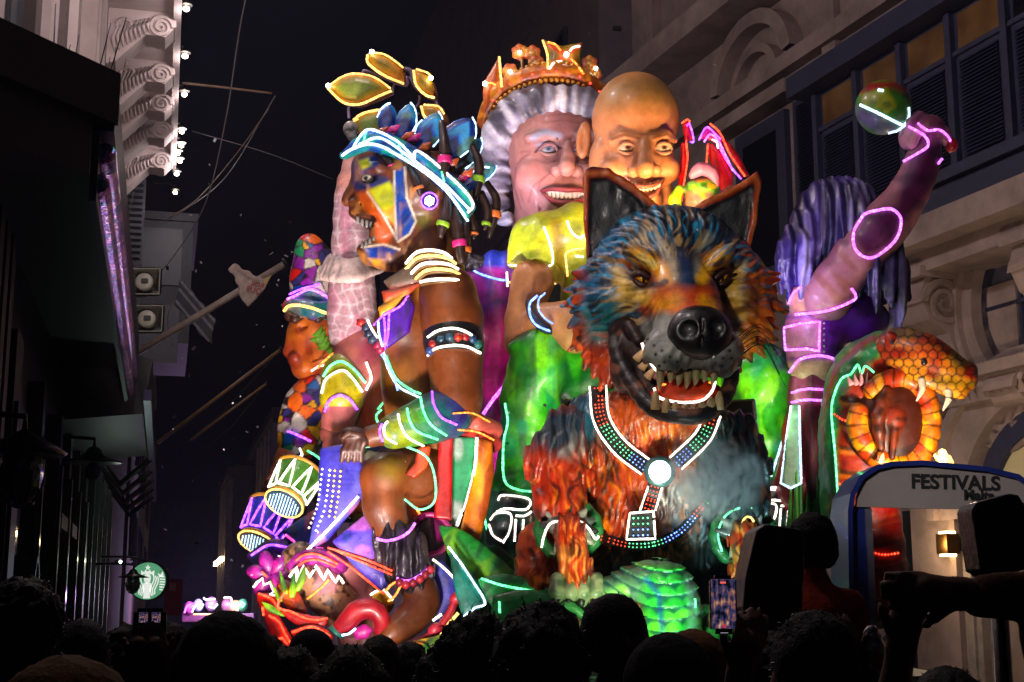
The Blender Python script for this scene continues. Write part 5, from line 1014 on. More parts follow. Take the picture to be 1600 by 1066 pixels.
    go = g.make('gown', 'paint', paint=gp, disp=lambda x, y, z: 3*np.sin(x*.14+2.5*vn(x*.02, y*.015, 0)))
    f.neon([(732, 418), (750, 428), (775, 436), (790, 438)], 'b', 2, parent=go); f.neon([(794, 596), (770, 625), (752, 652)], 'v', 3, parent=go); f.neon([(750, 600), (745, 624), (754, 626)], 'm', 2, parent=go)
    fr = f.new(3); fr.c([(735, 412, 20, 16), (770, 420, 10, 14), (800, 425, 10, 14)], '1c1418', 6); fr.make('fur_collar', 'fur_paint', parent=go, disp=lambda x, y, z: 3*vn(x*.2, y*.2, z*.2))
    return f
lady = build_lady()
# ================================================================== painted warrior
def build_warrior():
    f = Fig('warrior_figure', 'giant shouting warrior figure with painted face, blue feather headdress and lit neck rings', 'parade figure', 650, 520, 12.4, 1010)
    SK, SD = '6b3a1e', '3c1d10'
    h = f.new(2.2)
    h.e(655, 290, 12, 82, 74, 78, '5a2e1a', 12).e(600, 318, 0, 48, 72, 58, SK, 16).e(585, 262, 0, 36, 34, 46, SK, 14)
    h.c([(563, 262, 0, 12), (560, 284, -3, 11), (548, 306, -3, 12)], SK, 8).e(543, 314, -3, 10, 9, 11, SK, 5).e(554, 318, -18, 10, 8, 9, SK, 5)
    h.e(557, 334, -2, 13, 9, 26, '54281a', 6, -15); h.c([(650, 372, 8, 34), (610, 396, 0, 26), (580, 398, 0, 18)], SK, 14).e(572, 388, -2, 15, 14, 22, '5c2c18', 8)
    h.e(606, 330, -42, 30, 22, 20, SK, 12); h.c([(566, 262, -36, 8), (590, 262, -52, 8), (610, 268, -50, 6)], SK, 6)
    h.e(574, 277, -50, 15, 9, 14, SD, 4, -14, True); h.e(564, 362, -4, 18, 26, 52, '140606', 4, -18, True).e(578, 354, -4, 18, 14, 52, '140606', 4, 0, True)
    h.c([(565, 318, -36, 3), (588, 340, -50, 3.5), (598, 372, -46, 3)], SK, 4, True); h.c([(668, 370, 22, 54), (680, 450, 22, 50)], SK, 16)
    def hp(s):
        s.streak(lambda q: vn(q.x*.03, q.y*.03, 6), '4a2414', .0, .7, .7)
        s.fill([(550, 250), (590, 242), (600, 255), (570, 268), (560, 300), (552, 290)], '14306e', 4); s.fill([(560, 252), (575, 248), (580, 258), (566, 265)], 'c8c020', 3); s.fill([(592, 250), (625, 258), (622, 275), (596, 278)], '7a3c1c', 5)
        s.fill([(568, 272), (600, 275), (612, 286), (575, 296), (556, 296)], '16286a', 4)
        s.fill([(575, 298), (608, 284), (618, 300), (620, 350), (600, 335)], 'bcc414', 3); s.fill([(598, 330), (616, 322), (619, 355)], 'e08c10', 4)
        s.fill([(555, 300), (575, 300), (600, 338), (616, 368), (600, 392), (588, 372), (585, 345), (566, 322)], 'b4521a', 4)
        s.fill([(616, 268), (630, 262), (634, 310), (648, 345), (644, 362), (620, 375), (618, 330)], '1b4aa0', 3); s.stroke([(616, 268), (617, 320), (620, 374), (600, 338), (574, 300)], 1.8, 'c8c0b0', .4); s.stroke([(632, 262), (636, 310), (650, 346), (640, 366), (622, 378)], 1.8, 'c8c0b0', .4)
        s.fill([(570, 386), (600, 384), (622, 390), (600, 408), (580, 412)], '1a3a8c', 3); s.stroke([(568, 386), (600, 382), (624, 390)], 1.8, 'd8c8b0', .4); s.fill([(576, 404), (600, 406), (586, 416)], 'd89a18', 3)
        s.streak(lambda q: vn(q.x*.05+q.y*.03, q.y*.05, 5), '2a1008', .1, .7, .55); s.streak(lambda q: vn(q.x*.12, q.y*.05, 15), 'd89a5a', .35, .8, .4)
        s.stroke([(549, 337), (556, 341), (570, 343), (586, 346)], 2.6, '3a1612', .5); s.stroke([(662, 345)], 10, '5a7a28', .9, .5)
    ho = h.make('head', 'skin_paint', paint=hp)
    e = f.new(1.4); e.e(575, 279, -36, 9, 8, 9, 'cfc8b0', 1); e.make('eye', 'nose_varnish', parent=ho, paint=lambda s: s.stroke([(572, 279)], 4, '100804', .3))
    for i, (x, y, L) in enumerate(((556, 344, 9), (563, 347, 10), (570, 349, 11), (577, 351, 11), (584, 354, 10))): f.tube('upper_tooth', [(x+3, y-5, -26, 3), (x+3, y+L*.3, -27, 2.6), (x+3, y+L*.7, -26, 1.2)], '8c8a86', 'skin_paint', parent=ho, sides=7, n=3)
    for i, (x, y) in enumerate(((563, 382), (569, 379), (575, 375), (581, 370), (586, 364))): f.tube('lower_tooth', [(x+3, y+6, -26, 3), (x+3, y, -27, 2.6), (x+3, y-4, -26, 1.2)], '77746e', 'skin_paint', parent=ho, sides=7, n=3)
    ed = f.new(1.8); ed.e(670, 314, -72, 14, 14, 8, '3a1a70', 2); eo = ed.make('ear_disc', 'paint', parent=ho); balls(f, [(671, 314, -82)], 8.5, 'fff', 'ear_light', glow('ear_glow', (.93, .85, 1), 7), parent=eo)
    f.neon([(671+13*math.cos(a), 314+13*math.sin(a)) for a in np.linspace(0, 2*PI, 13)], 'p', 1.4, dz=-80, parent=eo)
    # hair & dreadlocks
    g = f.new(2.8); g.e(688, 272, 18, 66, 62, 66, '20130f', 10).e(640, 250, 0, 70, 40, 60, '20130f', 10); g.make('hair', 'fur_paint', parent=ho, disp=lambda x, y, z: 3*np.sin(y*.25+x*.1+2*vn(x*.04, y*.04, z*.04)))
    D = [([(690, 190, -60, 5), (694, 220, -72, 8), (695, 250, -76, 9), (692, 285, -74, 5)], 'm'), ([(738, 228, -40, 6), (748, 255, -44, 8), (748, 280, -44, 8), (742, 312, -42, 4)], 'g'), ([(760, 285, -20, 5), (775, 310, -22, 7), (774, 335, -22, 7), (764, 372, -20, 3)], 'o'),
         ([(752, 300, -30, 5), (762, 330, -30, 7), (760, 350, -30, 5), (757, 360, -30, 3)], 'g'), ([(698, 300, -66, 6), (699, 330, -70, 8), (692, 350, -70, 8), (688, 372, -68, 4)], 'g'), ([(712, 320, -60, 7), (714, 350, -62, 9), (718, 380, -60, 9), (722, 412, -56, 6)], 'm'),
         ([(725, 335, -50, 6), (727, 360, -52, 8), (726, 390, -50, 8), (724, 410, -48, 4)], 'o'), ([(734, 335, -40, 5), (740, 352, -42, 6), (741, 365, -42, 4), (740, 374, -42, 2)], 'o'), ([(640, 262, -66, 5), (648, 280, -70, 7), (654, 294, -70, 6), (657, 306, -68, 2)], 'o'), ([(600, 246, -50, 4), (607, 252, -54, 5), (611, 258, -54, 4), (612, 262, -52, 2)], 'm')]
    BC = {'m': 'd02078', 'g': '8ec024', 'o': 'd8702a'}
    for p, bcol in D:
        d = f.tube('dreadlock', p, '2a1812', 'fur_paint', parent=ho, sides=9); q = cr(p, 6); i = int(len(q)*.62); a, b = q[i], q[min(i+2, len(q)-1)]
        f.tube('hair_bead', [tuple(a[:3])+(a[3]+2.2,), tuple(b[:3])+(b[3]+2.4,)], BC[bcol], parent=d, sides=9) if False else f.tube('hair_bead', [tuple(a[:3])+(a[3]+2.2,), tuple((a[:3]+b[:3])/2)+(a[3]+2.6,), tuple(b[:3])+(a[3]+2.2,)], BC[bcol], parent=ho, sides=10, n=2)
    # headdress band
    hb = f.new(2.4); hb.p([(536, 240), (552, 222), (580, 204), (612, 212), (650, 232), (690, 258), (732, 300), (742, 322), (730, 345), (700, 305), (660, 270), (615, 244), (575, 232), (556, 238), (538, 248)], -62, 12, '1b4a96', 4)
    hb.c([(536, 243, -40, 6), (580, 218, -66, 8), (660, 250, -80, 8), (735, 322, -60, 8)], '2a7ab0', 8)
    bo = hb.make('headdress_band', 'paint', parent=ho, paint=lambda s: (s.streak(lambda q: vn(q.x*.06+q.y*.05, q.y*.06, 3), '2fa88c', .1, .5, .8), s.stroke([(600, 222), (650, 250), (700, 290), (735, 332)], 4, '14265c', .5)))
    f.neon([(535, 243), (550, 233), (574, 225), (596, 229), (615, 239), (659, 266), (699, 300), (731, 345)], 'c', 2.8, 3, parent=bo); f.neon([(552, 230), (562, 214), (574, 203), (592, 206), (622, 222), (645, 245)], 'c', 2.4, 3, parent=bo); f.neon([(646, 254), (652, 236), (689, 263), (730, 303), (739, 322), (731, 332)], 'w', 2.4, 3, parent=bo)
    f.neon([(560, 226), (595, 216), (640, 246), (690, 284), (736, 330)], 'c', 2.4, 3, parent=bo)
    for p in ([(622, 228), (630, 242)], [(690, 268), (694, 284)], [(566, 228), (572, 206)]): f.neon(p, 'g', 1.8, 3, parent=bo)
    sk = f.new(1.8); sk.e(548, 202, -40, 12, 13, 12, 'a8a098', 4).e(550, 214, -40, 8, 7, 9, 'a8a098', 3); sk.e(543, 203, -50, 4, 4, 5, '1a1414', 1, 0, True).e(552, 203, -51, 4, 4, 5, '1a1414', 1, 0, True); sk.make('skull_ornament', 'paint', parent=ho)
    # feathers
    FE = [((600, 212), (610, 161), 20, -40), ((625, 222), (641, 160), 22, -45), ((655, 238), (685, 174), 26, -50), ((690, 250), (738, 183), 34, -40), ((705, 268), (752, 215), 22, -20), ((715, 280), (776, 259), 22, -30), ((722, 300), (765, 262), 16, -45), ((665, 240), (660, 188), 20, -20)]
    for (bx, by), (tx, ty), wd, dz in FE:
        wd *= 1.3
        ex, ey = tx-bx, ty-by; L = math.hypot(ex, ey); ux, uy = ex/L, ey/L; nx, ny = -uy, ux
        prof = [(0, .35), (.25, .8), (.5, 1), (.75, .8), (.92, .4), (1, 0)]; out = [(bx+ux*L*t+nx*wd*w_*.6, by+uy*L*t+ny*wd*w_*.6) for t, w_ in prof]+[(bx+ux*L*t-nx*wd*w_*.6, by+uy*L*t-ny*wd*w_*.6) for t, w_ in prof[-2::-1]]
        q = f.new(2.2); q.p(out, dz, 5, '1c55b8', 2, puff=8, ay=-.15)
        def fp(s, bx=bx, by=by, nx=nx, ny=ny, ux=ux, uy=uy):
            k = lambda q_: vn(((q_.x-bx)*ux+(q_.y-by)*uy)*.1+np.abs((q_.x-bx)*nx+(q_.y-by)*ny)*.14, ((q_.x-bx)*nx+(q_.y-by)*ny)*.03, 3)
            s.streak(k, '0a2058', .05, .45, .9); s.streak(lambda q_: -k(q_), '58b8e8', .2, .6, .7); s.streak(lambda q_: vn(q_.x*.05, q_.y*.05, 9), '6a8a3a', .35, .6, .6)
        fo = q.make('feather', 'paint', parent=ho, paint=fp); f.neon([out[i] for i in (1, 2, 3, 4, 5)] if wd > 27 else [out[i] for i in (5, 6, 7, 8)], 'c', 1.7, 2, parent=ho)
    for x, y, c_ in ((596, 206, 'b8481c'), (612, 203, 'd02890'), (636, 213, 'c8501c'), (646, 216, 'd02890'), (662, 230, 'c8601c'), (705, 255, 'b8501c'), (720, 280, 'd02878'), (728, 272, 'c8501c')):
        q = f.new(1.8); q.p([(x-12, y+6), (x-2, y-6), (x+14, y-9), (x+8, y+5)], -64, 4, c_, 2, puff=5); q.make('small_feather', 'paint', parent=ho, hit=False)
    # torso
    b = f.new(2.8); b.c([(675, 460, 25, 58), (655, 560, 30, 58), (665, 690, 40, 62)], SK, 16).e(628, 510, 0, 46, 46, 44, SK, 14).e(640, 600, 5, 44, 60, 44, SK, 14)
    bo = b.make('torso', 'skin_paint', paint=lambda s: (s.streak(lambda q: vn(q.x*.03, q.y*.02, 6), '40200f', .05, .6, .8), s.streak(lambda q: vn(q.x*.04, q.y*.02, 16), 'a06a2a', .2, .6, .6), s.fill([(590, 560), (640, 560), (700, 690), (600, 700)], '8a5a1c', 14, .6)))
    a = f.new(2.4); a.c([(700, 462, -22, 46), (706, 500, -30, 47), (710, 560, -38, 41), (714, 618, -45, 39)], SK, 10).e(714, 632, -46, 36, 30, 36, SK, 10).c([(706, 640, -48, 33), (660, 662, -66, 28), (610, 675, -80, 18), (580, 682, -84, 16)], SK, 10)
    ao = a.make('arm', 'skin_paint', paint=lambda s: (s.streak(lambda q: vn(q.x*.03, q.y*.02, 6), '40200f', .05, .6, .7), s.stroke([(690, 470), (700, 500)], 14, '8a4e2a', .9, .6)))
    k = f.new(2.2); k.e(556, 684, -88, 26, 15, 14, SD, 6, -12)
    for i in range(4): k.c([(545+i*8, 690, -92-i*2, 6), (537+i*9, 704, -94, 5), (534+i*10, 720, -88, 4)], SD, 2)
    k.c([(560, 680, -98, 6), (545, 676, -104, 5), (536, 684, -104, 4)], SD, 2); k.make('hand', 'skin_paint', parent=ao)
    # neck rings, arm bands
    for i, (x0, y0, x1, y1, up) in enumerate(((634, 412, 706, 404, 17), (634, 421, 712, 412, 17), (640, 430, 716, 421, 15), (648, 437, 720, 430, 13), (657, 441, 724, 440, 4))):
        xm, ym = (x0+x1)/2, (y0+y1)/2; p = [(x0, y0), (x0+(x1-x0)*.22, ym-up*.75), (xm, ym-up), (x0+(x1-x0)*.8, ym-up*.8), (x1, y1)]
        f.tube('neck_ring', [(x, y+3.5, -45-20*math.sin(PI*j/4), 4) for j, (x, y) in enumerate(p)], '6a4a1c', parent=ho); f.neon([(x, y) for x, y in p], 'y' if i < 4 else 'w', 2.6, dz=-58, parent=ho) if False else f.tube('led_strip', [(x, y, -50-20*math.sin(PI*j/4), 2.6) for j, (x, y) in enumerate(p)], None, neon_mat('y' if i % 2 else 'w'), parent=ho, sides=6)
    ab = f.new(2.4); ab.c([(708, 530, -36, 47), (710, 540, -37, 46)], '10161c', 3); abo = ab.make('arm_band', 'paint', parent=ao)
    f.neon([(668, 527), (684, 517), (705, 513), (722, 516), (738, 524)], 'w', 2.4, 3, parent=ao); f.neon([(668, 556), (680, 545), (705, 540), (730, 542), (751, 552)], 'w', 2.4, 3, parent=ao)
    for x, y, c_ in ((672, 548, '2a4a8c'), (676, 538, 'a01c1c'), (690, 530, '20506c'), (703, 527, '20506c'), (716, 527, 'b03018'), (727, 527, '9c1c1c'), (738, 530, '204a7c'), (747, 538, '1c6a6a')): balls(f, [(x, y, -84+abs(x-710)*.45)], 8, c_, 'bead', parent=ao)
    gb = f.new(2.3); gb.c([(700, 645, -50, 39), (680, 652, -58, 38)], '2c2a6a', 2).c([(672, 655, -60, 37), (646, 664, -70, 32)], '1f8a3c', 2).c([(640, 666, -72, 31), (616, 674, -80, 26)], '7c8a18', 2); go = gb.make('forearm_band', 'paint', parent=ao, paint=lambda s: s.streak(lambda q: vn(q.x*.06, q.y*.06, 3), '0f5a50', .2, .6, .6))
    for p, c_ in (([(675, 612), (678, 632), (690, 652), (714, 664)], 'p'), ([(657, 621), (662, 643), (674, 664), (698, 681)], 'g'), ([(636, 638), (640, 656), (652, 674), (684, 687)], 'g'), ([(622, 647), (626, 664), (638, 684), (662, 697)], 'w'), ([(606, 658), (600, 668), (604, 684), (620, 694)], 'w'), ([(597, 662), (593, 674), (598, 690)], 'p')): f.neon(p, c_, 2.2, 2.5, parent=go)
    # chest pieces
    w_ = f.new(2.2); w_.p([(598, 440), (640, 412), (655, 432), (660, 440), (610, 455)], -48, 6, '5a4a3a', 2, puff=8).p([(596, 455), (660, 442), (640, 460), (600, 475)], -50, 6, 'b03a20', 2, puff=6).p([(590, 480), (636, 456), (612, 488), (594, 496)], -52, 6, 'd89a1c', 2, puff=6)
    w_.make('collar_feathers', 'paint', parent=bo)
    v = f.new(2.2); v.p([(586, 506), (612, 486), (640, 462), (648, 480), (640, 520), (606, 545), (594, 540)], -50, 5, '4a1c90', 2, puff=5); v.make('breast_plate', 'paint', parent=bo, paint=lambda s: s.streak(lambda q: vn(q.x*.08, q.y*.05, 2), '2a0c50', .1, .5, .8))
    for p, c_ in (([(638, 462), (626, 478), (612, 486), (598, 494), (584, 508)], 'p'), ([(591, 502), (592, 520), (598, 544), (606, 575), (623, 604), (657, 622)], 'c'), ([(600, 496), (602, 520), (600, 540)], 'p'), ([(608, 490), (606, 525), (600, 546)], 'p'), ([(603, 556), (618, 590), (640, 608), (658, 616)], 'g'), ([(592, 548), (612, 580), (622, 610)], 'b')): f.neon(p, c_, 2.1, 3, parent=bo)
    for i, (x, y, c_) in enumerate(((564, 504, 'b02420'), (572, 512, '20304c'), (576, 522, '20304c'), (582, 531, '30405c'), (590, 540, 'a02050'), (594, 546, 'a02050'))): balls(f, [(x, y, -48)], 8, c_, 'bead', parent=bo)
    f.neon([(574, 500), (582, 516), (590, 528)], 'w', 2.2, dz=-60, parent=bo)
    # leg
    l = f.new(2.5); l.c([(700, 740, 30, 46), (650, 745, -10, 42), (606, 745, -45, 35)], SK, 12).c([(597, 748, -48, 34), (600, 790, -48, 30), (613, 832, -42, 26), (632, 880, -35, 22), (648, 910, -32, 21)], SK, 12)
    l.c([(652, 905, -30, 22), (660, 940, -30, 24), (640, 968, -48, 22), (618, 986, -66, 17), (606, 996, -74, 11)], SK, 10, spl=2)
    lo = l.make('leg', 'skin_paint', paint=lambda s: (s.streak(lambda q: vn(q.x*.03, q.y*.02, 6), '40200f', .05, .6, .7), s.stroke([(610, 735)], 16, '8a7a2a', .9, .5), s.stroke([(600, 760), (606, 800)], 9, '96562e', .9, .5)))
    for i in range(5): q = f.new(1.8); q.c([(600+i*8, 992-i*1, -76+i*4, 6), (596+i*8, 1000-i*1.5, -82+i*4, 5)], SD, 2); q.make('toe', 'skin_paint', parent=lo, hit=False)
    k = f.new(2.4); k.c([(616, 838, -42, 33), (628, 864, -38, 38), (640, 893, -35, 35)], '141018', 6); k.make('fur_anklet', 'fur_paint', parent=lo, disp=lambda x, y, z: 3.5*np.sin(x*.35+2*vn(x*.06, y*.03, z*.05))+2.5*vn(x*.2, y*.1, z*.15), paint=lambda s: s.streak(lambda q: vn(q.x*.2, q.y*.06, 2), '3a3440', .1, .5, .7))
    f.neon([(588, 842), (605, 845), (625, 840), (640, 830), (648, 818)], 'v', 2.5, 3, parent=lo); f.neon([(620, 904), (636, 908), (652, 902), (666, 892), (672, 886)], 'v', 2.5, 5, parent=lo)
    for i, (x, y) in enumerate(((624, 910), (634, 914), (645, 911), (656, 905), (665, 898), (673, 890))): balls(f, [(x, y, -78)], 7, ['8c1c30', 'b02838'][i % 2], 'bead', parent=lo)
    # loin panels
    def panel(name, pts, dz, c1, c2, t=6, puff=0, sd=2, fx=.06, fy=.02, parent=None, c3=None):
        q = f.new(2.5); q.p(pts, dz, t, c1, 2, puff=puff); return q.make(name, 'paint', parent=parent or f.root, paint=lambda s: (s.streak(lambda v_: vn(v_.x*fx+vn(v_.x*.02, v_.y*.02, 1), v_.y*fy, sd), c2, .05, .5, .85), s.streak(lambda v_: vn(v_.x*fx, v_.y*fy, sd+9), c3 or c2, .2, .6, .6)))
    wb = f.new(2.4); wb.c([(715, 655, -20, 16), (745, 662, -25, 16), (772, 672, -10, 14)], 'c05a4c', 3).c([(715, 682, -20, 15), (745, 688, -25, 15), (772, 694, -10, 13)], 'b83a34', 3); wo = wb.make('waist_band', 'paint'); f.neon([(708, 646), (738, 646), (766, 660)], 'o', 1.6, 2, parent=wo); f.neon([(716, 672), (745, 675), (772, 688)], 'o', 1.6, 2, parent=wo)
    p1 = panel('red_panel', [(686, 685), (708, 683), (706, 814), (678, 810)], -50, 'a81c20', '7a0e18', 7); p2 = panel('green_panel', [(708, 684), (744, 684), (738, 740), (714, 830), (706, 815)], -35, '2a8a5a', '0c4a44', 6, c3='b8c8c0')
    p3 = panel('gold_panel', [(744, 684), (770, 690), (772, 740), (764, 790), (750, 845), (718, 832), (738, 750)], -40, 'd07a08', '8a3a04', 8, 10, c3='f0b020'); f.neon([(745, 684), (742, 730), (730, 775), (714, 822)], 'w', 2.8, 4, parent=p3)
    p4 = panel('buckle', [(652, 700), (674, 696), (668, 730), (648, 748), (632, 742), (648, 724)], -66, 'b8481c', '7a2a10', 7); p5 = panel('loin_cloth', [(518, 846), (572, 802), (590, 830), (600, 880), (616, 902), (596, 925), (556, 888)], -20, '4a3ea8', '1c2a6a', 7, 14, fx=.03, fy=.05, c3='b06aa8')
    for p in ([(512, 856), (540, 864), (580, 878), (612, 892)], [(512, 862), (545, 884), (575, 908), (600, 928)], [(520, 858), (560, 876), (612, 898)]): f.neon(p, 'r', 2, 3, parent=p5)
    f.neon([(602, 924), (614, 912), (628, 908), (618, 930), (606, 940)], 'o', 2, dz=-60, parent=p5)
    p6 = panel('hip_cloth', [(500, 700), (560, 690), (572, 760), (560, 790), (512, 846), (480, 862), (496, 780)], 20, '3c3aa0', '5a5ab8', 7, 12, c3='8a4a2a'); f.neon([(480, 860), (520, 820), (560, 776)], 'w', 2.6, 4, parent=p6)
    f.dots([(510, 730), (502, 790), (488, 828)], 'w', 2.2, 8, rows=2, rowgap=12, parent=p6); f.dots([(528, 732), (524, 775), (518, 812)], 'y', 2.4, 8, rows=2, rowgap=9, parent=p6)
    p7 = panel('side_cloth', [(672, 890), (690, 872), (712, 900), (716, 940), (690, 990), (668, 960)], 0, '4a4ab0', '24306a', 7, 10); f.neon([(676, 874), (692, 886), (706, 900), (714, 908)], 'w', 2.2, 3, parent=p7)
    f.neon([(560, 700), (612, 694), (640, 700), (668, 716), (680, 750), (678, 785), (655, 796), (632, 780)], 'g', 1.9, dz=-72, parent=lo)
    return f
warrior = build_warrior()
# ================================================================== dancer with a raised arm, holding a maraca
def build_dancer():
    f = Fig('dancer_figure', 'giant dancer figure with long purple hair, seen from behind, raising one arm', 'parade figure', 1300, 500, 13.4)
    SK = '90606a'; rr = random.Random(3)
    a = f.new(2.5); a.c([(1290, 465, -25, 40), (1308, 440, -35, 34), (1370, 365, -45, 37), (1405, 325, -45, 31), (1435, 272, -45, 26), (1448, 228, -45, 23)], SK, 12, spl=2)
    ao = a.make('arm', 'skin_paint', paint=lambda s: (s.fill([(1345, 335), (1400, 322), (1420, 240), (1480, 215), (1490, 260), (1410, 350), (1395, 385), (1352, 400), (1335, 375)], '4a1440', 7), s.streak(lambda q: vn(q.x*.05, q.y*.05, 3), '2a0a2e', .1, .6, .6, lambda q: np.clip((400-q.y)/20, 0, 1)), s.streak(lambda q: vn(q.x*.06-q.y*.05, q.y*.02, 5), '7a4432', .2, .6, .6, lambda q: np.clip((q.y-380)/20, 0, 1))))
    f.neon([(1345, 342), (1352, 334), (1370, 329), (1394, 327), (1408, 344), (1400, 374), (1372, 399), (1352, 402), (1336, 388), (1334, 363)], 'v', 2.6, 2.5, close=True, parent=ao)
    g = f.new(2.3); g.e(1448, 205, -45, 30, 25, 24, '7a3a58', 6, 25).e(1420, 215, -45, 16, 20, 18, 'b07a88', 6)
    for i in range(4): g.c([(1424+i*14, 192+i*6, -58, 9), (1436+i*13, 184+i*8, -50, 10), (1452+i*10, 192+i*10, -34, 9)], '9a5878', 3)
    g.c([(1425, 225, -60, 9), (1432, 208, -68, 8), (1448, 200, -68, 7)], 'b07a88', 3); go = g.make('fist', 'skin_paint', parent=ao)
    f.neon([(1412, 252), (1430, 242), (1450, 228), (1444, 212), (1420, 198)], 'v', 2.4, 3, parent=ao); f.neon([(1434, 193), (1450, 204), (1468, 203), (1482, 214), (1486, 226)], 'v', 2.2, 3, parent=ao); f.neon([(1466, 256), (1472, 248)], 'v', 2.4, 3, parent=ao)
    f.tube('red_knob', [(1480, 236, -40, 5), (1488, 228, -44, 9), (1490, 218, -44, 5)], 'b81c28', parent=ao)
    h = f.new(2.7); h.e(1312, 355, 20, 78, 80, 70, '3a2a6e', 12)
    for i in range(40):
        t = i/39; x0 = 1250+t*120; x1 = 1228+t*178+rr.uniform(-8, 8); y1 = 470+rr.uniform(-20, 55)*(.5+.5*t)-(1-t)*20; z = rr.uniform(-55, 25)
        if 1270 < x1 < 1330 and z < -10: z += 50
        h.c([(x0*.6+1310*.4, 300, z*.7, 14), (x0*.35+x1*.65, 380, z-12, 15), (x1, y1-35, z-4, 10), (x1+rr.uniform(-6, 4), y1, z, 2)], rr.choice(['2a1e54', '382a6e', '1c143c', '443678']), 4, spl=2)
    ho = h.make('hair', 'fur_paint', disp=lambda x, y, z: 2.4*np.sin(x*.4+3*vn(x*.02, y*.012, z*.03))+1.2*vn(x*.12, y*.02, z*.1), paint=lambda s: (s.streak(lambda q: vn(q.x*.12+vn(q.x*.02, q.y*.02, 1), q.y*.012, 2), '140e2e', .05, .5, .8), s.streak(lambda q: vn(q.x*.14, q.y*.012, 7), '9a90c0', .25, .6, .7)))
    b = f.new(2.7); b.c([(1280, 470, 10, 50), (1275, 520, 12, 46), (1268, 580, 15, 40)], '5a1c78', 14).e(1330, 500, 15, 60, 40, 45, '4a1a78', 16).e(1255, 470, -10, 26, 26, 30, 'c08a80', 10)
    def bp(s): s.fill([(1218, 500), (1285, 495), (1284, 556), (1222, 560)], 'a86a86', 3); s.fill([(1228, 565), (1315, 560), (1310, 625), (1230, 628)], 'a8806e', 4); s.fill([(1240, 445), (1335, 450), (1325, 478), (1245, 490)], 'b57868', 6); s.streak(lambda q: vn(q.x*.04, q.y*.09, 5), '2a0c48', .1, .5, .8, lambda q: np.clip((q.x-1292)/8, 0, 1))
    bo = b.make('vest', 'paint', paint=bp)
    for p in ([(1242, 492), (1292, 486), (1331, 471), (1337, 462), (1331, 451)], [(1252, 448), (1240, 458), (1232, 475)], [(1233, 582), (1250, 562), (1276, 556), (1298, 559), (1313, 568)]): f.neon(p, 'v', 2.5, 3, parent=bo)
    f.neon([(1225, 512), (1250, 506), (1281, 503), (1280, 549), (1262, 545), (1227, 547)], 'v', 2.3, 3, close=True, smooth=False, parent=bo)
    for i in range(6): balls(f, [(1288, 505+i*9, -45)], 2.2, '8a7a90', 'rivet', parent=bo)
    k = f.new(2.8); k.c([(1268, 612, 15, 34), (1268, 680, 12, 42), (1262, 760, 10, 54)], '7a1420', 10); k.c([(1266, 605, 14, 37), (1266, 628, 14, 37)], '9a4a6a', 2)
    ko = k.make('skirt', 'paint', paint=lambda s: s.streak(lambda q: vn(q.x*.06, q.y*.02, 3), '3a0610', .05, .5, .8), disp=lambda x, y, z: 2.4*np.sin(x*.15+2*vn(x*.03, y*.02, 0)))
    f.neon([(1236, 614), (1260, 608), (1291, 609)], 'v', 2.2, 3, parent=ko); f.neon([(1236, 629), (1260, 625), (1289, 626)], 'v', 2.2, 3, parent=ko)
    s_ = f.new(2.3); s_.p([(1236, 632), (1250, 632), (1252, 755), (1236, 764), (1220, 756)], -42, 5, '7aa890', 2); so_ = s_.make('sash', 'paint'); f.neon([(1236, 634), (1228, 690), (1220, 755), (1235, 763), (1252, 755), (1250, 690), (1249, 634)], 'c', 2, 3, smooth=False, parent=so_)
    for i in range(14):
        x = 1232+i*6; l = f.new(2.4); l.p([(x-7, 850), (x+rr.uniform(-6, 6), 690+rr.uniform(0, 60)), (x+8, 850)], -20-rr.uniform(0, 30), 4, rr.choice(['1c7a2a', '3a9a28', '0f5a2a']), 2, puff=4); l.make('leaf_blade', 'paint', hit=False)
    return f
dancer = build_dancer()
def build_maraca():
    f = Fig('maraca', 'round green and red maraca with white light strip held in raised fist', 'maraca', 1385, 180, 13.15, 240, None)
    m = f.new(2.2); m.e(1380, 168, 0, 43, 41, 42, '3a7a2a', 2); m.c([(1405, 188, 0, 12), (1440, 216, 0, 8)], 'a04a20', 8)
    mo = m.make('shell', 'paint', paint=lambda s: (s.fill([(1335, 130), (1420, 125), (1420, 150), (1395, 138), (1345, 148)], '8a2018', 5), s.fill([(1345, 148), (1385, 136), (1402, 165), (1385, 178), (1345, 165)], '86901a', 3), s.fill([(1335, 165), (1375, 180), (1410, 205), (1375, 212), (1340, 190)], '5a5878', 5), s.streak(lambda q: vn(q.x*.08, q.y*.08, 2), '1c4a3a', .2, .6, .6)))
    f.neon([(1344, 164), (1370, 176), (1410, 196)], 'c', 2.6, 2.5, parent=mo); f.neon([(1388, 208), (1402, 204), (1412, 197), (1420, 183), (1420, 168)], 'c', 2.4, 2.5, parent=mo); f.neon([(1372, 140), (1380, 142)], 'c', 2.6, 2.5, parent=mo)
build_maraca()
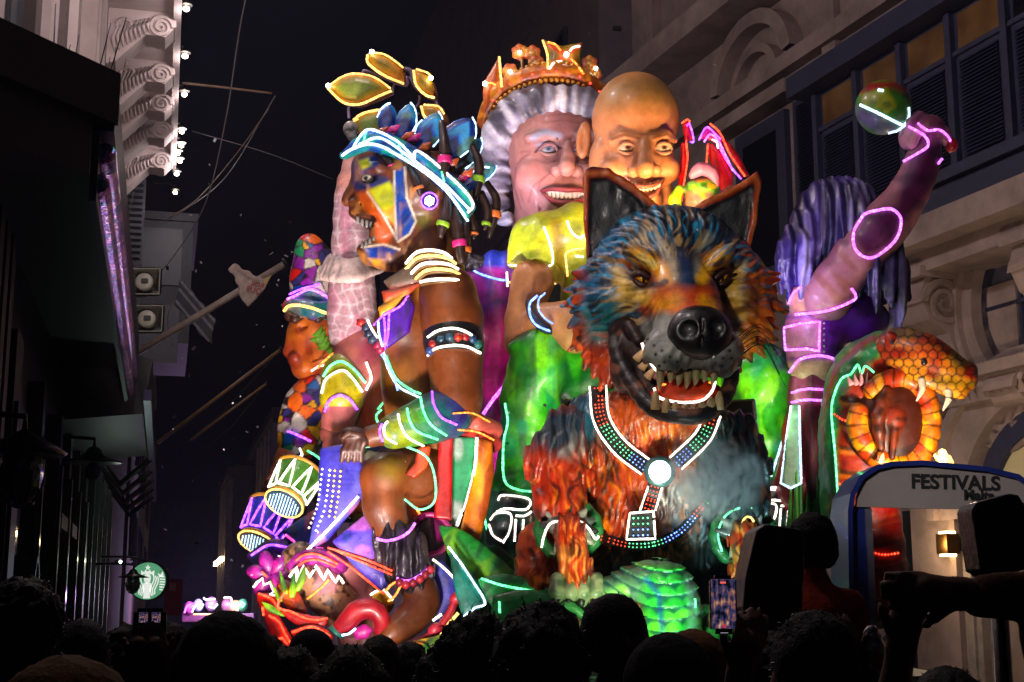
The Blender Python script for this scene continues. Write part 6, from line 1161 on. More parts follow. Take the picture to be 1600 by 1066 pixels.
# ================================================================== cobra
def build_cobra():
    f = Fig('cobra_figure', 'giant rearing cobra figure with orange scaled head, open mouth and fangs', 'parade figure', 1390, 680, 12.6)
    b = f.new(2.6)
    b.c([(1362, 930, 20, 52), (1358, 850, 20, 50), (1345, 760, 20, 48), (1335, 680, 18, 48), (1345, 610, 15, 46), (1380, 565, 5, 40)], '9a3424', 10, spl=3)
    b.c([(1330, 840, 50, 44), (1322, 740, 52, 40), (1322, 660, 50, 40), (1338, 585, 40, 38), (1378, 548, 20, 30)], '1f7a40', 10, spl=3)
    def ring(y): return np.sin((y-560)*2*PI/38)
    def bp(s):
        s.fill([(1285, 900), (1288, 650), (1312, 570), (1360, 535), (1400, 520), (1395, 545), (1345, 575), (1318, 620), (1306, 700), (1312, 900)], '1c7a44', 5)
        s.streak(lambda q: np.abs(np.sin(q.x*.11+q.y*.09))*-1+np.abs(np.cos(q.x*.1-q.y*.1))*.6, '6a9a3a', .0, .5, .6, lambda q: np.clip((1316-q.x)/6, 0, 1)+np.clip((575-q.y)/8, 0, 1)*np.clip((1390-q.x)/10, 0, 1))
        m = lambda q: np.clip((q.x-1308)/6, 0, 1)*np.clip((q.y-600)/10, 0, 1)
        s.streak(lambda q: np.cos((q.y+.06*(q.x-1340)**2*.05-560)*2*PI/38+1.2), 'd8823a', .1, .9, .7, m); s.streak(lambda q: -ring(q.y+.003*(q.x-1350)**2), '2c0a0c', .55, .95, .9, m); s.streak(lambda q: vn(q.x*.05, q.y*.04, 3), '5a2a4a', .2, .6, .6, m)
        s.fill([(1300, 780), (1420, 780), (1420, 930), (1300, 930)], 'a01c14', 14, .6)
    bo = b.make('body', 'paint', paint=bp, disp=lambda x, y, z: np.clip((x-1305)/10, 0, 1)*2.6*np.abs(np.sin((y-560)*PI/38))+1.2*vn(x*.1, y*.1, z*.1))
    f.neon([(1366, 582), (1352, 572), (1346, 584), (1340, 570), (1330, 584), (1315, 592), (1304, 615), (1299, 645), (1305, 712), (1309, 780), (1310, 842)], 'g', 2, 2.5, parent=bo)
    for p in ([(1302, 646), (1316, 656), (1330, 659)], [(1310, 757), (1328, 750), (1343, 744)], [(1361, 863), (1382, 867), (1407, 864)]): f.dots(p, 'r', 2.2, 5, 2.5, parent=bo)
    for i in range(5): t = f.new(2); t.p([(1326+i*8, 605), (1322+i*11, 575+abs(i-2)*5), (1338+i*7, 600)], -42, 4, 'd89aa0', 2, puff=4); t.make('collar_spike', 'paint', parent=bo, hit=False)
    h = f.new(2.3); h.c([(1395, 548, -20, 30), (1440, 558, -45, 34), (1480, 582, -60, 28), (1506, 592, -66, 20)], 'c85a14', 14, spl=2).e(1415, 530, -20, 28, 16, 26, 'b83a1c', 10, -20).e(1510, 578, -66, 16, 13, 16, '8a2434', 6)
    h.c([(1400, 570, -40, 16), (1440, 590, -60, 18), (1480, 605, -70, 18), (1496, 612, -72, 16)], 'd88a14', 8)
    h.c([(1390, 600, -40, 22), (1440, 625, -55, 22), (1500, 640, -60, 20)], '3a1208', 6, True)
    def vor(q, sz, seed):
        pr = np.random.default_rng(seed); gx = np.arange(1360, 1540, sz); gy = np.arange(495, 760, sz*.8); pts = np.array([(x+(j % 2)*sz/2+pr.uniform(-2, 2), y+pr.uniform(-1.5, 1.5)) for j, y in enumerate(gy) for x in gx]); d = np.sort(np.hypot(q.x[:, None]-pts[:, 0], q.y[:, None]-pts[:, 1]), 1)[:, :2]; return 1-(d[:, 1]-d[:, 0])/(.32*sz)
    def sc(q): u, v = q.x*.052+q.y*.03, q.y*.07-q.x*.02; return 1-2*np.minimum(np.abs(u-np.round(u)), np.abs(v+.5*(np.round(u) % 2)-np.round(v+.5*(np.round(u) % 2))))*2.2
    ho = h.make('head', 'paint', paint=lambda s: (s.fill([(1370, 560), (1450, 560), (1510, 600), (1500, 630), (1440, 590), (1380, 590)], 'd8961c', 10), s.fill([(1405, 510), (1440, 515), (1520, 560), (1525, 590), (1480, 570), (1430, 545)], 'b8503a', 10), s.streak(lambda q: vn(q.x*.05, q.y*.05, 3), 'd89a2a', .2, .7, .5), s.streak(lambda q: vn(q.x*.05, q.y*.06, 9), '8a1a18', -.15, .35, .85), s.streak(lambda q: vn(q.x*.03, q.y*.05, 19), '3a6a2a', .25, .6, .6), s.streak(lambda q: vor(q, 15, 3), '1c0804', .3, .8, .92)))
    e = f.new(1.7); e.e(1394, 534, -46, 11, 17, 10, '8a2c14', 2, 15); e.make('eye', 'nose_varnish', parent=ho, paint=lambda s: s.stroke([(1394, 534)], 5, '0a0404', .5)); e2 = f.new(1.7); e2.e(1444, 566, -82, 5, 6, 5, '080404', 1); e2.make('nostril', 'nose_varnish', parent=ho)
    f.tube('fang', [(1440, 592, -76, 6), (1441, 608, -80, 5), (1432, 627, -80, 1.2)], 'd8ccb0', 'skin_paint', parent=ho); f.tube('fang', [(1482, 610, -84, 6), (1482, 624, -88, 5), (1473, 642, -88, 1.2)], 'd8ccb0', 'skin_paint', parent=ho); f.tube('fang', [(1374, 724, -86, 5), (1378, 715, -88, 4), (1380, 708, -88, 1.2)], 'c8b890', 'skin_paint', parent=ho)
    m = f.new(2.3); m.e(1396, 660, -40, 50, 72, 24, '3e1508', 6); m.c([(1385, 610, -60, 8), (1372, 650, -66, 9), (1376, 700, -66, 7)], '5a2410', 6, spl=2).e(1398, 655, -62, 14, 18, 10, '7a2c10', 6).c([(1398, 672, -66, 5), (1394, 715, -66, 5)], '6a2c14', 5); mo = m.make('mouth_lining', 'skin_paint', paint=lambda s: s.streak(lambda q: vn(np.hypot(q.x-1398, q.y-655)*.12, np.arctan2(q.y-655, q.x-1398)*1.5, 2), '180603', .1, .5, .8))
    ell = [(1397+58*math.cos(a), 660+68*math.sin(a)+6*math.sin(2*a)) for a in np.linspace(-PI*.78, PI*1.2-.35, 23)]
    r = f.new(2.3); r.c([(x, y, -48, 15) for i, (x, y) in enumerate(ell[::-1][:22])], 'c8701a', 5)
    r.make('lower_jaw', 'paint', paint=lambda s: (s.streak(lambda q: vn(q.x*.06, q.y*.06, 3), 'a82a10', .0, .5, .8), s.streak(lambda q: vn(q.x*.08, q.y*.08, 13), 'e8b030', .1, .5, .8), s.streak(lambda q: np.sin(np.arctan2((q.y-660)*.85, q.x-1397)*23), '1c0804', .8, .97, .9)))
    return f
cobra = build_cobra()
# ================================================================== figure in a patchwork hat, playing the drums
PATCH = ['c8301c', 'd8a418', '1c5a9a', '7a2a8a', '2a8a5a', 'd86a1c', '30306a', 'c8c0b8']
def patches(s, sc=18, seed=1):
    pr = random.Random(seed); x0, x1, y0, y1 = s.x.min(), s.x.max(), s.y.min(), s.y.max(); n = int((x1-x0)*(y1-y0)/sc**2)+4
    pts = np.array([(pr.uniform(x0, x1), pr.uniform(y0, y1)) for _ in range(n)]); d = np.hypot(s.x[:, None]-pts[:, 0], s.y[:, None]-pts[:, 1]); o = np.sort(d, 1); k = d.argmin(1)
    pal = np.array([H(c) for c in PATCH]); s.C[:] = pal[np.array([pr.randrange(len(PATCH)) for _ in range(n)])[k]]; s._mix(np.clip((2.2-(o[:, 1]-o[:, 0]))/1.5, 0, 1), '120c10')
def build_drummer():
    f = Fig('drummer_figure', 'giant bearded drummer figure in a patchwork hat and patchwork sleeves', 'parade figure', 490, 540, 14.0)
    SK = 'a0502c'
    h = f.new(2.3); h.e(492, 520, 5, 42, 52, 44, SK, 10).c([(462, 522, 0, 14), (452, 548, -2, 9)], SK, 6).e(452, 551, -2, 9, 7, 9, SK, 5).e(464, 562, 0, 14, 12, 26, '7a3018', 6).e(478, 578, 0, 22, 16, 26, SK, 10).e(505, 560, -20, 26, 22, 22, 'b05c34', 10).e(472, 510, -36, 9, 6, 8, '3a1408', 3, 0, True)
    h.c([(510, 560, 20, 36), (515, 610, 25, 38)], SK, 12); ho = h.make('head', 'skin_paint', paint=lambda s: (s.streak(lambda q: vn(q.x*.04, q.y*.04, 3), 'c8743c', .0, .6, .7), s.streak(lambda q: vn(q.x*.06, q.y*.06, 8), '7a2a1c', .2, .6, .7)))
    k = f.new(2.2)
    for i in range(9): k.e(452+i*9, 494+4*math.sin(i*1.7), -34-3*(i % 2), 8, 8, 7, '3a1c10', 2)
    k.make('curls', 'fur_paint', parent=ho)
    t = f.new(2.3); t.e(492, 440, 8, 40, 62, 46, '8a3040', 8).c([(455, 480, -20, 14), (490, 486, -38, 14), (525, 486, -10, 14)], '1c6a7a', 6, spl=2); t.e(484, 395, 8, 24, 30, 30, '8a3040', 10); to = t.make('hat', 'paint', paint=lambda s: (patches(s, 17, 4), s.fill([(445, 470), (485, 452), (530, 470), (530, 500), (445, 495)], '1c7a80', 4, .8)))
    f.neon([(444, 486), (450, 479), (465, 477), (490, 482), (508, 489), (524, 491)], 'y', 2.8, 4, parent=to); f.neon([(448, 468), (462, 462), (484, 452), (504, 460), (524, 473)], 'v', 2.4, 4, parent=to); f.neon([(452, 460), (470, 452), (500, 444)], 'p', 2, 4, parent=to)
    s_ = f.new(2.6); s_.c([(520, 610, 20, 44), (482, 640, 5, 38), (466, 690, -5, 32)], '8a3040', 12, spl=2); so_ = s_.make('sleeve', 'paint', paint=lambda s: patches(s, 16, 9)); f.neon([(449, 674), (460, 678), (474, 684), (486, 690)], 'p', 2.2, 3, parent=so_)
    b = f.new(3); b.c([(535, 620, 50, 52), (540, 760, 55, 56)], '6a3a8a', 14); b.make('tunic', 'paint', paint=lambda s: patches(s, 20, 12))
    g = f.new(2.4); g.c([(464, 692, -5, 24), (452, 716, -10, 20), (438, 740, -14, 16)], '8a4a30', 8)
    for i in range(4): g.c([(432+i*8, 740+i*5, -22, 7), (420+i*8, 752+i*6, -26, 6), (412+i*9, 766+i*5, -24, 4)], '6a3424', 2)
    g.make('hand', 'skin_paint')
    for i in range(9):
        x, y = 500+i*4, 520+i*8; l = f.new(2.2); l.p([(x+6, y-14), (x-14-(i % 2)*8, y+4), (x+2, y+14)], -36, 4, '5a9a1c', 2, puff=4); l.make('frill_leaf', 'paint', hit=False)
    f.neon([(496, 576), (505, 566), (516, 556), (528, 548)], 'o', 2, dz=-60); f.neon([(486, 580), (500, 572), (512, 572)], 'w', 1.8, dz=-55)
    for p, c_ in (([(480, 704), (496, 714), (504, 724), (494, 736), (484, 726)], 'g'), ([(468, 700), (472, 712), (462, 716), (476, 724)], 'w'), ([(440, 735), (448, 730), (460, 728)], 'p')): f.neon(p, c_, 2, dz=-50)
    return f
drummer = build_drummer()
def drum(name, label, a, b, ra, rb, body, led, Y0, facemat):
    f = Fig(name, label, 'drum', (a[0]+b[0])/2, (a[1]+b[1])/2, Y0, max(a[1], b[1])+40, None)
    A, B = np.array(a, float), np.array(b, float); ln = lambda t: tuple(A+(B-A)*t)
    sh = f.tube('shell', [(*ln(0), ra), (*ln(.35), (ra*.65+rb*.35)*1.02), (*ln(.7), (ra*.3+rb*.7)*1.02), (*ln(1), rb)], body, 'paint', sides=28, n=3)
    for t, r in ((.04, ra), (.95, rb)):
        f.tube('hoop', [(*ln(t-.04), r*1.05), (*ln(t), r*1.09), (*ln(t+.04), r*1.05)], 'b8861c', 'paint', sides=28, n=2)
    hd = f.tube('drum_head', [(*ln(1), rb*.96), (*ln(1.02), rb*.96), (*ln(1.035), rb*.9)], facemat, 'paint', sides=28, n=2)
    # light strips along the shell and dots on the head, on the side facing the street
    W0, W1 = P(a[0], a[1], Y0+a[2]*f.sx), P(b[0], b[1], Y0+b[2]*f.sx); ax = W1-W0; ax /= np.linalg.norm(ax); U = np.cross(ax, [0, 1, .2]); U /= np.linalg.norm(U); V = np.cross(ax, U)
    if V[1] > 0: V = -V
    def on(t, th): r = (ra+(rb-ra)*t)*1.06*f.sx; return W0+(W1-W0)*t+r*(math.cos(th)*U+math.sin(th)*V)-f.loc
    ths = np.linspace(.15, PI-.15, 5)
    for i in range(4):
        for tri in ([(.12, (ths[i]+ths[i+1])/2), (.86, ths[i]+.08), (.86, ths[i+1]-.08), (.12, (ths[i]+ths[i+1])/2)],):
            pts = []
            for (t0, h0), (t1, h1) in zip(tri[:-1], tri[1:]): pts += [on(t0+(t1-t0)*u, h0+(h1-h0)*u) for u in np.linspace(0, 1, 7)[:-1]]
            v, q = tube_mesh(pts+[pts[0]], 1.9*f.sx, 6); link('led_strip', pydata('led_strip', v, q), f.root, neon_mat(led))
    rim = [W1+ax*1*f.sx+rb*1.04*f.sx*(math.cos(t)*U+math.sin(t)*V)-f.loc for t in np.linspace(0, 2*PI, 40)]; v, q = tube_mesh(rim, 1.6*f.sx, 6); link('led_strip', pydata('led_strip', v, q), f.root, neon_mat('y'))
    v, q = [], []
    for i in range(-6, 7):
        for j in range(-6, 7):
            if math.hypot(i, j) > 5.4: continue
            c = W1+ax*4*f.sx+(i*U+j*V)*rb*.155*f.sx-f.loc; bb = len(v); R = 1.5*f.sx; v += [c+R*np.array(w_) for w_ in ((1, 0, 0), (-1, 0, 0), (0, 1, 0), (0, -1, 0), (0, 0, 1), (0, 0, -1))]; q += [(bb+i_, bb+j_, bb+k_) for i_, j_, k_ in ((0, 2, 4), (2, 1, 4), (1, 3, 4), (3, 0, 4), (2, 0, 5), (1, 2, 5), (3, 1, 5), (0, 3, 5))]
    o = link('led_dots', pydata('led_dots', v, q), hd, neon_mat('c')); o['kind'] = 'stuff'
drum('bongo_drum', 'green bongo drum outlined with white light triangles', (470, 740, 15), (444, 786, -22), 40, 30, '3a7a1c', 'w', 13.3, '1c3a4a')
drum('blue_drum', 'blue drum outlined with violet lights under the green bongo drum', (428, 795, 25), (402, 848, -8), 40, 30, '1c2a9a', 'p', 13.6, '5a4a2a')
# ================================================================== dancer in lace gloves
def build_lace():
    f = Fig('lace_glove_figure', 'giant arm figure in white lace glove with ruffled cuff raised beside the warrior', 'parade figure', 545, 480, 13.2)
    a = f.new(2.5); a.c([(548, 285, 0, 22), (548, 340, 0, 26), (550, 420, 0, 33), (550, 490, 0, 37), (556, 545, 0, 35)], 'a88a94', 10, spl=2)
    def ap(s):
        k = lambda q: np.abs(np.sin(q.x*.22+2*vn(q.x*.04, q.y*.04, 1))*np.sin(q.y*.2+2*vn(q.x*.04, q.y*.04, 5))); s.streak(lambda q: .3-k(q), 'd8c8d0', .0, .25, .8); s.streak(lambda q: vn(q.x*.05, q.y*.03, 4), 'b0708a', .1, .6, .6); s.fill([(510, 240), (600, 240), (600, 300), (510, 300)], 'c08a80', 14)
    ao = a.make('glove', 'matte_paint', paint=ap); h = f.new(2.4); h.e(552, 278, 0, 22, 26, 18, 'b88078', 8)
    for i in range(4): h.c([(540+i*8, 262, -4, 7), (545+i*9, 240, -2, 6), (552+i*9, 226, 4, 5)], 'b88078', 2)
    h.make('hand', 'skin_paint', parent=ao)
    r = f.new(2.3)
    for i in range(22): t = i/21; x = 502+t*98; r.c([(x*.6+545*.4, 404+10*math.sin(PI*t), -40*math.sin(PI*t), 9), (x, 430+12*math.sin(PI*t)-t*14, -52*math.sin(PI*t), 7)], 'c8b4b0', 3)
    r.make('ruffle', 'matte_paint', parent=ao, disp=lambda x, y, z: 1.5*vn(x*.15, y*.1, z*.1))
    b = f.new(2.5); b.c([(556, 540, 0, 36), (572, 555, -8, 36), (545, 590, -18, 34), (532, 645, -25, 24), (524, 672, -30, 20)], 'b06a66', 12, spl=2).e(585, 620, 40, 46, 60, 40, 'a8481c', 12); bo = b.make('upper_arm', 'skin_paint', paint=lambda s: (s.streak(lambda q: vn(q.x*.04, q.y*.04, 3), 'd08a5a', .1, .6, .6), s.stroke([(575, 545)], 16, 'a8306a', .9, .6)))
    k = f.new(2.3); k.c([(541, 588, -20, 38), (534, 620, -24, 34)], 'a8a020', 2); ko = k.make('arm_band', 'paint', parent=bo, paint=lambda s: s.streak(lambda q: vn(q.x*.05, q.y*.05, 3), '6a8a1c', .1, .6, .7))
    for p, c_ in (([(505, 588), (516, 572), (534, 565), (554, 578), (571, 598)], 'g'), ([(502, 615), (510, 592), (534, 579), (550, 590), (566, 612)], 'w'), ([(507, 644), (514, 627), (530, 618), (546, 624), (558, 640)], 'p'), ([(572, 566), (580, 590), (572, 610)], 'w')): f.neon(p, c_, 2.3, 3, parent=ko)
    h = f.new(2.2); h.e(522, 678, -34, 22, 18, 16, '8a4a3c', 6)
    for i in range(4): h.c([(512+i*8, 688, -42, 7), (508+i*9, 704, -46, 6), (510+i*9, 722, -42, 4)], '7a3c30', 2)
    h.make('lower_hand', 'skin_paint', parent=bo)
    g = f.new(2.6); g.p([(560, 640), (620, 600), (640, 640), (600, 690), (560, 680)], 30, 8, '1c8a5a', 3, puff=14); g.make('green_bodice', 'paint', paint=lambda s: s.streak(lambda q: vn(q.x*.06, q.y*.06, 2), '0c4a3c', .1, .5, .7)); f.neon([(590, 640), (606, 620), (616, 600)], 'g', 2, 3); f.neon([(592, 665), (588, 650), (596, 640)], 'g', 2, 3)
    return f
lace = build_lace()
# ================================================================== golden leaf wreath
def build_wreath():
    f = Fig('leaf_wreath', 'arch of golden leaves with glowing edges above the warrior headdress', 'ornament', 600, 150, 12.9, 260, None)
    LV = [([(510, 136), (530, 121), (556, 115), (585, 120), (612, 140), (590, 150), (560, 162), (535, 158)], '8a9a3a', [(512, 138), (536, 160), (562, 163), (588, 152), (612, 142)], [(514, 134), (535, 120), (556, 115), (585, 121), (610, 138)]),
          ([(574, 84), (585, 83), (610, 92), (630, 108), (632, 130), (610, 122), (585, 108), (574, 96)], 'b8861c', [(574, 86), (576, 100), (600, 118), (631, 131)], [(578, 82), (600, 85), (618, 96), (630, 106)]),
          ([(646, 110), (655, 112), (674, 122), (679, 140), (678, 152), (660, 146), (648, 128)], 'b87a14', [(646, 110), (650, 132), (664, 148), (679, 153)], [(650, 108), (668, 114), (676, 122)]),
          ([(550, 190), (565, 178), (590, 172), (612, 174), (600, 200), (580, 215), (560, 212)], '7a9a4a', [(552, 188), (566, 178), (592, 172), (614, 174)], [(552, 190), (560, 186)]),
          ([(658, 166), (680, 164), (694, 172), (698, 190), (680, 188), (662, 182)], 'c8703a', [(658, 166), (662, 180), (668, 186)], [(662, 164), (684, 166), (694, 178)])]
    for out, c_, n1, n2 in LV:
        cx, cy = np.mean(out, 0); q = f.new(2.1); q.p(out, 0, 9, c_, 2, puff=16, ay=.1); o = q.make('leaf', 'paint', paint=lambda s, cx=cx, cy=cy, out=out: (s.stroke(out+[out[0]], 7, 'c07a10', .8, .9), s.stroke([(cx-4, cy)], 14, '9aa860', .9, .5)))
        f.neon(n1, 'y', 2.3, 3, dz=-6, parent=o); f.neon(n2, 'y', 1.7, 3, dz=-5, parent=o)
        n = f.new(2.1); n.p([((x-cx)*.96+cx+6, (y-cy)*.96+cy+8) for x, y in out], 16, 4, '6a3a14', 2); n.make('leaf_back', 'paint', parent=o, hit=False)
    for x, y in ((513, 134), (581, 81), (673, 122)): balls(f, [(x, y, -12)], 4.2, 'fff', 'bulb', glow('bulb_white', (1, .93, .8), 18))
    for p in ([(545, 185, 14, 2.5), (546, 165, 14, 2.5), (566, 165, 14, 2.5), (612, 143, 14, 2.5)], [(566, 114, 14, 2.5), (575, 112, 14, 2.5), (632, 134, 14, 2.5), (636, 120, 14, 2.5)], [(614, 148, 14, 2), (616, 132, 14, 2), (636, 130, 14, 2)], [(632, 108, 14, 4), (642, 112, 14, 4), (646, 130, 14, 3)], [(640, 120, 14, 2.5), (652, 140, 14, 2.5), (678, 155, 14, 2.5), (684, 168, 14, 4)], [(655, 150, 14, 2), (654, 162, 14, 2), (644, 175, 14, 2), (655, 178, 14, 2)], [(690, 170, 10, 4), (694, 200, 10, 4), (694, 240, 20, 4)], [(550, 190, 14, 3), (556, 215, 14, 3), (580, 240, 40, 4)]):
        f.tube('frame_rod', p, '6a5a80', 'paint', sides=7)
build_wreath()
# ================================================================== red lily and the little frog beside it
def build_lily():
    f = Fig('red_lily_ornament', 'red lily with red and violet lights on its petals behind the wolf ear', 'ornament', 1110, 260, 13.6, 340, None)
    for out, c_ in (([(1056, 330), (1062, 250), (1064, 222), (1074, 224), (1076, 260), (1064, 310)], 'b8101c'), ([(1066, 195), (1076, 187), (1080, 200), (1084, 218), (1070, 222)], 'c81040'), ([(1104, 225), (1112, 224), (1130, 240), (1146, 275), (1144, 290), (1128, 300), (1112, 265)], 'c0101c'), ([(1092, 218), (1104, 199), (1120, 206), (1132, 222), (1118, 225), (1104, 218)], 'c02080'), ([(1110, 193), (1126, 208), (1150, 235), (1172, 275), (1160, 278), (1140, 245)], '8a0c1c')):
        q = f.new(2.0); q.p(out, 0, 6, c_, 2, puff=8); q.make('petal', 'paint', paint=lambda s: s.streak(lambda v: vn(v.x*.08, v.y*.04, 2), 'e8304a', .1, .6, .6))
    for p, c_ in (([(1065, 193), (1074, 187), (1078, 191)], 'r'), ([(1073, 197), (1078, 195), (1084, 220), (1078, 222)], 'p'), ([(1072, 220), (1074, 250), (1068, 290), (1065, 315)], 'r'), ([(1092, 219), (1104, 199), (1118, 210), (1126, 218)], 'p'), ([(1100, 222), (1110, 210), (1122, 220), (1130, 235), (1145, 267)], 'v'), ([(1109, 193), (1125, 208), (1140, 240), (1164, 276)], 'r'), ([(1106, 225), (1104, 254)], 'r'), ([(1112, 218), (1120, 222), (1122, 232)], 'w'), ([(1120, 222), (1138, 255), (1158, 280)], 'p')): f.neon(p, c_, 1.8, dz=-9)
    f.tube('lily_stem', [(1090, 310, 10, 6), (1080, 340, 14, 7), (1080, 400, 20, 8)], '3a7a1c')
    f = Fig('frog_ornament', 'small green frog with pink lips sitting behind the wolf head', 'ornament', 1095, 300, 13.3, 340, None)
    q = f.new(2.0); q.e(1096, 296, 0, 28, 16, 24, '5a9a1c', 6).e(1095, 315, 5, 26, 22, 26, '7a5648', 8).c([(1058, 335, -5, 9), (1054, 312, -5, 9), (1062, 296, -5, 7)], '86b81c', 4)
    q.make('body', 'paint', paint=lambda s: (s.streak(lambda v: vn(v.x*.1, v.y*.1, 3), '123a1c', .15, .5, .8), s.fill([(1070, 300), (1110, 302), (1118, 335), (1066, 335)], '8a6858', 5, .9), s.streak(lambda v: vn(v.x*.12, v.y*.12, 9), 'c8902a', .35, .6, .8)))
    l = f.new(1.9); l.c([(1082, 274, -16, 6), (1094, 264, -20, 9), (1112, 270, -14, 8), (1118, 288, -10, 6)], 'c86a8a', 4, spl=2); l.make('lips', 'skin_paint')
build_lily()
# ================================================================== the float's platform and foliage
pf = empty('float_platform', (.6, 13.6, 0), 'long painted carnival float wagon carrying the giant figures', 'carnival float')
gbox('deck', (.6, 14.2, 1.15), (2.9, 3.2, .12), 0, flat('deck_paint', '14301c', .6), pf, .03)
gbox('chassis', (.6, 14.2, .62), (2.5, 3.0, .34), 0, flat('chassis_paint', '0c0c0e', .6), pf, .02)
for sx in (-1, 1):
    for yy in (12.2, 16.2):
        v, q = tube_mesh([(.6+sx*2.3-.14-.6, yy-13.6, .42), (.6+sx*2.3+.14-.6, yy-13.6, .42)], .42, 24); link('wheel', pydata('wheel', v, q, False), pf, flat('tyre_rubber', '0a0a0a', .8))
gbox('riser', (.9, 15.9, 2.2), (1.6, .9, .95), 0, flat('riser_paint', '10241a', .6), pf, .05)
gbox('back_tower', (.7, 15.4, 4.1), (1.0, .7, 1.2), 0, flat('riser_paint', '10241a', .6), pf, .05)
LEAFN = [0]
def leaf(label, pts, Y, c1, c2, dz=0, t=6, puff=14, neons=(), grp='painted leaves along the float', name='painted_leaf', cell=2.6, cat='leaf ornament', fx=.05, fy=.05):
    cx, cy = np.mean(pts, 0); f = Fig(name, label, cat, cx, cy, Y, max(p[1] for p in pts), grp); q = f.new(cell); q.p(pts, dz, t, c1, 2, puff=puff, spl=3, ay=-.1)
    q.make('blade', 'paint', paint=lambda s: (s.streak(lambda v: vn(v.x*fx+v.y*fy, v.y*fy*.4-v.x*.02, 3), c2, .0, .5, .85), s.streak(lambda v: vn(v.x*fx*2+v.y*fy, v.y*.02, 13), '0a3020', .2, .6, .7)))
    for p, c_ in neons: f.neon(p, c_, 2.3, 3)
    return f
leaf('broad green leaf with white edge lights below the gold panel', [(684, 820), (720, 826), (770, 862), (812, 905), (800, 930), (750, 915), (706, 880)], 12.0, '1f7a2c', '6fae2a', neons=[([(700, 854), (712, 870), (722, 884)], 'w')])
leaf('dark green leaf with a white lit edge running down to its tip', [(700, 856), (722, 884), (745, 905), (760, 942), (728, 966), (712, 930)], 11.8, '0f4a3a', '1a7a6a', neons=[([(702, 856), (720, 880), (740, 910), (758, 942), (742, 950), (724, 964)], 'c')])
leaf('green leaf with mint lights in front of the wolf leg', [(745, 905), (790, 895), (850, 915), (880, 940), (830, 965), (770, 950)], 11.6, '1a6a34', '38a05a', neons=[([(752, 904), (775, 912), (800, 918), (835, 924)], 'g')])
leaf('green leaf lying low behind the curly haired spectator', [(770, 930), (830, 920), (890, 945), (900, 985), (820, 990), (770, 970)], 11.3, '155a2a', '2f8a4a', neons=[([(780, 940), (781, 958)], 'g')])
leaf('teal leaf at the trouser hem beside the shoe', [(745, 865), (770, 850), (800, 870), (830, 905), (790, 920), (755, 900)], 12.6, '1a6a4a', '3a9a3a')
leaf('red leaf with red outline beside the beanie spectator', [(408, 946), (430, 955), (450, 985), (462, 1012), (440, 1016), (418, 985)], 12.3, 'a81408', 'e0401c', neons=[([(410, 948), (412, 962)], 'r'), ([(420, 962), (436, 972), (446, 992), (456, 1008)], 'r'), ([(432, 1000), (442, 998), (450, 1010)], 'r')])
leaf('red leaf with a dotted outline under the leopard cuff', [(434, 948), (460, 955), (490, 962), (514, 966), (500, 985), (470, 980), (446, 965)], 12.2, 'b01c0c', 'e04a1c', neons=[([(446, 924), (434, 948), (455, 956), (476, 966), (496, 969), (512, 966)], 'r')])
leaf('orange leaf hanging below the violet flower', [(430, 915), (448, 905), (470, 930), (480, 960), (455, 955), (440, 940)], 12.4, '8a3010', 'd06a1c')
for i, (x, y, r) in enumerate(((446, 912, -20), (456, 918, 5), (464, 908, 25), (438, 924, -40))):
    leaf(('short slim leaf bending back over the violet flower', 'upright slim leaf in the middle of the violet flower', 'slim leaf leaning towards the frilled cuff', 'slim leaf drooping outward from the violet flower')[i], [(x-5, y+16), (x-4+r*.2, y-4), (x+r*.5, y-26), (x+6+r*.3, y-2), (x+5, y+16)], 12.3, '4a8a1c', '86b82a', t=4, puff=6, cell=2.2, grp='slim green leaves of the violet flower', name='slim_leaf')
leaf('slim green leaf pointing away over the red leaves', [(407, 939), (425, 945), (446, 962), (440, 964), (418, 955)], 12.2, '3a7a1c', '86b82a', t=4, puff=6, cell=2.2, grp='slim green leaves of the violet flower', name='slim_leaf')
leaf('green and orange leaf at the foot of the float with a tall white light', [(612, 1022), (640, 1004), (668, 1008), (676, 1040), (668, 1066), (630, 1066)], 11.6, '3a7a1c', 'c8701c', neons=[([(642, 1010), (646, 1030), (650, 1066)], 'c'), ([(614, 1030), (628, 1022), (636, 1018)], 'g')])
leaf('olive leaf tucked behind the bare foot', [(640, 1002), (690, 990), (715, 975), (712, 1005), (680, 1025), (645, 1020)], 11.7, '4a6a1c', 'b8901c')
leaf('yellow fan petal with a white edge beside the bare foot', [(575, 930), (600, 918), (618, 940), (606, 960), (584, 950)], 12.7, 'c08a1c', 'e8c050', t=5, puff=8, neons=[([(578, 930), (598, 921), (614, 938)], 'w')], name='fan_petal', grp='yellow fan petals by the bare foot')
leaf('yellow fan petal folded under the edge lit one', [(580, 952), (604, 962), (618, 985), (600, 995), (578, 975)], 12.7, 'b87a14', 'e0b040', t=5, puff=8, name='fan_petal', grp='yellow fan petals by the bare foot')
leaf('violet drape hanging under the blue drum', [(384, 868), (420, 842), (462, 850), (472, 888), (440, 908), (402, 898)], 13.4, '3a2460', '7a3a8a', t=8, name='cloth_drape', cat='drape', grp='painted cloth drapes on the float', fx=.09, fy=.02, neons=[([(392, 868), (420, 852), (452, 856)], 'p')])
leaf('blue and rose drape between drum and hip cloth', [(440, 830), (505, 792), (530, 850), (520, 885), (470, 880)], 13.2, '2c3a8a', 'a04a7a', t=8, name='cloth_drape', cat='drape', grp='painted cloth drapes on the float', fx=.08, fy=.03, neons=[([(446, 836), (470, 852), (505, 858)], 'm')])
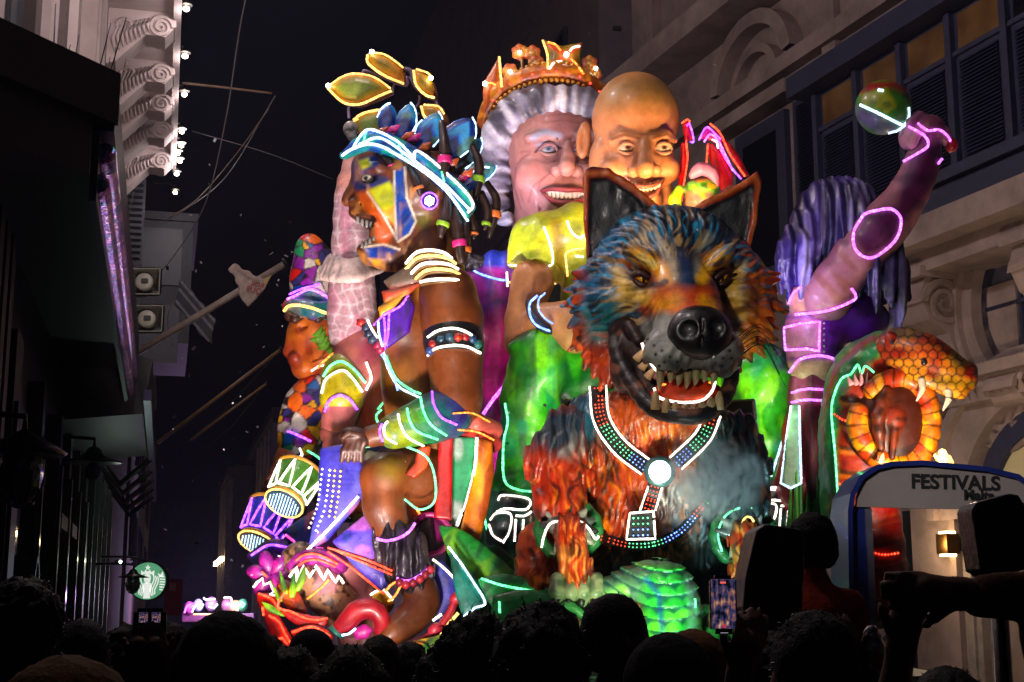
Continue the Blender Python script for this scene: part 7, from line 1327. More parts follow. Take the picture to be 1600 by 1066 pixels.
leaf('amber drape hanging behind the warrior knee', [(628, 700), (700, 690), (706, 830), (660, 860), (632, 800)], 13.0, '8a4a14', 'd08a2a', t=8, name='cloth_drape', cat='drape', grp='painted cloth drapes on the float', fx=.07, fy=.02, neons=[([(632, 720), (640, 770), (660, 812)], 'o')])
leaf('rose drape hanging behind the leopard boot', [(520, 890), (560, 880), (600, 930), (596, 1000), (540, 1000)], 13.0, '8a3a50', 'c07a7a', t=8, name='cloth_drape', cat='drape', grp='painted cloth drapes on the float', fx=.1, fy=.02)
leaf('deep green drape between the gold panel and the shoe', [(742, 770), (790, 740), (800, 860), (760, 890), (740, 850)], 14.0, '14503c', '6a3a9a', t=8, name='cloth_drape', cat='drape', grp='painted cloth drapes on the float', fx=.08, fy=.02, neons=[([(752, 790), (762, 830), (770, 860)], 'g')])
leaf('scarlet leaf with red lights tucked under the violet flower', [(400, 925), (432, 930), (440, 955), (420, 962), (404, 948)], 12.5, '9a1410', 'd83a1c', neons=[([(404, 928), (424, 936), (436, 954)], 'r')])
leaf('crimson leaf with red lights below the scarlet ones', [(452, 985), (490, 975), (520, 992), (510, 1012), (470, 1014)], 12.1, 'a01414', 'e04a2a', neons=[([(456, 988), (488, 980), (516, 994)], 'r')])
def build_lower():
    f = Fig('violet_flower_ornament', 'violet flower with zigzag white lights at the lower corner of the float', 'ornament', 440, 900, 12.6, 940, None)
    for a_ in range(6):
        t = math.radians(60*a_+10); q = f.new(2.2); x, y = 424+20*math.cos(t), 898+20*math.sin(t); q.e(x, y, 0, 20, 12, 10, '6a1c6a', 3, -math.degrees(t)); q.make('petal', 'paint', paint=lambda s: s.streak(lambda v: vn(v.x*.1, v.y*.1, 2), 'b03a8a', .1, .6, .7))
    f.neon([(396, 918), (402, 910), (410, 904), (412, 914), (422, 910), (428, 924), (418, 934), (430, 930)], 'w', 2.4, smooth=False, dz=-16); f.neon([(409, 894), (418, 902)], 'r', 2, dz=-16)
    f = Fig('cuffed_leg_ornament', 'giant bent leg with leopard print boot and frilled cuff with zigzag lights', 'ornament', 500, 920, 12.7, 1000, None)
    q = f.new(2.4); q.c([(470, 880, 0, 34), (510, 925, -10, 34), (545, 965, -15, 32)], '8a6a50', 8); q.make('boot', 'paint', paint=lambda s: (s.streak(lambda v: vn(v.x*.16, v.y*.16, 2), '1c0e0a', .2, .4, .9), s.streak(lambda v: vn(v.x*.05, v.y*.05, 6), 'b07a8a', .1, .6, .6)))
    r = f.new(2.3); r.c([(458, 884, -20, 13), (484, 870, -34, 13), (515, 874, -34, 13), (532, 884, -22, 13)], '8a2080', 4, spl=2); r.make('cuff', 'paint')
    f.neon([(462, 877), (474, 868), (492, 866), (510, 872), (528, 882)], 'r', 2.2, 3); f.neon([(466, 884), (480, 876), (500, 876), (524, 886)], 'r', 2, 3); f.neon([(452, 902), (464, 886), (464, 916), (474, 884), (484, 902), (494, 884), (506, 906), (512, 890), (524, 910), (530, 900), (537, 912)], 'w', 2.6, smooth=False, dz=-56); f.neon([(514, 906), (500, 920), (480, 936)], 'o', 2, 3)
    k = f.new(2.6); k.c([(545, 890, 20, 30), (560, 950, 20, 34), (560, 1000, 20, 34)], '9a5a5a', 8); k.make('calf', 'skin_paint', disp=lambda x, y, z: 2*np.sin(x*.2+2*vn(x*.03, y*.03, 0)))
    f = Fig('red_horn_ornament', 'curled red horn with a violet mouthpiece at the float edge', 'ornament', 565, 970, 12.0, 1000, None)
    f.tube('horn', [(528, 985, 0, 12), (545, 968, -6, 16), (560, 954, -10, 17), (582, 952, -10, 16), (596, 968, -8, 14), (594, 990, 0, 10)], 'a01020', 'paint', sides=14)
    f.tube('mouthpiece', [(524, 990, 0, 15), (532, 980, 0, 11), (540, 972, 0, 10)], '1c6a5a', sides=14); f.neon([(534, 993), (546, 990), (556, 982)], 'c', 2.2, dz=-18)
    q = f.new(2.3); q.p([(548, 985), (570, 974), (584, 984), (574, 998), (556, 1000)], 4, 6, 'c02090', 2, puff=8); q.make('violet_leaf', 'paint')
    f = Fig('trumpet_ornament', 'magenta trumpet bell with a dark mouth behind the anklet', 'ornament', 670, 830, 12.5, 860, None)
    f.tube('bell', [(640, 830, 25, 12), (655, 832, 12, 18), (668, 834, 0, 28), (672, 835, -8, 33)], 'a01878', sides=24); f.tube('bell_mouth', [(671, 835, -8, 26), (673, 835, -12, 26), (674, 835, -13, 24)], '1a0416', sides=24, n=2); f.tube('rim', [(672+31*math.cos(a_), 835+31*math.sin(a_), -12, 4.5) for a_ in np.linspace(0, 2*PI, 18)], 'c8308a', n=2)
    f = Fig('red_staff', 'red knotted staff with a yellow light line leaning by the bare foot', 'staff', 690, 965, 11.9, 1010, None)
    f.tube('shaft', [(716, 928, 0, 7), (700, 962, -4, 6), (676, 990, -8, 6), (640, 1008, -12, 6)], 'a01828'); 
    for x, y, z in ((714, 934, 0), (680, 984, -8)): q = f.new(2); q.e(x, y, z, 13, 10, 11, 'b8243a', 2, 40); q.make('knot', 'paint')
    f.neon([(716, 958), (700, 976), (684, 992), (666, 1006)], 'y', 3, dz=0); f.neon([(676, 970), (690, 960)], 'w', 2.4, dz=0)
    # scaly tail of the lizard lying under the wolf
    f = Fig('lizard_tail_ornament', 'scaly bright green lizard tail curving under the wolf', 'ornament', 1040, 935, 10.9, 1000, None)
    q = f.new(2.4); q.c([(950, 925, 40, 22), (1000, 910, 15, 30), (1040, 920, 0, 42), (1050, 965, -10, 44), (1045, 1005, -10, 44)], '2f9a3a', 10, spl=3)
    def cell_(x, y):
        v = (y+.0012*(x-1042)**2*4)/19.0; r_ = np.floor(v); u = x/27.0+.5*(r_ % 2); return u-np.floor(u)-.5, v-r_
    def scl(x, y, z=0): u, v = cell_(x, y); return 4.5*(v-.5)*np.sqrt(np.clip(1-(2*u)**2*.8, 0, 1))-2*(2*u)**2
    tl = q.make('tail', 'paint', disp=scl, paint=lambda s: (s.fill([(930, 890), (1010, 880), (1000, 960), (930, 960)], '4a5a5a', 10, .8), s.streak(lambda v: vn(v.x*.04, v.y*.05, 2), '7ccc4a', .0, .6, .7), s.streak(lambda v: 1-cell_(v.x, v.y)[1]*2.6+4*np.abs(cell_(v.x, v.y)[0])**2, '0c3a3c', .1, .8, .85), s.stroke([(1010, 905), (1030, 930), (1035, 985)], 4, '1a3a8a', .8, .7), s.stroke([(1078, 905), (1086, 950), (1080, 990)], 8, '7a8a8a', .8, .6)))
    rr = random.Random(5)
    for i in range(0):
        for j in range(4):
            x = 1008+j*24+(i % 2)*12; y = 904+i*17-abs(x-1042)*.2; h_, d = f.hit(x, y)
            if h_ is None: continue
            z = (h_[0][1]-f.Y0)/f.sx; q = f.new(2.2); q.e(x, y, z+2, 17, 13, 4.2, '2f8a34', 2); q.make('scale', 'paint', parent=tl, hit=False, paint=lambda s: s.streak(lambda v: vn(v.x*.1, v.y*.12, 3), '0f5a3a', .2, .6, .7))
    f.neon([(1086, 935), (1087, 950)], 'g', 2, dz=-40)
    f = Fig('vine_roots_ornament', 'tangled green and gold roots along the front edge of the float', 'ornament', 960, 960, 11.0, 1010, None)
    for i in range(16):
        x = 790+i*24; f.tube('root', [(x, 985+rr.uniform(-6, 10), rr.uniform(0, 20), 8), (x+20, 958+rr.uniform(-14, 14), rr.uniform(-10, 14), 9), (x+44, 970+rr.uniform(-16, 10), rr.uniform(0, 20), 7), (x+70, 995, 10, 6)], rr.choice(['2f7a3a', '8a6a2a', '5a7a4a', '6a4a24']), 'fur_paint', sides=8)
    f.neon([(918, 968), (930, 966), (946, 972)], 'y', 2.4, dz=-14)
    f = Fig('pale_drape_ornament', 'pale knotted drape with red cloth hanging beside the wolf paw', 'ornament', 1105, 880, 12.0, 910, None)
    q = f.new(2.4); q.c([(1098, 850, 0, 22), (1100, 880, -5, 20), (1090, 905, 0, 16)], '9a7858', 6).c([(1125, 850, 0, 18), (1120, 890, 0, 18)], '7a8a5a', 6).c([(1105, 825, 5, 16), (1118, 840, 0, 16)], '9a1c2c', 6); q.make('cloth', 'paint', disp=lambda x, y, z: 2.4*np.sin(x*.35+2*vn(x*.05, y*.03, 0)))
build_lower()
# ------------------------------------------------------------------ floodlights added on float, ground and canopy to light the figures
def flood(label, px, py, Y, target, e, c, size=.18, spot=100, blend=.6):
    loc = P(px, py, Y); t = P(*target); d = Vector(t-loc).normalized(); r = empty('added_floodlight', loc, label, 'added_floodlight', 'added floodlights')
    M = d.to_track_quat('-Z', 'Y').to_matrix()
    bm = bmesh.new(); bmesh.ops.create_cube(bm, size=1); bmesh.ops.scale(bm, vec=(.26, .2, .1), verts=bm.verts); bmesh.ops.translate(bm, vec=(0, 0, .06), verts=bm.verts); bmesh.ops.bevel(bm, geom=bm.edges[:], offset=.012, segments=1, affect='EDGES'); bmesh.ops.rotate(bm, matrix=M, verts=bm.verts); me = bpy.data.meshes.new('housing'); bm.to_mesh(me); bm.free(); link('housing', me, r, flat('lamp_black', '0a0a0b', .5))
    l = bpy.data.lights.new('added_flood_lamp', 'SPOT'); l.energy = e; l.color = c; l.spot_size = math.radians(spot); l.spot_blend = blend; l.shadow_soft_size = size
    o = bpy.data.objects.new('added_flood_lamp', l); COL.objects.link(o); o.parent = r; o.location = d*.02; o.rotation_euler = d.to_track_quat('-Z', 'Y').to_euler()
FL = [('added flood aimed up at the bald head from behind the wolf head', 1012, 350, 12.75, (1003, 240, 13.3), 75, (1, .55, .22), .1, 120),
      ('added flood aimed at the bald crown hidden behind the wolf ear', 1120, 345, 12.6, (1000, 190, 13.5), 70, (1, .62, .34), .1, 90),
      ('added flood aimed up at the lady from behind the wolf ear', 945, 345, 12.9, (865, 260, 14.2), 45, (1, .66, .72), .1, 120),
      ('added flood aimed at the lady hair behind the warrior neck', 690, 425, 13.3, (800, 230, 14.4), 110, (.85, .75, 1), .1, 110),
      ('added ground flood aimed up at the warrior face', 470, 1130, 9.4, (610, 330, 12.2), 900, (1, .8, .66), .15, 34),
      ('added ground flood aimed up at the warrior arm', 690, 1130, 9.2, (700, 560, 12.2), 480, (1, .8, .7), .2, 42),
      ('added ground flood aimed up at the warrior leg', 560, 1120, 9.6, (600, 830, 12.2), 300, (1, .82, .75), .2, 56),
      ('added green flood aimed at the trousers behind the wolf shoulder', 900, 640, 12.6, (850, 600, 13.6), 34, (.75, 1, .5), .1, 130),
      ('added green flood aimed at the far trouser leg', 1160, 640, 12.7, (1190, 600, 13.6), 32, (.75, 1, .55), .1, 130),
      ('added green ground flood aimed between the wolf paws', 1010, 1110, 9.6, (1010, 905, 11.4), 110, (.4, 1, .5), .15, 60),
      ('added amber ground flood aimed up at the wolf chest', 940, 1130, 9.2, (985, 770, 11.4), 280, (1, .72, .55), .2, 38),
      ('added ground flood aimed up at the drums and patchwork sleeve', 380, 1120, 10.4, (480, 650, 13.4), 620, (1, .75, .7), .2, 52),
      ('added violet flood aimed at the purple hair behind the wolf cheek', 1180, 470, 12.6, (1330, 400, 13.2), 36, (.6, .45, 1), .1, 110),
      ('added warm flood aimed up at the cobra behind the arch', 1440, 765, 11.2, (1410, 620, 12.4), 130, (1, .76, .55), .12, 110),
      ('added pink flood aimed up at the magenta gown behind the shoe', 800, 815, 14.4, (772, 600, 14.9), 110, (1, .6, .85), .12, 120),
      ('added teal ground flood aimed up at the wolf shoulder', 1120, 1130, 9.3, (1120, 745, 11.3), 240, (.62, .95, 1), .2, 34),
      ('added ground flood aimed up at the golden wreath', 520, 1140, 8.8, (610, 180, 12.6), 500, (.95, .9, 1), .15, 22)]
for L_ in FL: flood(L_[0], L_[1], L_[2], L_[3], L_[4], L_[5]*1.7, *L_[6:])
def added_canopy_flood(label, t, target, e, c, spot):  # extra spots added out of view under the canopy to brighten their targets
    w_ = FLt.W(t, 4.4, .95); px, py = proj(np.array([w_]))
    flood(label, float(px[0]), float(py[0]), w_[1], target, e, c, .15, spot, .8)
added_canopy_flood('flood added under the shop canopy aimed at the wolf head', 4.6, (1050, 450, 11.4), 680, (1, .9, .82), 24)
added_canopy_flood('flood added under the shop canopy aimed at the warrior', 4.0, (640, 420, 12.3), 700, (1, .88, .85), 34)
added_canopy_flood('flood added under the shop canopy aimed at the arch', 4.3, (1490, 762, 8.6), 900, (1, .9, .85), 15)
# ================================================================== spectators (backs to us, in metres, built once per person)
def person(label, px, top, Y, h=None, facing=0, hair='short', coat='101014', skin='5a3a2a', hairc='0a0808', turn=0, arms='down', hat=None, scale=1.0, target=None, target2=None, cell=.016, zfeet=0, elb=None, group='spectators watching the float', seed=1, wide=1.0):
    if target is not None or target2 is not None: cell = .0095
    T = P(px, top, Y); ht = (T[2]-zfeet)-{'short': .014, 'long': .016, 'curly': .036, 'spiky': .036}[hair] - (.02 if hat else 0); k = scale; base = np.array([T[0], Y, zfeet]); rr = random.Random(seed)
    r = empty('person', base, label, 'person', group)
    hc = ht-.125*k; hz = ht-.27*k; sh = ht-.335*k                # head centre, neck, shoulders
    cf, sf = math.cos(turn), math.sin(turn)                      # head turn (0: looks away from us, down +Y)
    def hd(x, y, z): return (x*cf-y*sf, x*sf+y*cf, z)            # head-local -> body
    B = Field(cell); S = skin
    B.e(hd(0, 0, hc), (.078*k, .098*k, .122*k), S, .03*k, rot=math.degrees(-turn)); B.e(hd(0, .03*k, hc-.06*k), (.058*k, .07*k, .075*k), S, .03*k)
    B.c(hd(0, .085*k, hc+.0), hd(0, .112*k, hc-.035*k), .012*k, .016*k, S, .012); B.e(hd(0, .088*k, hc-.072*k), (.03*k, .02*k, .014*k), S, .012); B.e(hd(0, .075*k, hc-.105*k), (.03*k, .025*k, .02*k), S, .02)
    for sg in (-1, 1): B.e(hd(sg*.08*k, -.005*k, hc-.015*k), (.014*k, .022*k, .034*k), S, .008); B.e(hd(sg*.033*k, .087*k, hc+.012*k), (.017*k, .012*k, .011*k), S, .006, sub=True)
    B.c((0, -.01, hz+.05*k), (0, -.02, sh), .055*k, .062*k, S, .03)
    elbow, wrist = {}, {}
    for sg in (-1, 1):
        s0 = np.array([sg*.175*k*wide, -.01, sh-.05*k]); tg = target if sg == 1 else target2
        if tg is not None:
            w_ = np.array(tg)-base; mid = (s0+w_)/2; L = np.linalg.norm(w_-s0); drop = 0 if arms == 'across' else math.sqrt(max(.0, .30**2-(L/2)**2)) if L < .6 else .02; e_ = mid+np.array([sg*.08, 0, -drop-.02])
            if elb is not None: e_ = np.array(elb)-base
        else: e_ = s0+np.array([sg*.06, -.02, -.29*k]); w_ = e_+np.array([0, .08, -.25*k])
        elbow[sg], wrist[sg] = e_, w_
        B.c(e_*.35+w_*.65, w_, .034*k, .028*k, S, .02)
        hv = (w_-e_)/np.linalg.norm(w_-e_); sd = np.cross(hv, [0, 1, 0]); sd /= np.linalg.norm(sd)+1e-9; pc = w_+hv*.05; B.c(w_, w_+hv*.075, .03, .037, S, .02)
        for f_ in range(4): q0 = w_+hv*.085+sd*(f_-1.5)*.02; L = (.062, .074, .07, .055)[f_]; B.c(q0, q0+hv*L*.6+np.array([0, .012, 0]), .0115, .0105, S, .006); B.c(q0+hv*L*.6+np.array([0, .012, 0]), q0+hv*L+np.array([0, .035 if tg is None or arms != 'open' else .01, 0]), .0105, .009, S, .004)
        B.c(w_+hv*.03-sd*sg*.03, w_+hv*.075-sd*sg*.062, .013, .01, S, .008)
    for sg in (-1, 1): B.c((sg*.09, 0, .1), (sg*.09, .1, .05), .045, .035, '0a0a0a', .02)     # shoes carry the figure
    B.c((-.09, 0, .08), (-.09, 0, .5*ht), .04, .06, S, .03); B.c((.09, 0, .08), (.09, 0, .5*ht), .04, .06, S, .03); B.c((0, 0, .48*ht), (0, 0, sh), .09, .1, S, .05)
    V, Q, C = B.build(); link('body', mesh_np('body', V, Q, C), r, 'person_skin')
    J = Field(cell*1.15); c_ = coat; wd = wide
    J.c((0, -.01, .5*ht), (0, -.01, sh-.14*k), .155*k*wd, .175*k*wd, c_, .06); J.c((-.14*k*wd, -.01, sh-.055*k), (.14*k*wd, -.01, sh-.055*k), .078*k, .078*k, c_, .06); J.c((0, -.02, sh-.02*k), (0, -.03, hz+.0*k), .085*k, .07*k, c_, .04)
    for sg in (-1, 1): s0 = np.array([sg*.17*k*wd, -.01, sh-.06*k]); J.c(s0, elbow[sg], .064*k, .052*k, c_, .04); J.c(elbow[sg], elbow[sg]*.25+wrist[sg]*.75, .052*k, .042*k, c_, .03)
    V, Q, C = J.build(lambda x, y, z: .006*vn(x*9, y*9, z*14)+.004*np.sin(z*40+6*vn(x*4, y*4, z*3))); link('jacket', mesh_np('jacket', V, Q, C), r, 'cloth')
    L = Field(cell*1.4)
    for sg in (-1, 1): L.c((sg*.085, 0, .09), (sg*.09, 0, .5*ht), .07, .09, '101016', .04)
    V, Q, C = L.build(); link('trousers', mesh_np('trousers', V, Q, C), r, 'cloth')
    if hat is None or hair == 'long':
        A = Field(cell*.8); hcx = hairc
        A.e(hd(0, -.018*k, hc+.03*k), (.09*k, .105*k, .108*k), hcx, .02, rot=math.degrees(-turn)); A.e(hd(0, -.05*k, hc-.03*k), (.082*k, .07*k, .085*k), hcx, .03)
        if hair == 'long':
            for i in range(14): a = -PI*.9+PI*.8*i/13; x, y = .08*k*math.cos(a), .085*k*math.sin(a); A.c(hd(x, y, hc+.03), hd(x*1.15, y*1.2, hc-.3*k-rr.uniform(0, .08)), .035, .02, hcx, .02)
        amp = {'short': .006, 'curly': .02, 'long': .008, 'spiky': .018}[hair]; fr = {'short': 60, 'curly': 38, 'long': 40, 'spiky': 55}[hair]
        if hair in ('curly', 'spiky'): A.e(hd(0, -.01*k, hc+.045*k), (.105*k, .112*k, .105*k), hcx, .02)
        A.e(hd(0, .085*k, hc-.04*k), (.055*k, .05*k, .09*k), S, .02, sub=True)
        V, Q, C = A.build(lambda x, y, z: amp*vn(x*fr, y*fr, z*fr*(.35 if hair == 'long' else 1))+amp*.5*vn(x*fr*2, y*fr*2, z*fr*2)); link('hair', mesh_np('hair', V, Q, C), r, 'hair')
        n_ = 300 if Y < 5.5 else 100; I = np.nonzero(V[:, 2] > hc-.1*k)[0]; hv, hf = [], []; cc = np.array(hd(0, -.02*k, hc)); ln = {'short': (.003, .007), 'curly': (.006, .014), 'spiky': (.006, .016), 'long': (.006, .02)}[hair]
        for _ in range(n_):
            p0 = V[rr.choice(I)]; o_ = (p0-cc)/np.linalg.norm(p0-cc); t_ = np.array([rr.gauss(0, 1) for _ in range(3)]); L_ = rr.uniform(*ln); dn = np.array([0, 0, -1.0])*(1.6 if hair == 'long' else .5)
            q_ = [p0-o_*.004, p0+o_*L_*.4+t_*L_*.3, p0+o_*L_*.55+t_*L_*.7+dn*L_*.5]
            if hair == 'curly': q_.append(p0+o_*L_*.55+t_*L_*.5+dn*L_*.3)
            v_, f_ = tube_mesh(q_, np.linspace(.0026, .0006, len(q_)), 3); j_ = len(hv); hv += list(v_); hf += [tuple(i_+j_ for i_ in q2) for q2 in f_]
        so2 = link('hair_strands', pydata('hair_strands', hv, hf), r, flat('hair_strand', hairc, .45)); so2['kind'] = 'stuff'
    if hat:
        A = Field(cell*.8)
        if hat[0] == 'beanie': A.e(hd(0, -.01*k, hc+.045*k), (.1*k, .115*k, .105*k), hat[1], .02, rot=math.degrees(-turn)); A.c(hd(-.0, -.01*k, hc+.0), hd(.0, -.01*k, hc+.03*k), .106*k, .106*k, hat[1], .01)
        else:
            A.e(hd(0, -.01*k, hc+.05*k), (.095*k, .11*k, .09*k), hat[1], .02, rot=math.degrees(-turn)); A.e(hd(0, .13*k, hc+.045*k), (.075*k, .075*k, .012*k), hat[1], .015)
        A.e(hd(0, .02, hc-.08*k), (.2, .2, .075*k), hat[1], .005, sub=True)
        V, Q, C = A.build(lambda x, y, z: .003*np.sin(np.arctan2(y, x)*60)); link('hat', mesh_np('hat', V, Q, C), r, 'cloth')
    r['_'] = 0; del r['_']; return r, hc, base, hd, k
def glasses(pt, mat='frame_black'):
    r, hc, base, hd, k = pt
    m = flat('frame_black', '0a0a0a', .2)
    for sg in (-1, 1): v, q = tube_mesh([hd(sg*.035*k+.026*math.cos(a), .108*k, hc+.01*k+.02*math.sin(a)) for a in np.linspace(0, 2*PI, 14)], .003, 5); link('glasses_rim', pydata('glasses_rim', v, q), r, m); v, q = tube_mesh([hd(sg*.062*k, .105*k, hc+.014*k), hd(sg*.09*k, .0, hc+.012*k)], .003, 5); link('glasses_arm', pydata('glasses_arm', v, q), r, m)
PL = []
person('tall spectator with dark swept hair by the fluted columns', 40, 898, 3.9, hair='spiky', turn=.5, coat='08080a', seed=1)
person('spectator with glossy dark hair behind the tan cap', 126, 966, 4.8, hair='short', turn=.7, coat='0a0a0c', seed=2)
person('spectator in a round tan cap low among the crowd', 112, 1014, 2.05, hat=('beanie', '4a300e'), coat='0c0a0a', seed=3, turn=-.3)
person('spectator with bushy dark hair beside the raised phone', 196, 974, 5.6, hair='curly', turn=.8, coat='0a0a0c', seed=4)
ph1 = P(236, 985, 5.2)
person('spectator holding a phone sideways in both hands', 268, 972, 5.4, hair='short', turn=-.2, coat='0a0a0c', seed=5, target=ph1+np.array([.055, 0, -.12]), target2=ph1+np.array([-.055, 0, -.12]))
person('spectator in a close black beanie in front of the red leaves', 357, 948, 2.95, hat=('beanie', '060607'), coat='060608', seed=6)
pg = person('spectator in a dark cap and glasses under the red horn', 490, 976, 7.0, hat=('cap', '14141a'), turn=-.9, coat='101014', seed=7); glasses(pg)
person('spectator with long straight dark hair beside the cap wearer', 458, 1007, 4.6, hair='long', coat='0c0a10', seed=8, hairc='0c0806')
person('spectator with long braided brown hair below the bare foot', 552, 1004, 4.0, hair='long', coat='100c10', seed=9, hairc='140d08')
person('spectator turning back towards us beside the braided hair', 590, 992, 6.2, hair='short', turn=2.6, coat='14141a', seed=10, skin='6a4630')
pg = person('spectator with glasses turning back below the gold panel', 686, 1008, 6.4, hair='curly', turn=2.3, coat='0e0e12', seed=11, skin='5a3a2a'); glasses(pg)
person('spectator with spiky dark hair under the green leaves', 745, 952, 3.8, hair='spiky', coat='060608', seed=12, turn=.2)
person('spectator with big curly dark hair below the shoe', 846, 936, 3.2, hair='curly', coat='060608', seed=13, turn=-.1)
pp = person('man in profile wearing a sequinned gold shouldered jacket', 966, 926, 4.6, hair='short', turn=-PI/2+.25, coat='1a0f14', skin='3a2018', seed=14)
person('spectator in a smooth dark beanie beside the profile man', 1044, 982, 3.2, hat=('beanie', '0a0a0c'), coat='0a0a0a', seed=15)
person('spectator with a shaved tan head behind the dark beanie', 1082, 978, 4.4, hat=('beanie', '5a3c24'), coat='1a1818', seed=16)
ph2 = P(1130, 945, 3.4)
person('spectator in an ochre sleeve raising a phone upright', 1205, 985, 3.6, hair='short', coat='4a3818', seed=17, target2=ph2+np.array([.035, .0, -.16]))
person('spectator with a dark round head before the orange hoodie', 1268, 952, 3.0, hair='short', coat='060607', seed=18)
person('man in an orange hoodie looking aside on the low stand', 1262, 800, 6.2, hair='short', turn=.9, coat='7a2408', skin='3a2018', seed=19, zfeet=.55)
st = empty('low_stand', (P(1280, 950, 6.2)[0], 6.2, 0), 'low black stand under the man in the orange hoodie', 'stand'); gbox('stand_top', (P(1280, 950, 6.2)[0], 6.2, .5), (.5, .4, .04), 0, flat('stand_black', '0a0a0a', .7), st, .01)
for a in (-1, 1):
    for b in (-1, 1): gbox('leg', (P(1280, 950, 6.2)[0]+a*.45, 6.2+b*.35, .23), (.03, .03, .23), 0, flat('stand_black', '0a0a0a', .7), st)
hnd = P(1408, 1012, 3.1)
person('spectator waving an open hand in front of the arch', 1475, 1040, 3.2, hair='short', coat='14100e', skin='4a2c1e', seed=20, target2=hnd, arms='open')
person('spectator in a brown sleeved jacket reaching across before the arch', 1770, 880, 3.0, arms='across', hair='short', coat='4a3020', seed=21, target2=P(1500, 928, 2.8), elb=P(1640, 935, 2.85), wide=1.15)
bt = P(1365, 1010, 4.0)
person('spectator holding up a plastic wrapped bottle', 1312, 1010, 4.2, hair='short', coat='0a0a0a', skin='4a2c1e', seed=22, target=bt+np.array([-.05, 0, -.06]))
rr_ = random.Random(21)
for i, (x, y, Y, lab) in enumerate(((300, 985, 9, 'short haired spectator far down beside the banner'), (420, 990, 9.5, 'spectator behind the black beanie near the red leaf'), (640, 1000, 8.2, 'spectator close to the float by the tall white light'), (800, 985, 8.0, 'spectator close to the float under the lowest leaf'), (900, 990, 7.6, 'spectator close to the roots along the float'), (1110, 992, 8.4, 'spectator close to the lizard tail'), (1400, 985, 7.4, 'spectator standing inside the arch'), (20, 1000, 6.5, 'short spectator by the shop wall'), (1180, 1000, 7.0, 'spectator beside the tall loudspeaker'))):
    person(lab, x, y, Y, hair=rr_.choice(['short', 'curly', 'spiky']), coat='0c0c10', seed=40+i, turn=rr_.uniform(-.6, .6), cell=.022)
# sequins on the profile man's shoulders
def sequins():
    r, hc, base, hd, k = pp; V, F = [], []; rr = random.Random(5); sh = hc-.21
    for i in range(260):
        a = rr.uniform(-.19, .19); x, y, z = a, -.1-rr.uniform(-.03, .03), sh-.02-abs(a)*.2-rr.uniform(0, .16); j = len(V); s = .004; V += [(x-s, y, z-s), (x+s, y, z-s), (x+s, y+rr.uniform(-.003, .003), z+s), (x-s, y, z+s)]; F.append((j, j+1, j+2, j+3))
    o = link('sequins', pydata('sequins', V, F, False), r, flat('gold_sequin', '8a5a1c', .25, 1)); o['kind'] = 'stuff'
sequins()
# ------------------------------------------------------------------ phones, loudspeakers and other things held up
def slab(name, label, cat, c, half, M, mat, bevel):
    r = empty(name, c, label, cat); bm = bmesh.new(); bmesh.ops.create_cube(bm, size=2); bmesh.ops.scale(bm, vec=half, verts=bm.verts); bmesh.ops.bevel(bm, geom=[e for e in bm.edges if abs((e.verts[0].co-e.verts[1].co).y) > 1e-6], offset=bevel, segments=4, affect='EDGES'); bmesh.ops.rotate(bm, matrix=M, verts=bm.verts); me = bpy.data.meshes.new('case'); bm.to_mesh(me); bm.free(); link('case', me, r, mat); return r
def screen_mat(name, portrait):
    m = newmat(name); b = bsdf(m); tc = nd(m, 'ShaderNodeTexCoord'); mp = nd(m, 'ShaderNodeMapping'); lk(m, tc.outputs['Generated'], mp.inputs['Vector'])
    n = nd(m, 'ShaderNodeTexNoise'); n.inputs['Scale'].default_value = 5; n.inputs['Detail'].default_value = 5; lk(m, mp.outputs[0], n.inputs['Vector']); r = nd(m, 'ShaderNodeValToRGB'); els = r.color_ramp.elements; els[0].position = .4; els[0].color = (.004, .004, .012, 1); els[1].position = .72; els[1].color = (.6, .5, .42, 1)
    e = els.new(.52); e.color = (.05, .05, .14, 1); e = els.new(.6); e.color = (.35, .12, .06, 1); lk(m, n.outputs['Fac'], r.inputs['Fac']); lk(m, r.outputs['Color'], b.inputs['Emission Color']); b.inputs['Emission Strength'].default_value = .8; b.inputs['Base Color'].default_value = (.01, .01, .01, 1); b.inputs['Roughness'].default_value = .1; return m
I3 = Matrix.Identity(3); K = flat('phone_black', '050506', .2)
s_ = PX(1130, 945, 3.4); r = slab('smartphone', 'smartphone held upright filming the float', 'phone', ph2, (21*s_, .004, 45*s_), I3, K, .012); gbox0('screen', (0, -.0045, .002), (19*s_, .0006, 38*s_), screen_mat('phone_picture', True), r)
gbox0('record_badge', (0, -.006, 34*s_), (4.5*s_, .0004, 1.6*s_), glow('badge_red', (.9, .12, .1), .9), r); v, q = tube_mesh([(0, -.006, -33*s_), (0, -.0066, -33*s_)], 3*s_, 14); link('record_button', pydata('record_button', v, q), r, glow('record_red', (.5, .03, .08), 1)); gbox0('home_bar', (0, -.006, -43*s_), (6*s_, .0004, .5*s_), glow('bar_grey', (.3, .3, .32), 1), r)
s_ = PX(236, 975, 5.2); r = slab('smartphone', 'phone held sideways with the float small on its screen', 'phone', P(234, 975, 5.2), (26*s_, .004, 24*s_), I3, K, .014)
for i, x in enumerate((-10, 10)): gbox0('screen', (x*s_, -.0045, 10*s_), (7*s_, .0006, 8*s_), screen_mat('phone_view_%d' % i, False), r)
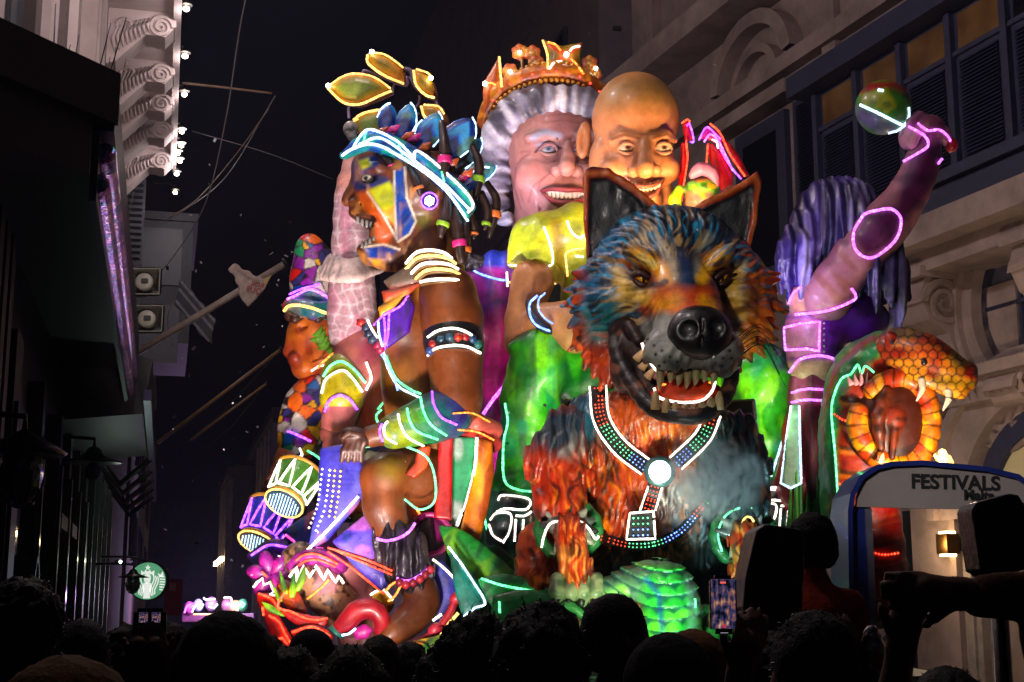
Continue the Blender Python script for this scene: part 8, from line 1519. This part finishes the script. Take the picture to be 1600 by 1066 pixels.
def speaker(label, pts, Y, dep, name='loudspeaker'):
    cx, cy = np.mean(pts, 0); f = Fig(name, label, 'loudspeaker', cx, cy, Y, max(p[1] for p in pts), 'black loudspeakers on stands'); q = f.new(3.2); q.p(pts, 0, dep, '070708', 8); q.make('cabinet', vmat('speaker_plastic', .5, .1, .3, 80) if 'speaker_plastic' not in MATS else 'speaker_plastic')
    b = P(cx, max(p[1] for p in pts)-10, Y)-f.loc; v, qq = tube_mesh([b, np.array([b[0], b[1], -f.loc[2]])], .022, 10); link('stand_pole', pydata('stand_pole', v, qq), f.root, K)
    for a in (0, 2.1, 4.2): v, qq = tube_mesh([np.array([b[0], b[1], -f.loc[2]+.55]), np.array([b[0]+.4*math.cos(a), b[1]+.4*math.sin(a), -f.loc[2]+.02])], .014, 6); link('stand_leg', pydata('stand_leg', v, qq), f.root, K)
    return f
f = speaker('tall black loudspeaker on a stand beside the upright phone', [(1172, 832), (1184, 822), (1240, 830), (1246, 850), (1240, 1000), (1165, 990), (1152, 950), (1155, 905)], 4.2, 60)
f.dots([(1178, 988), (1186, 988)], 'r', .9, 4, 3)
speaker('black tilted box loudspeaker in front of the arch lettering', [(1506, 800), (1512, 788), (1564, 774), (1578, 777), (1598, 806), (1606, 876), (1598, 890), (1536, 902), (1520, 892)], 3.6, 40)
# wrapped bottle
f = Fig('wrapped_bottle', 'bottle in clear plastic wrap held up before the arch leg', 'bottle', 1365, 1010, 4.0, 1040, None); q = f.new(2.4); q.c([(1362, 990, 0, 13), (1366, 1020, 0, 20), (1366, 1045, 0, 20)], '4a4650', 5); q.make('wrap', vmat('clear_wrap', .1, 1, .9, 60), disp=lambda x, y, z: 1.6*vn(x*.15, y*.15, z*.15)); q = f.new(2.2); q.c([(1370, 1020, -14, 9), (1372, 1040, -14, 9)], '6a1418', 3); q.make('label', 'paint')

# ------------------------------------------------------------------ smoke drifting off the float, and the hazy night air
def smoke():
    c = P(1118, 748, 10.9); s = PX(1118, 748, 10.9); bm = bmesh.new(); bmesh.ops.create_icosphere(bm, subdivisions=3, radius=1); bmesh.ops.scale(bm, vec=(85*s, 60*s, 75*s), verts=bm.verts); me = bpy.data.meshes.new('smoke'); bm.to_mesh(me); bm.free()
    m = newmat('smoke_volume'); m.node_tree.nodes.remove(bsdf(m)); out = m.node_tree.nodes['Material Output']; v = nd(m, 'ShaderNodeVolumePrincipled'); v.inputs['Color'].default_value = (.8, .85, .9, 1); v.inputs['Anisotropy'].default_value = .2
    tc = nd(m, 'ShaderNodeTexCoord'); n = nd(m, 'ShaderNodeTexNoise'); n.inputs['Scale'].default_value = 5; n.inputs['Detail'].default_value = 4; n.inputs['Distortion'].default_value = 1.5; lk(m, tc.outputs['Object'], n.inputs['Vector'])
    le = nd(m, 'ShaderNodeVectorMath', operation='LENGTH'); mp = nd(m, 'ShaderNodeMapping'); mp.inputs['Scale'].default_value = (1/(85*s), 1/(60*s), 1/(75*s)); lk(m, tc.outputs['Object'], mp.inputs['Vector']); lk(m, mp.outputs[0], le.inputs[0])
    f = nd(m, 'ShaderNodeMapRange'); f.inputs[1].default_value = 1; f.inputs[2].default_value = .1; f.inputs[3].default_value = 0; f.inputs[4].default_value = 1; lk(m, le.outputs['Value'], f.inputs[0])
    g = nd(m, 'ShaderNodeMapRange'); g.inputs[1].default_value = .42; g.inputs[2].default_value = .75; g.inputs[3].default_value = 0; g.inputs[4].default_value = 26; lk(m, n.outputs['Fac'], g.inputs[0])
    x = nd(m, 'ShaderNodeMath', operation='MULTIPLY'); lk(m, f.outputs[0], x.inputs[0]); lk(m, g.outputs[0], x.inputs[1]); lk(m, x.outputs[0], v.inputs['Density']); lk(m, v.outputs[0], out.inputs['Volume'])
    o = link('smoke', me, None, m, c); tag(o, 'wisp of pale smoke drifting past the wolf shoulder', 'smoke', kind='stuff')
smoke()
def haze():
    bm = bmesh.new(); bmesh.ops.create_cube(bm, size=1); bmesh.ops.scale(bm, vec=(420, 480, 27), verts=bm.verts); bmesh.ops.translate(bm, vec=(0, 170, 12.2), verts=bm.verts); me = bpy.data.meshes.new('haze'); bm.to_mesh(me); bm.free()
    m = newmat('haze_air'); m.node_tree.nodes.remove(bsdf(m)); v = nd(m, 'ShaderNodeVolumePrincipled'); v.inputs['Color'].default_value = (.6, .62, 1, 1); v.inputs['Density'].default_value = .0008; v.inputs['Anisotropy'].default_value = .3; lk(m, v.outputs[0], m.node_tree.nodes['Material Output'].inputs['Volume'])
    o = link('haze', me, None, m); tag(o, 'thin smoky night air filling the street', 'haze', kind='stuff')
haze()
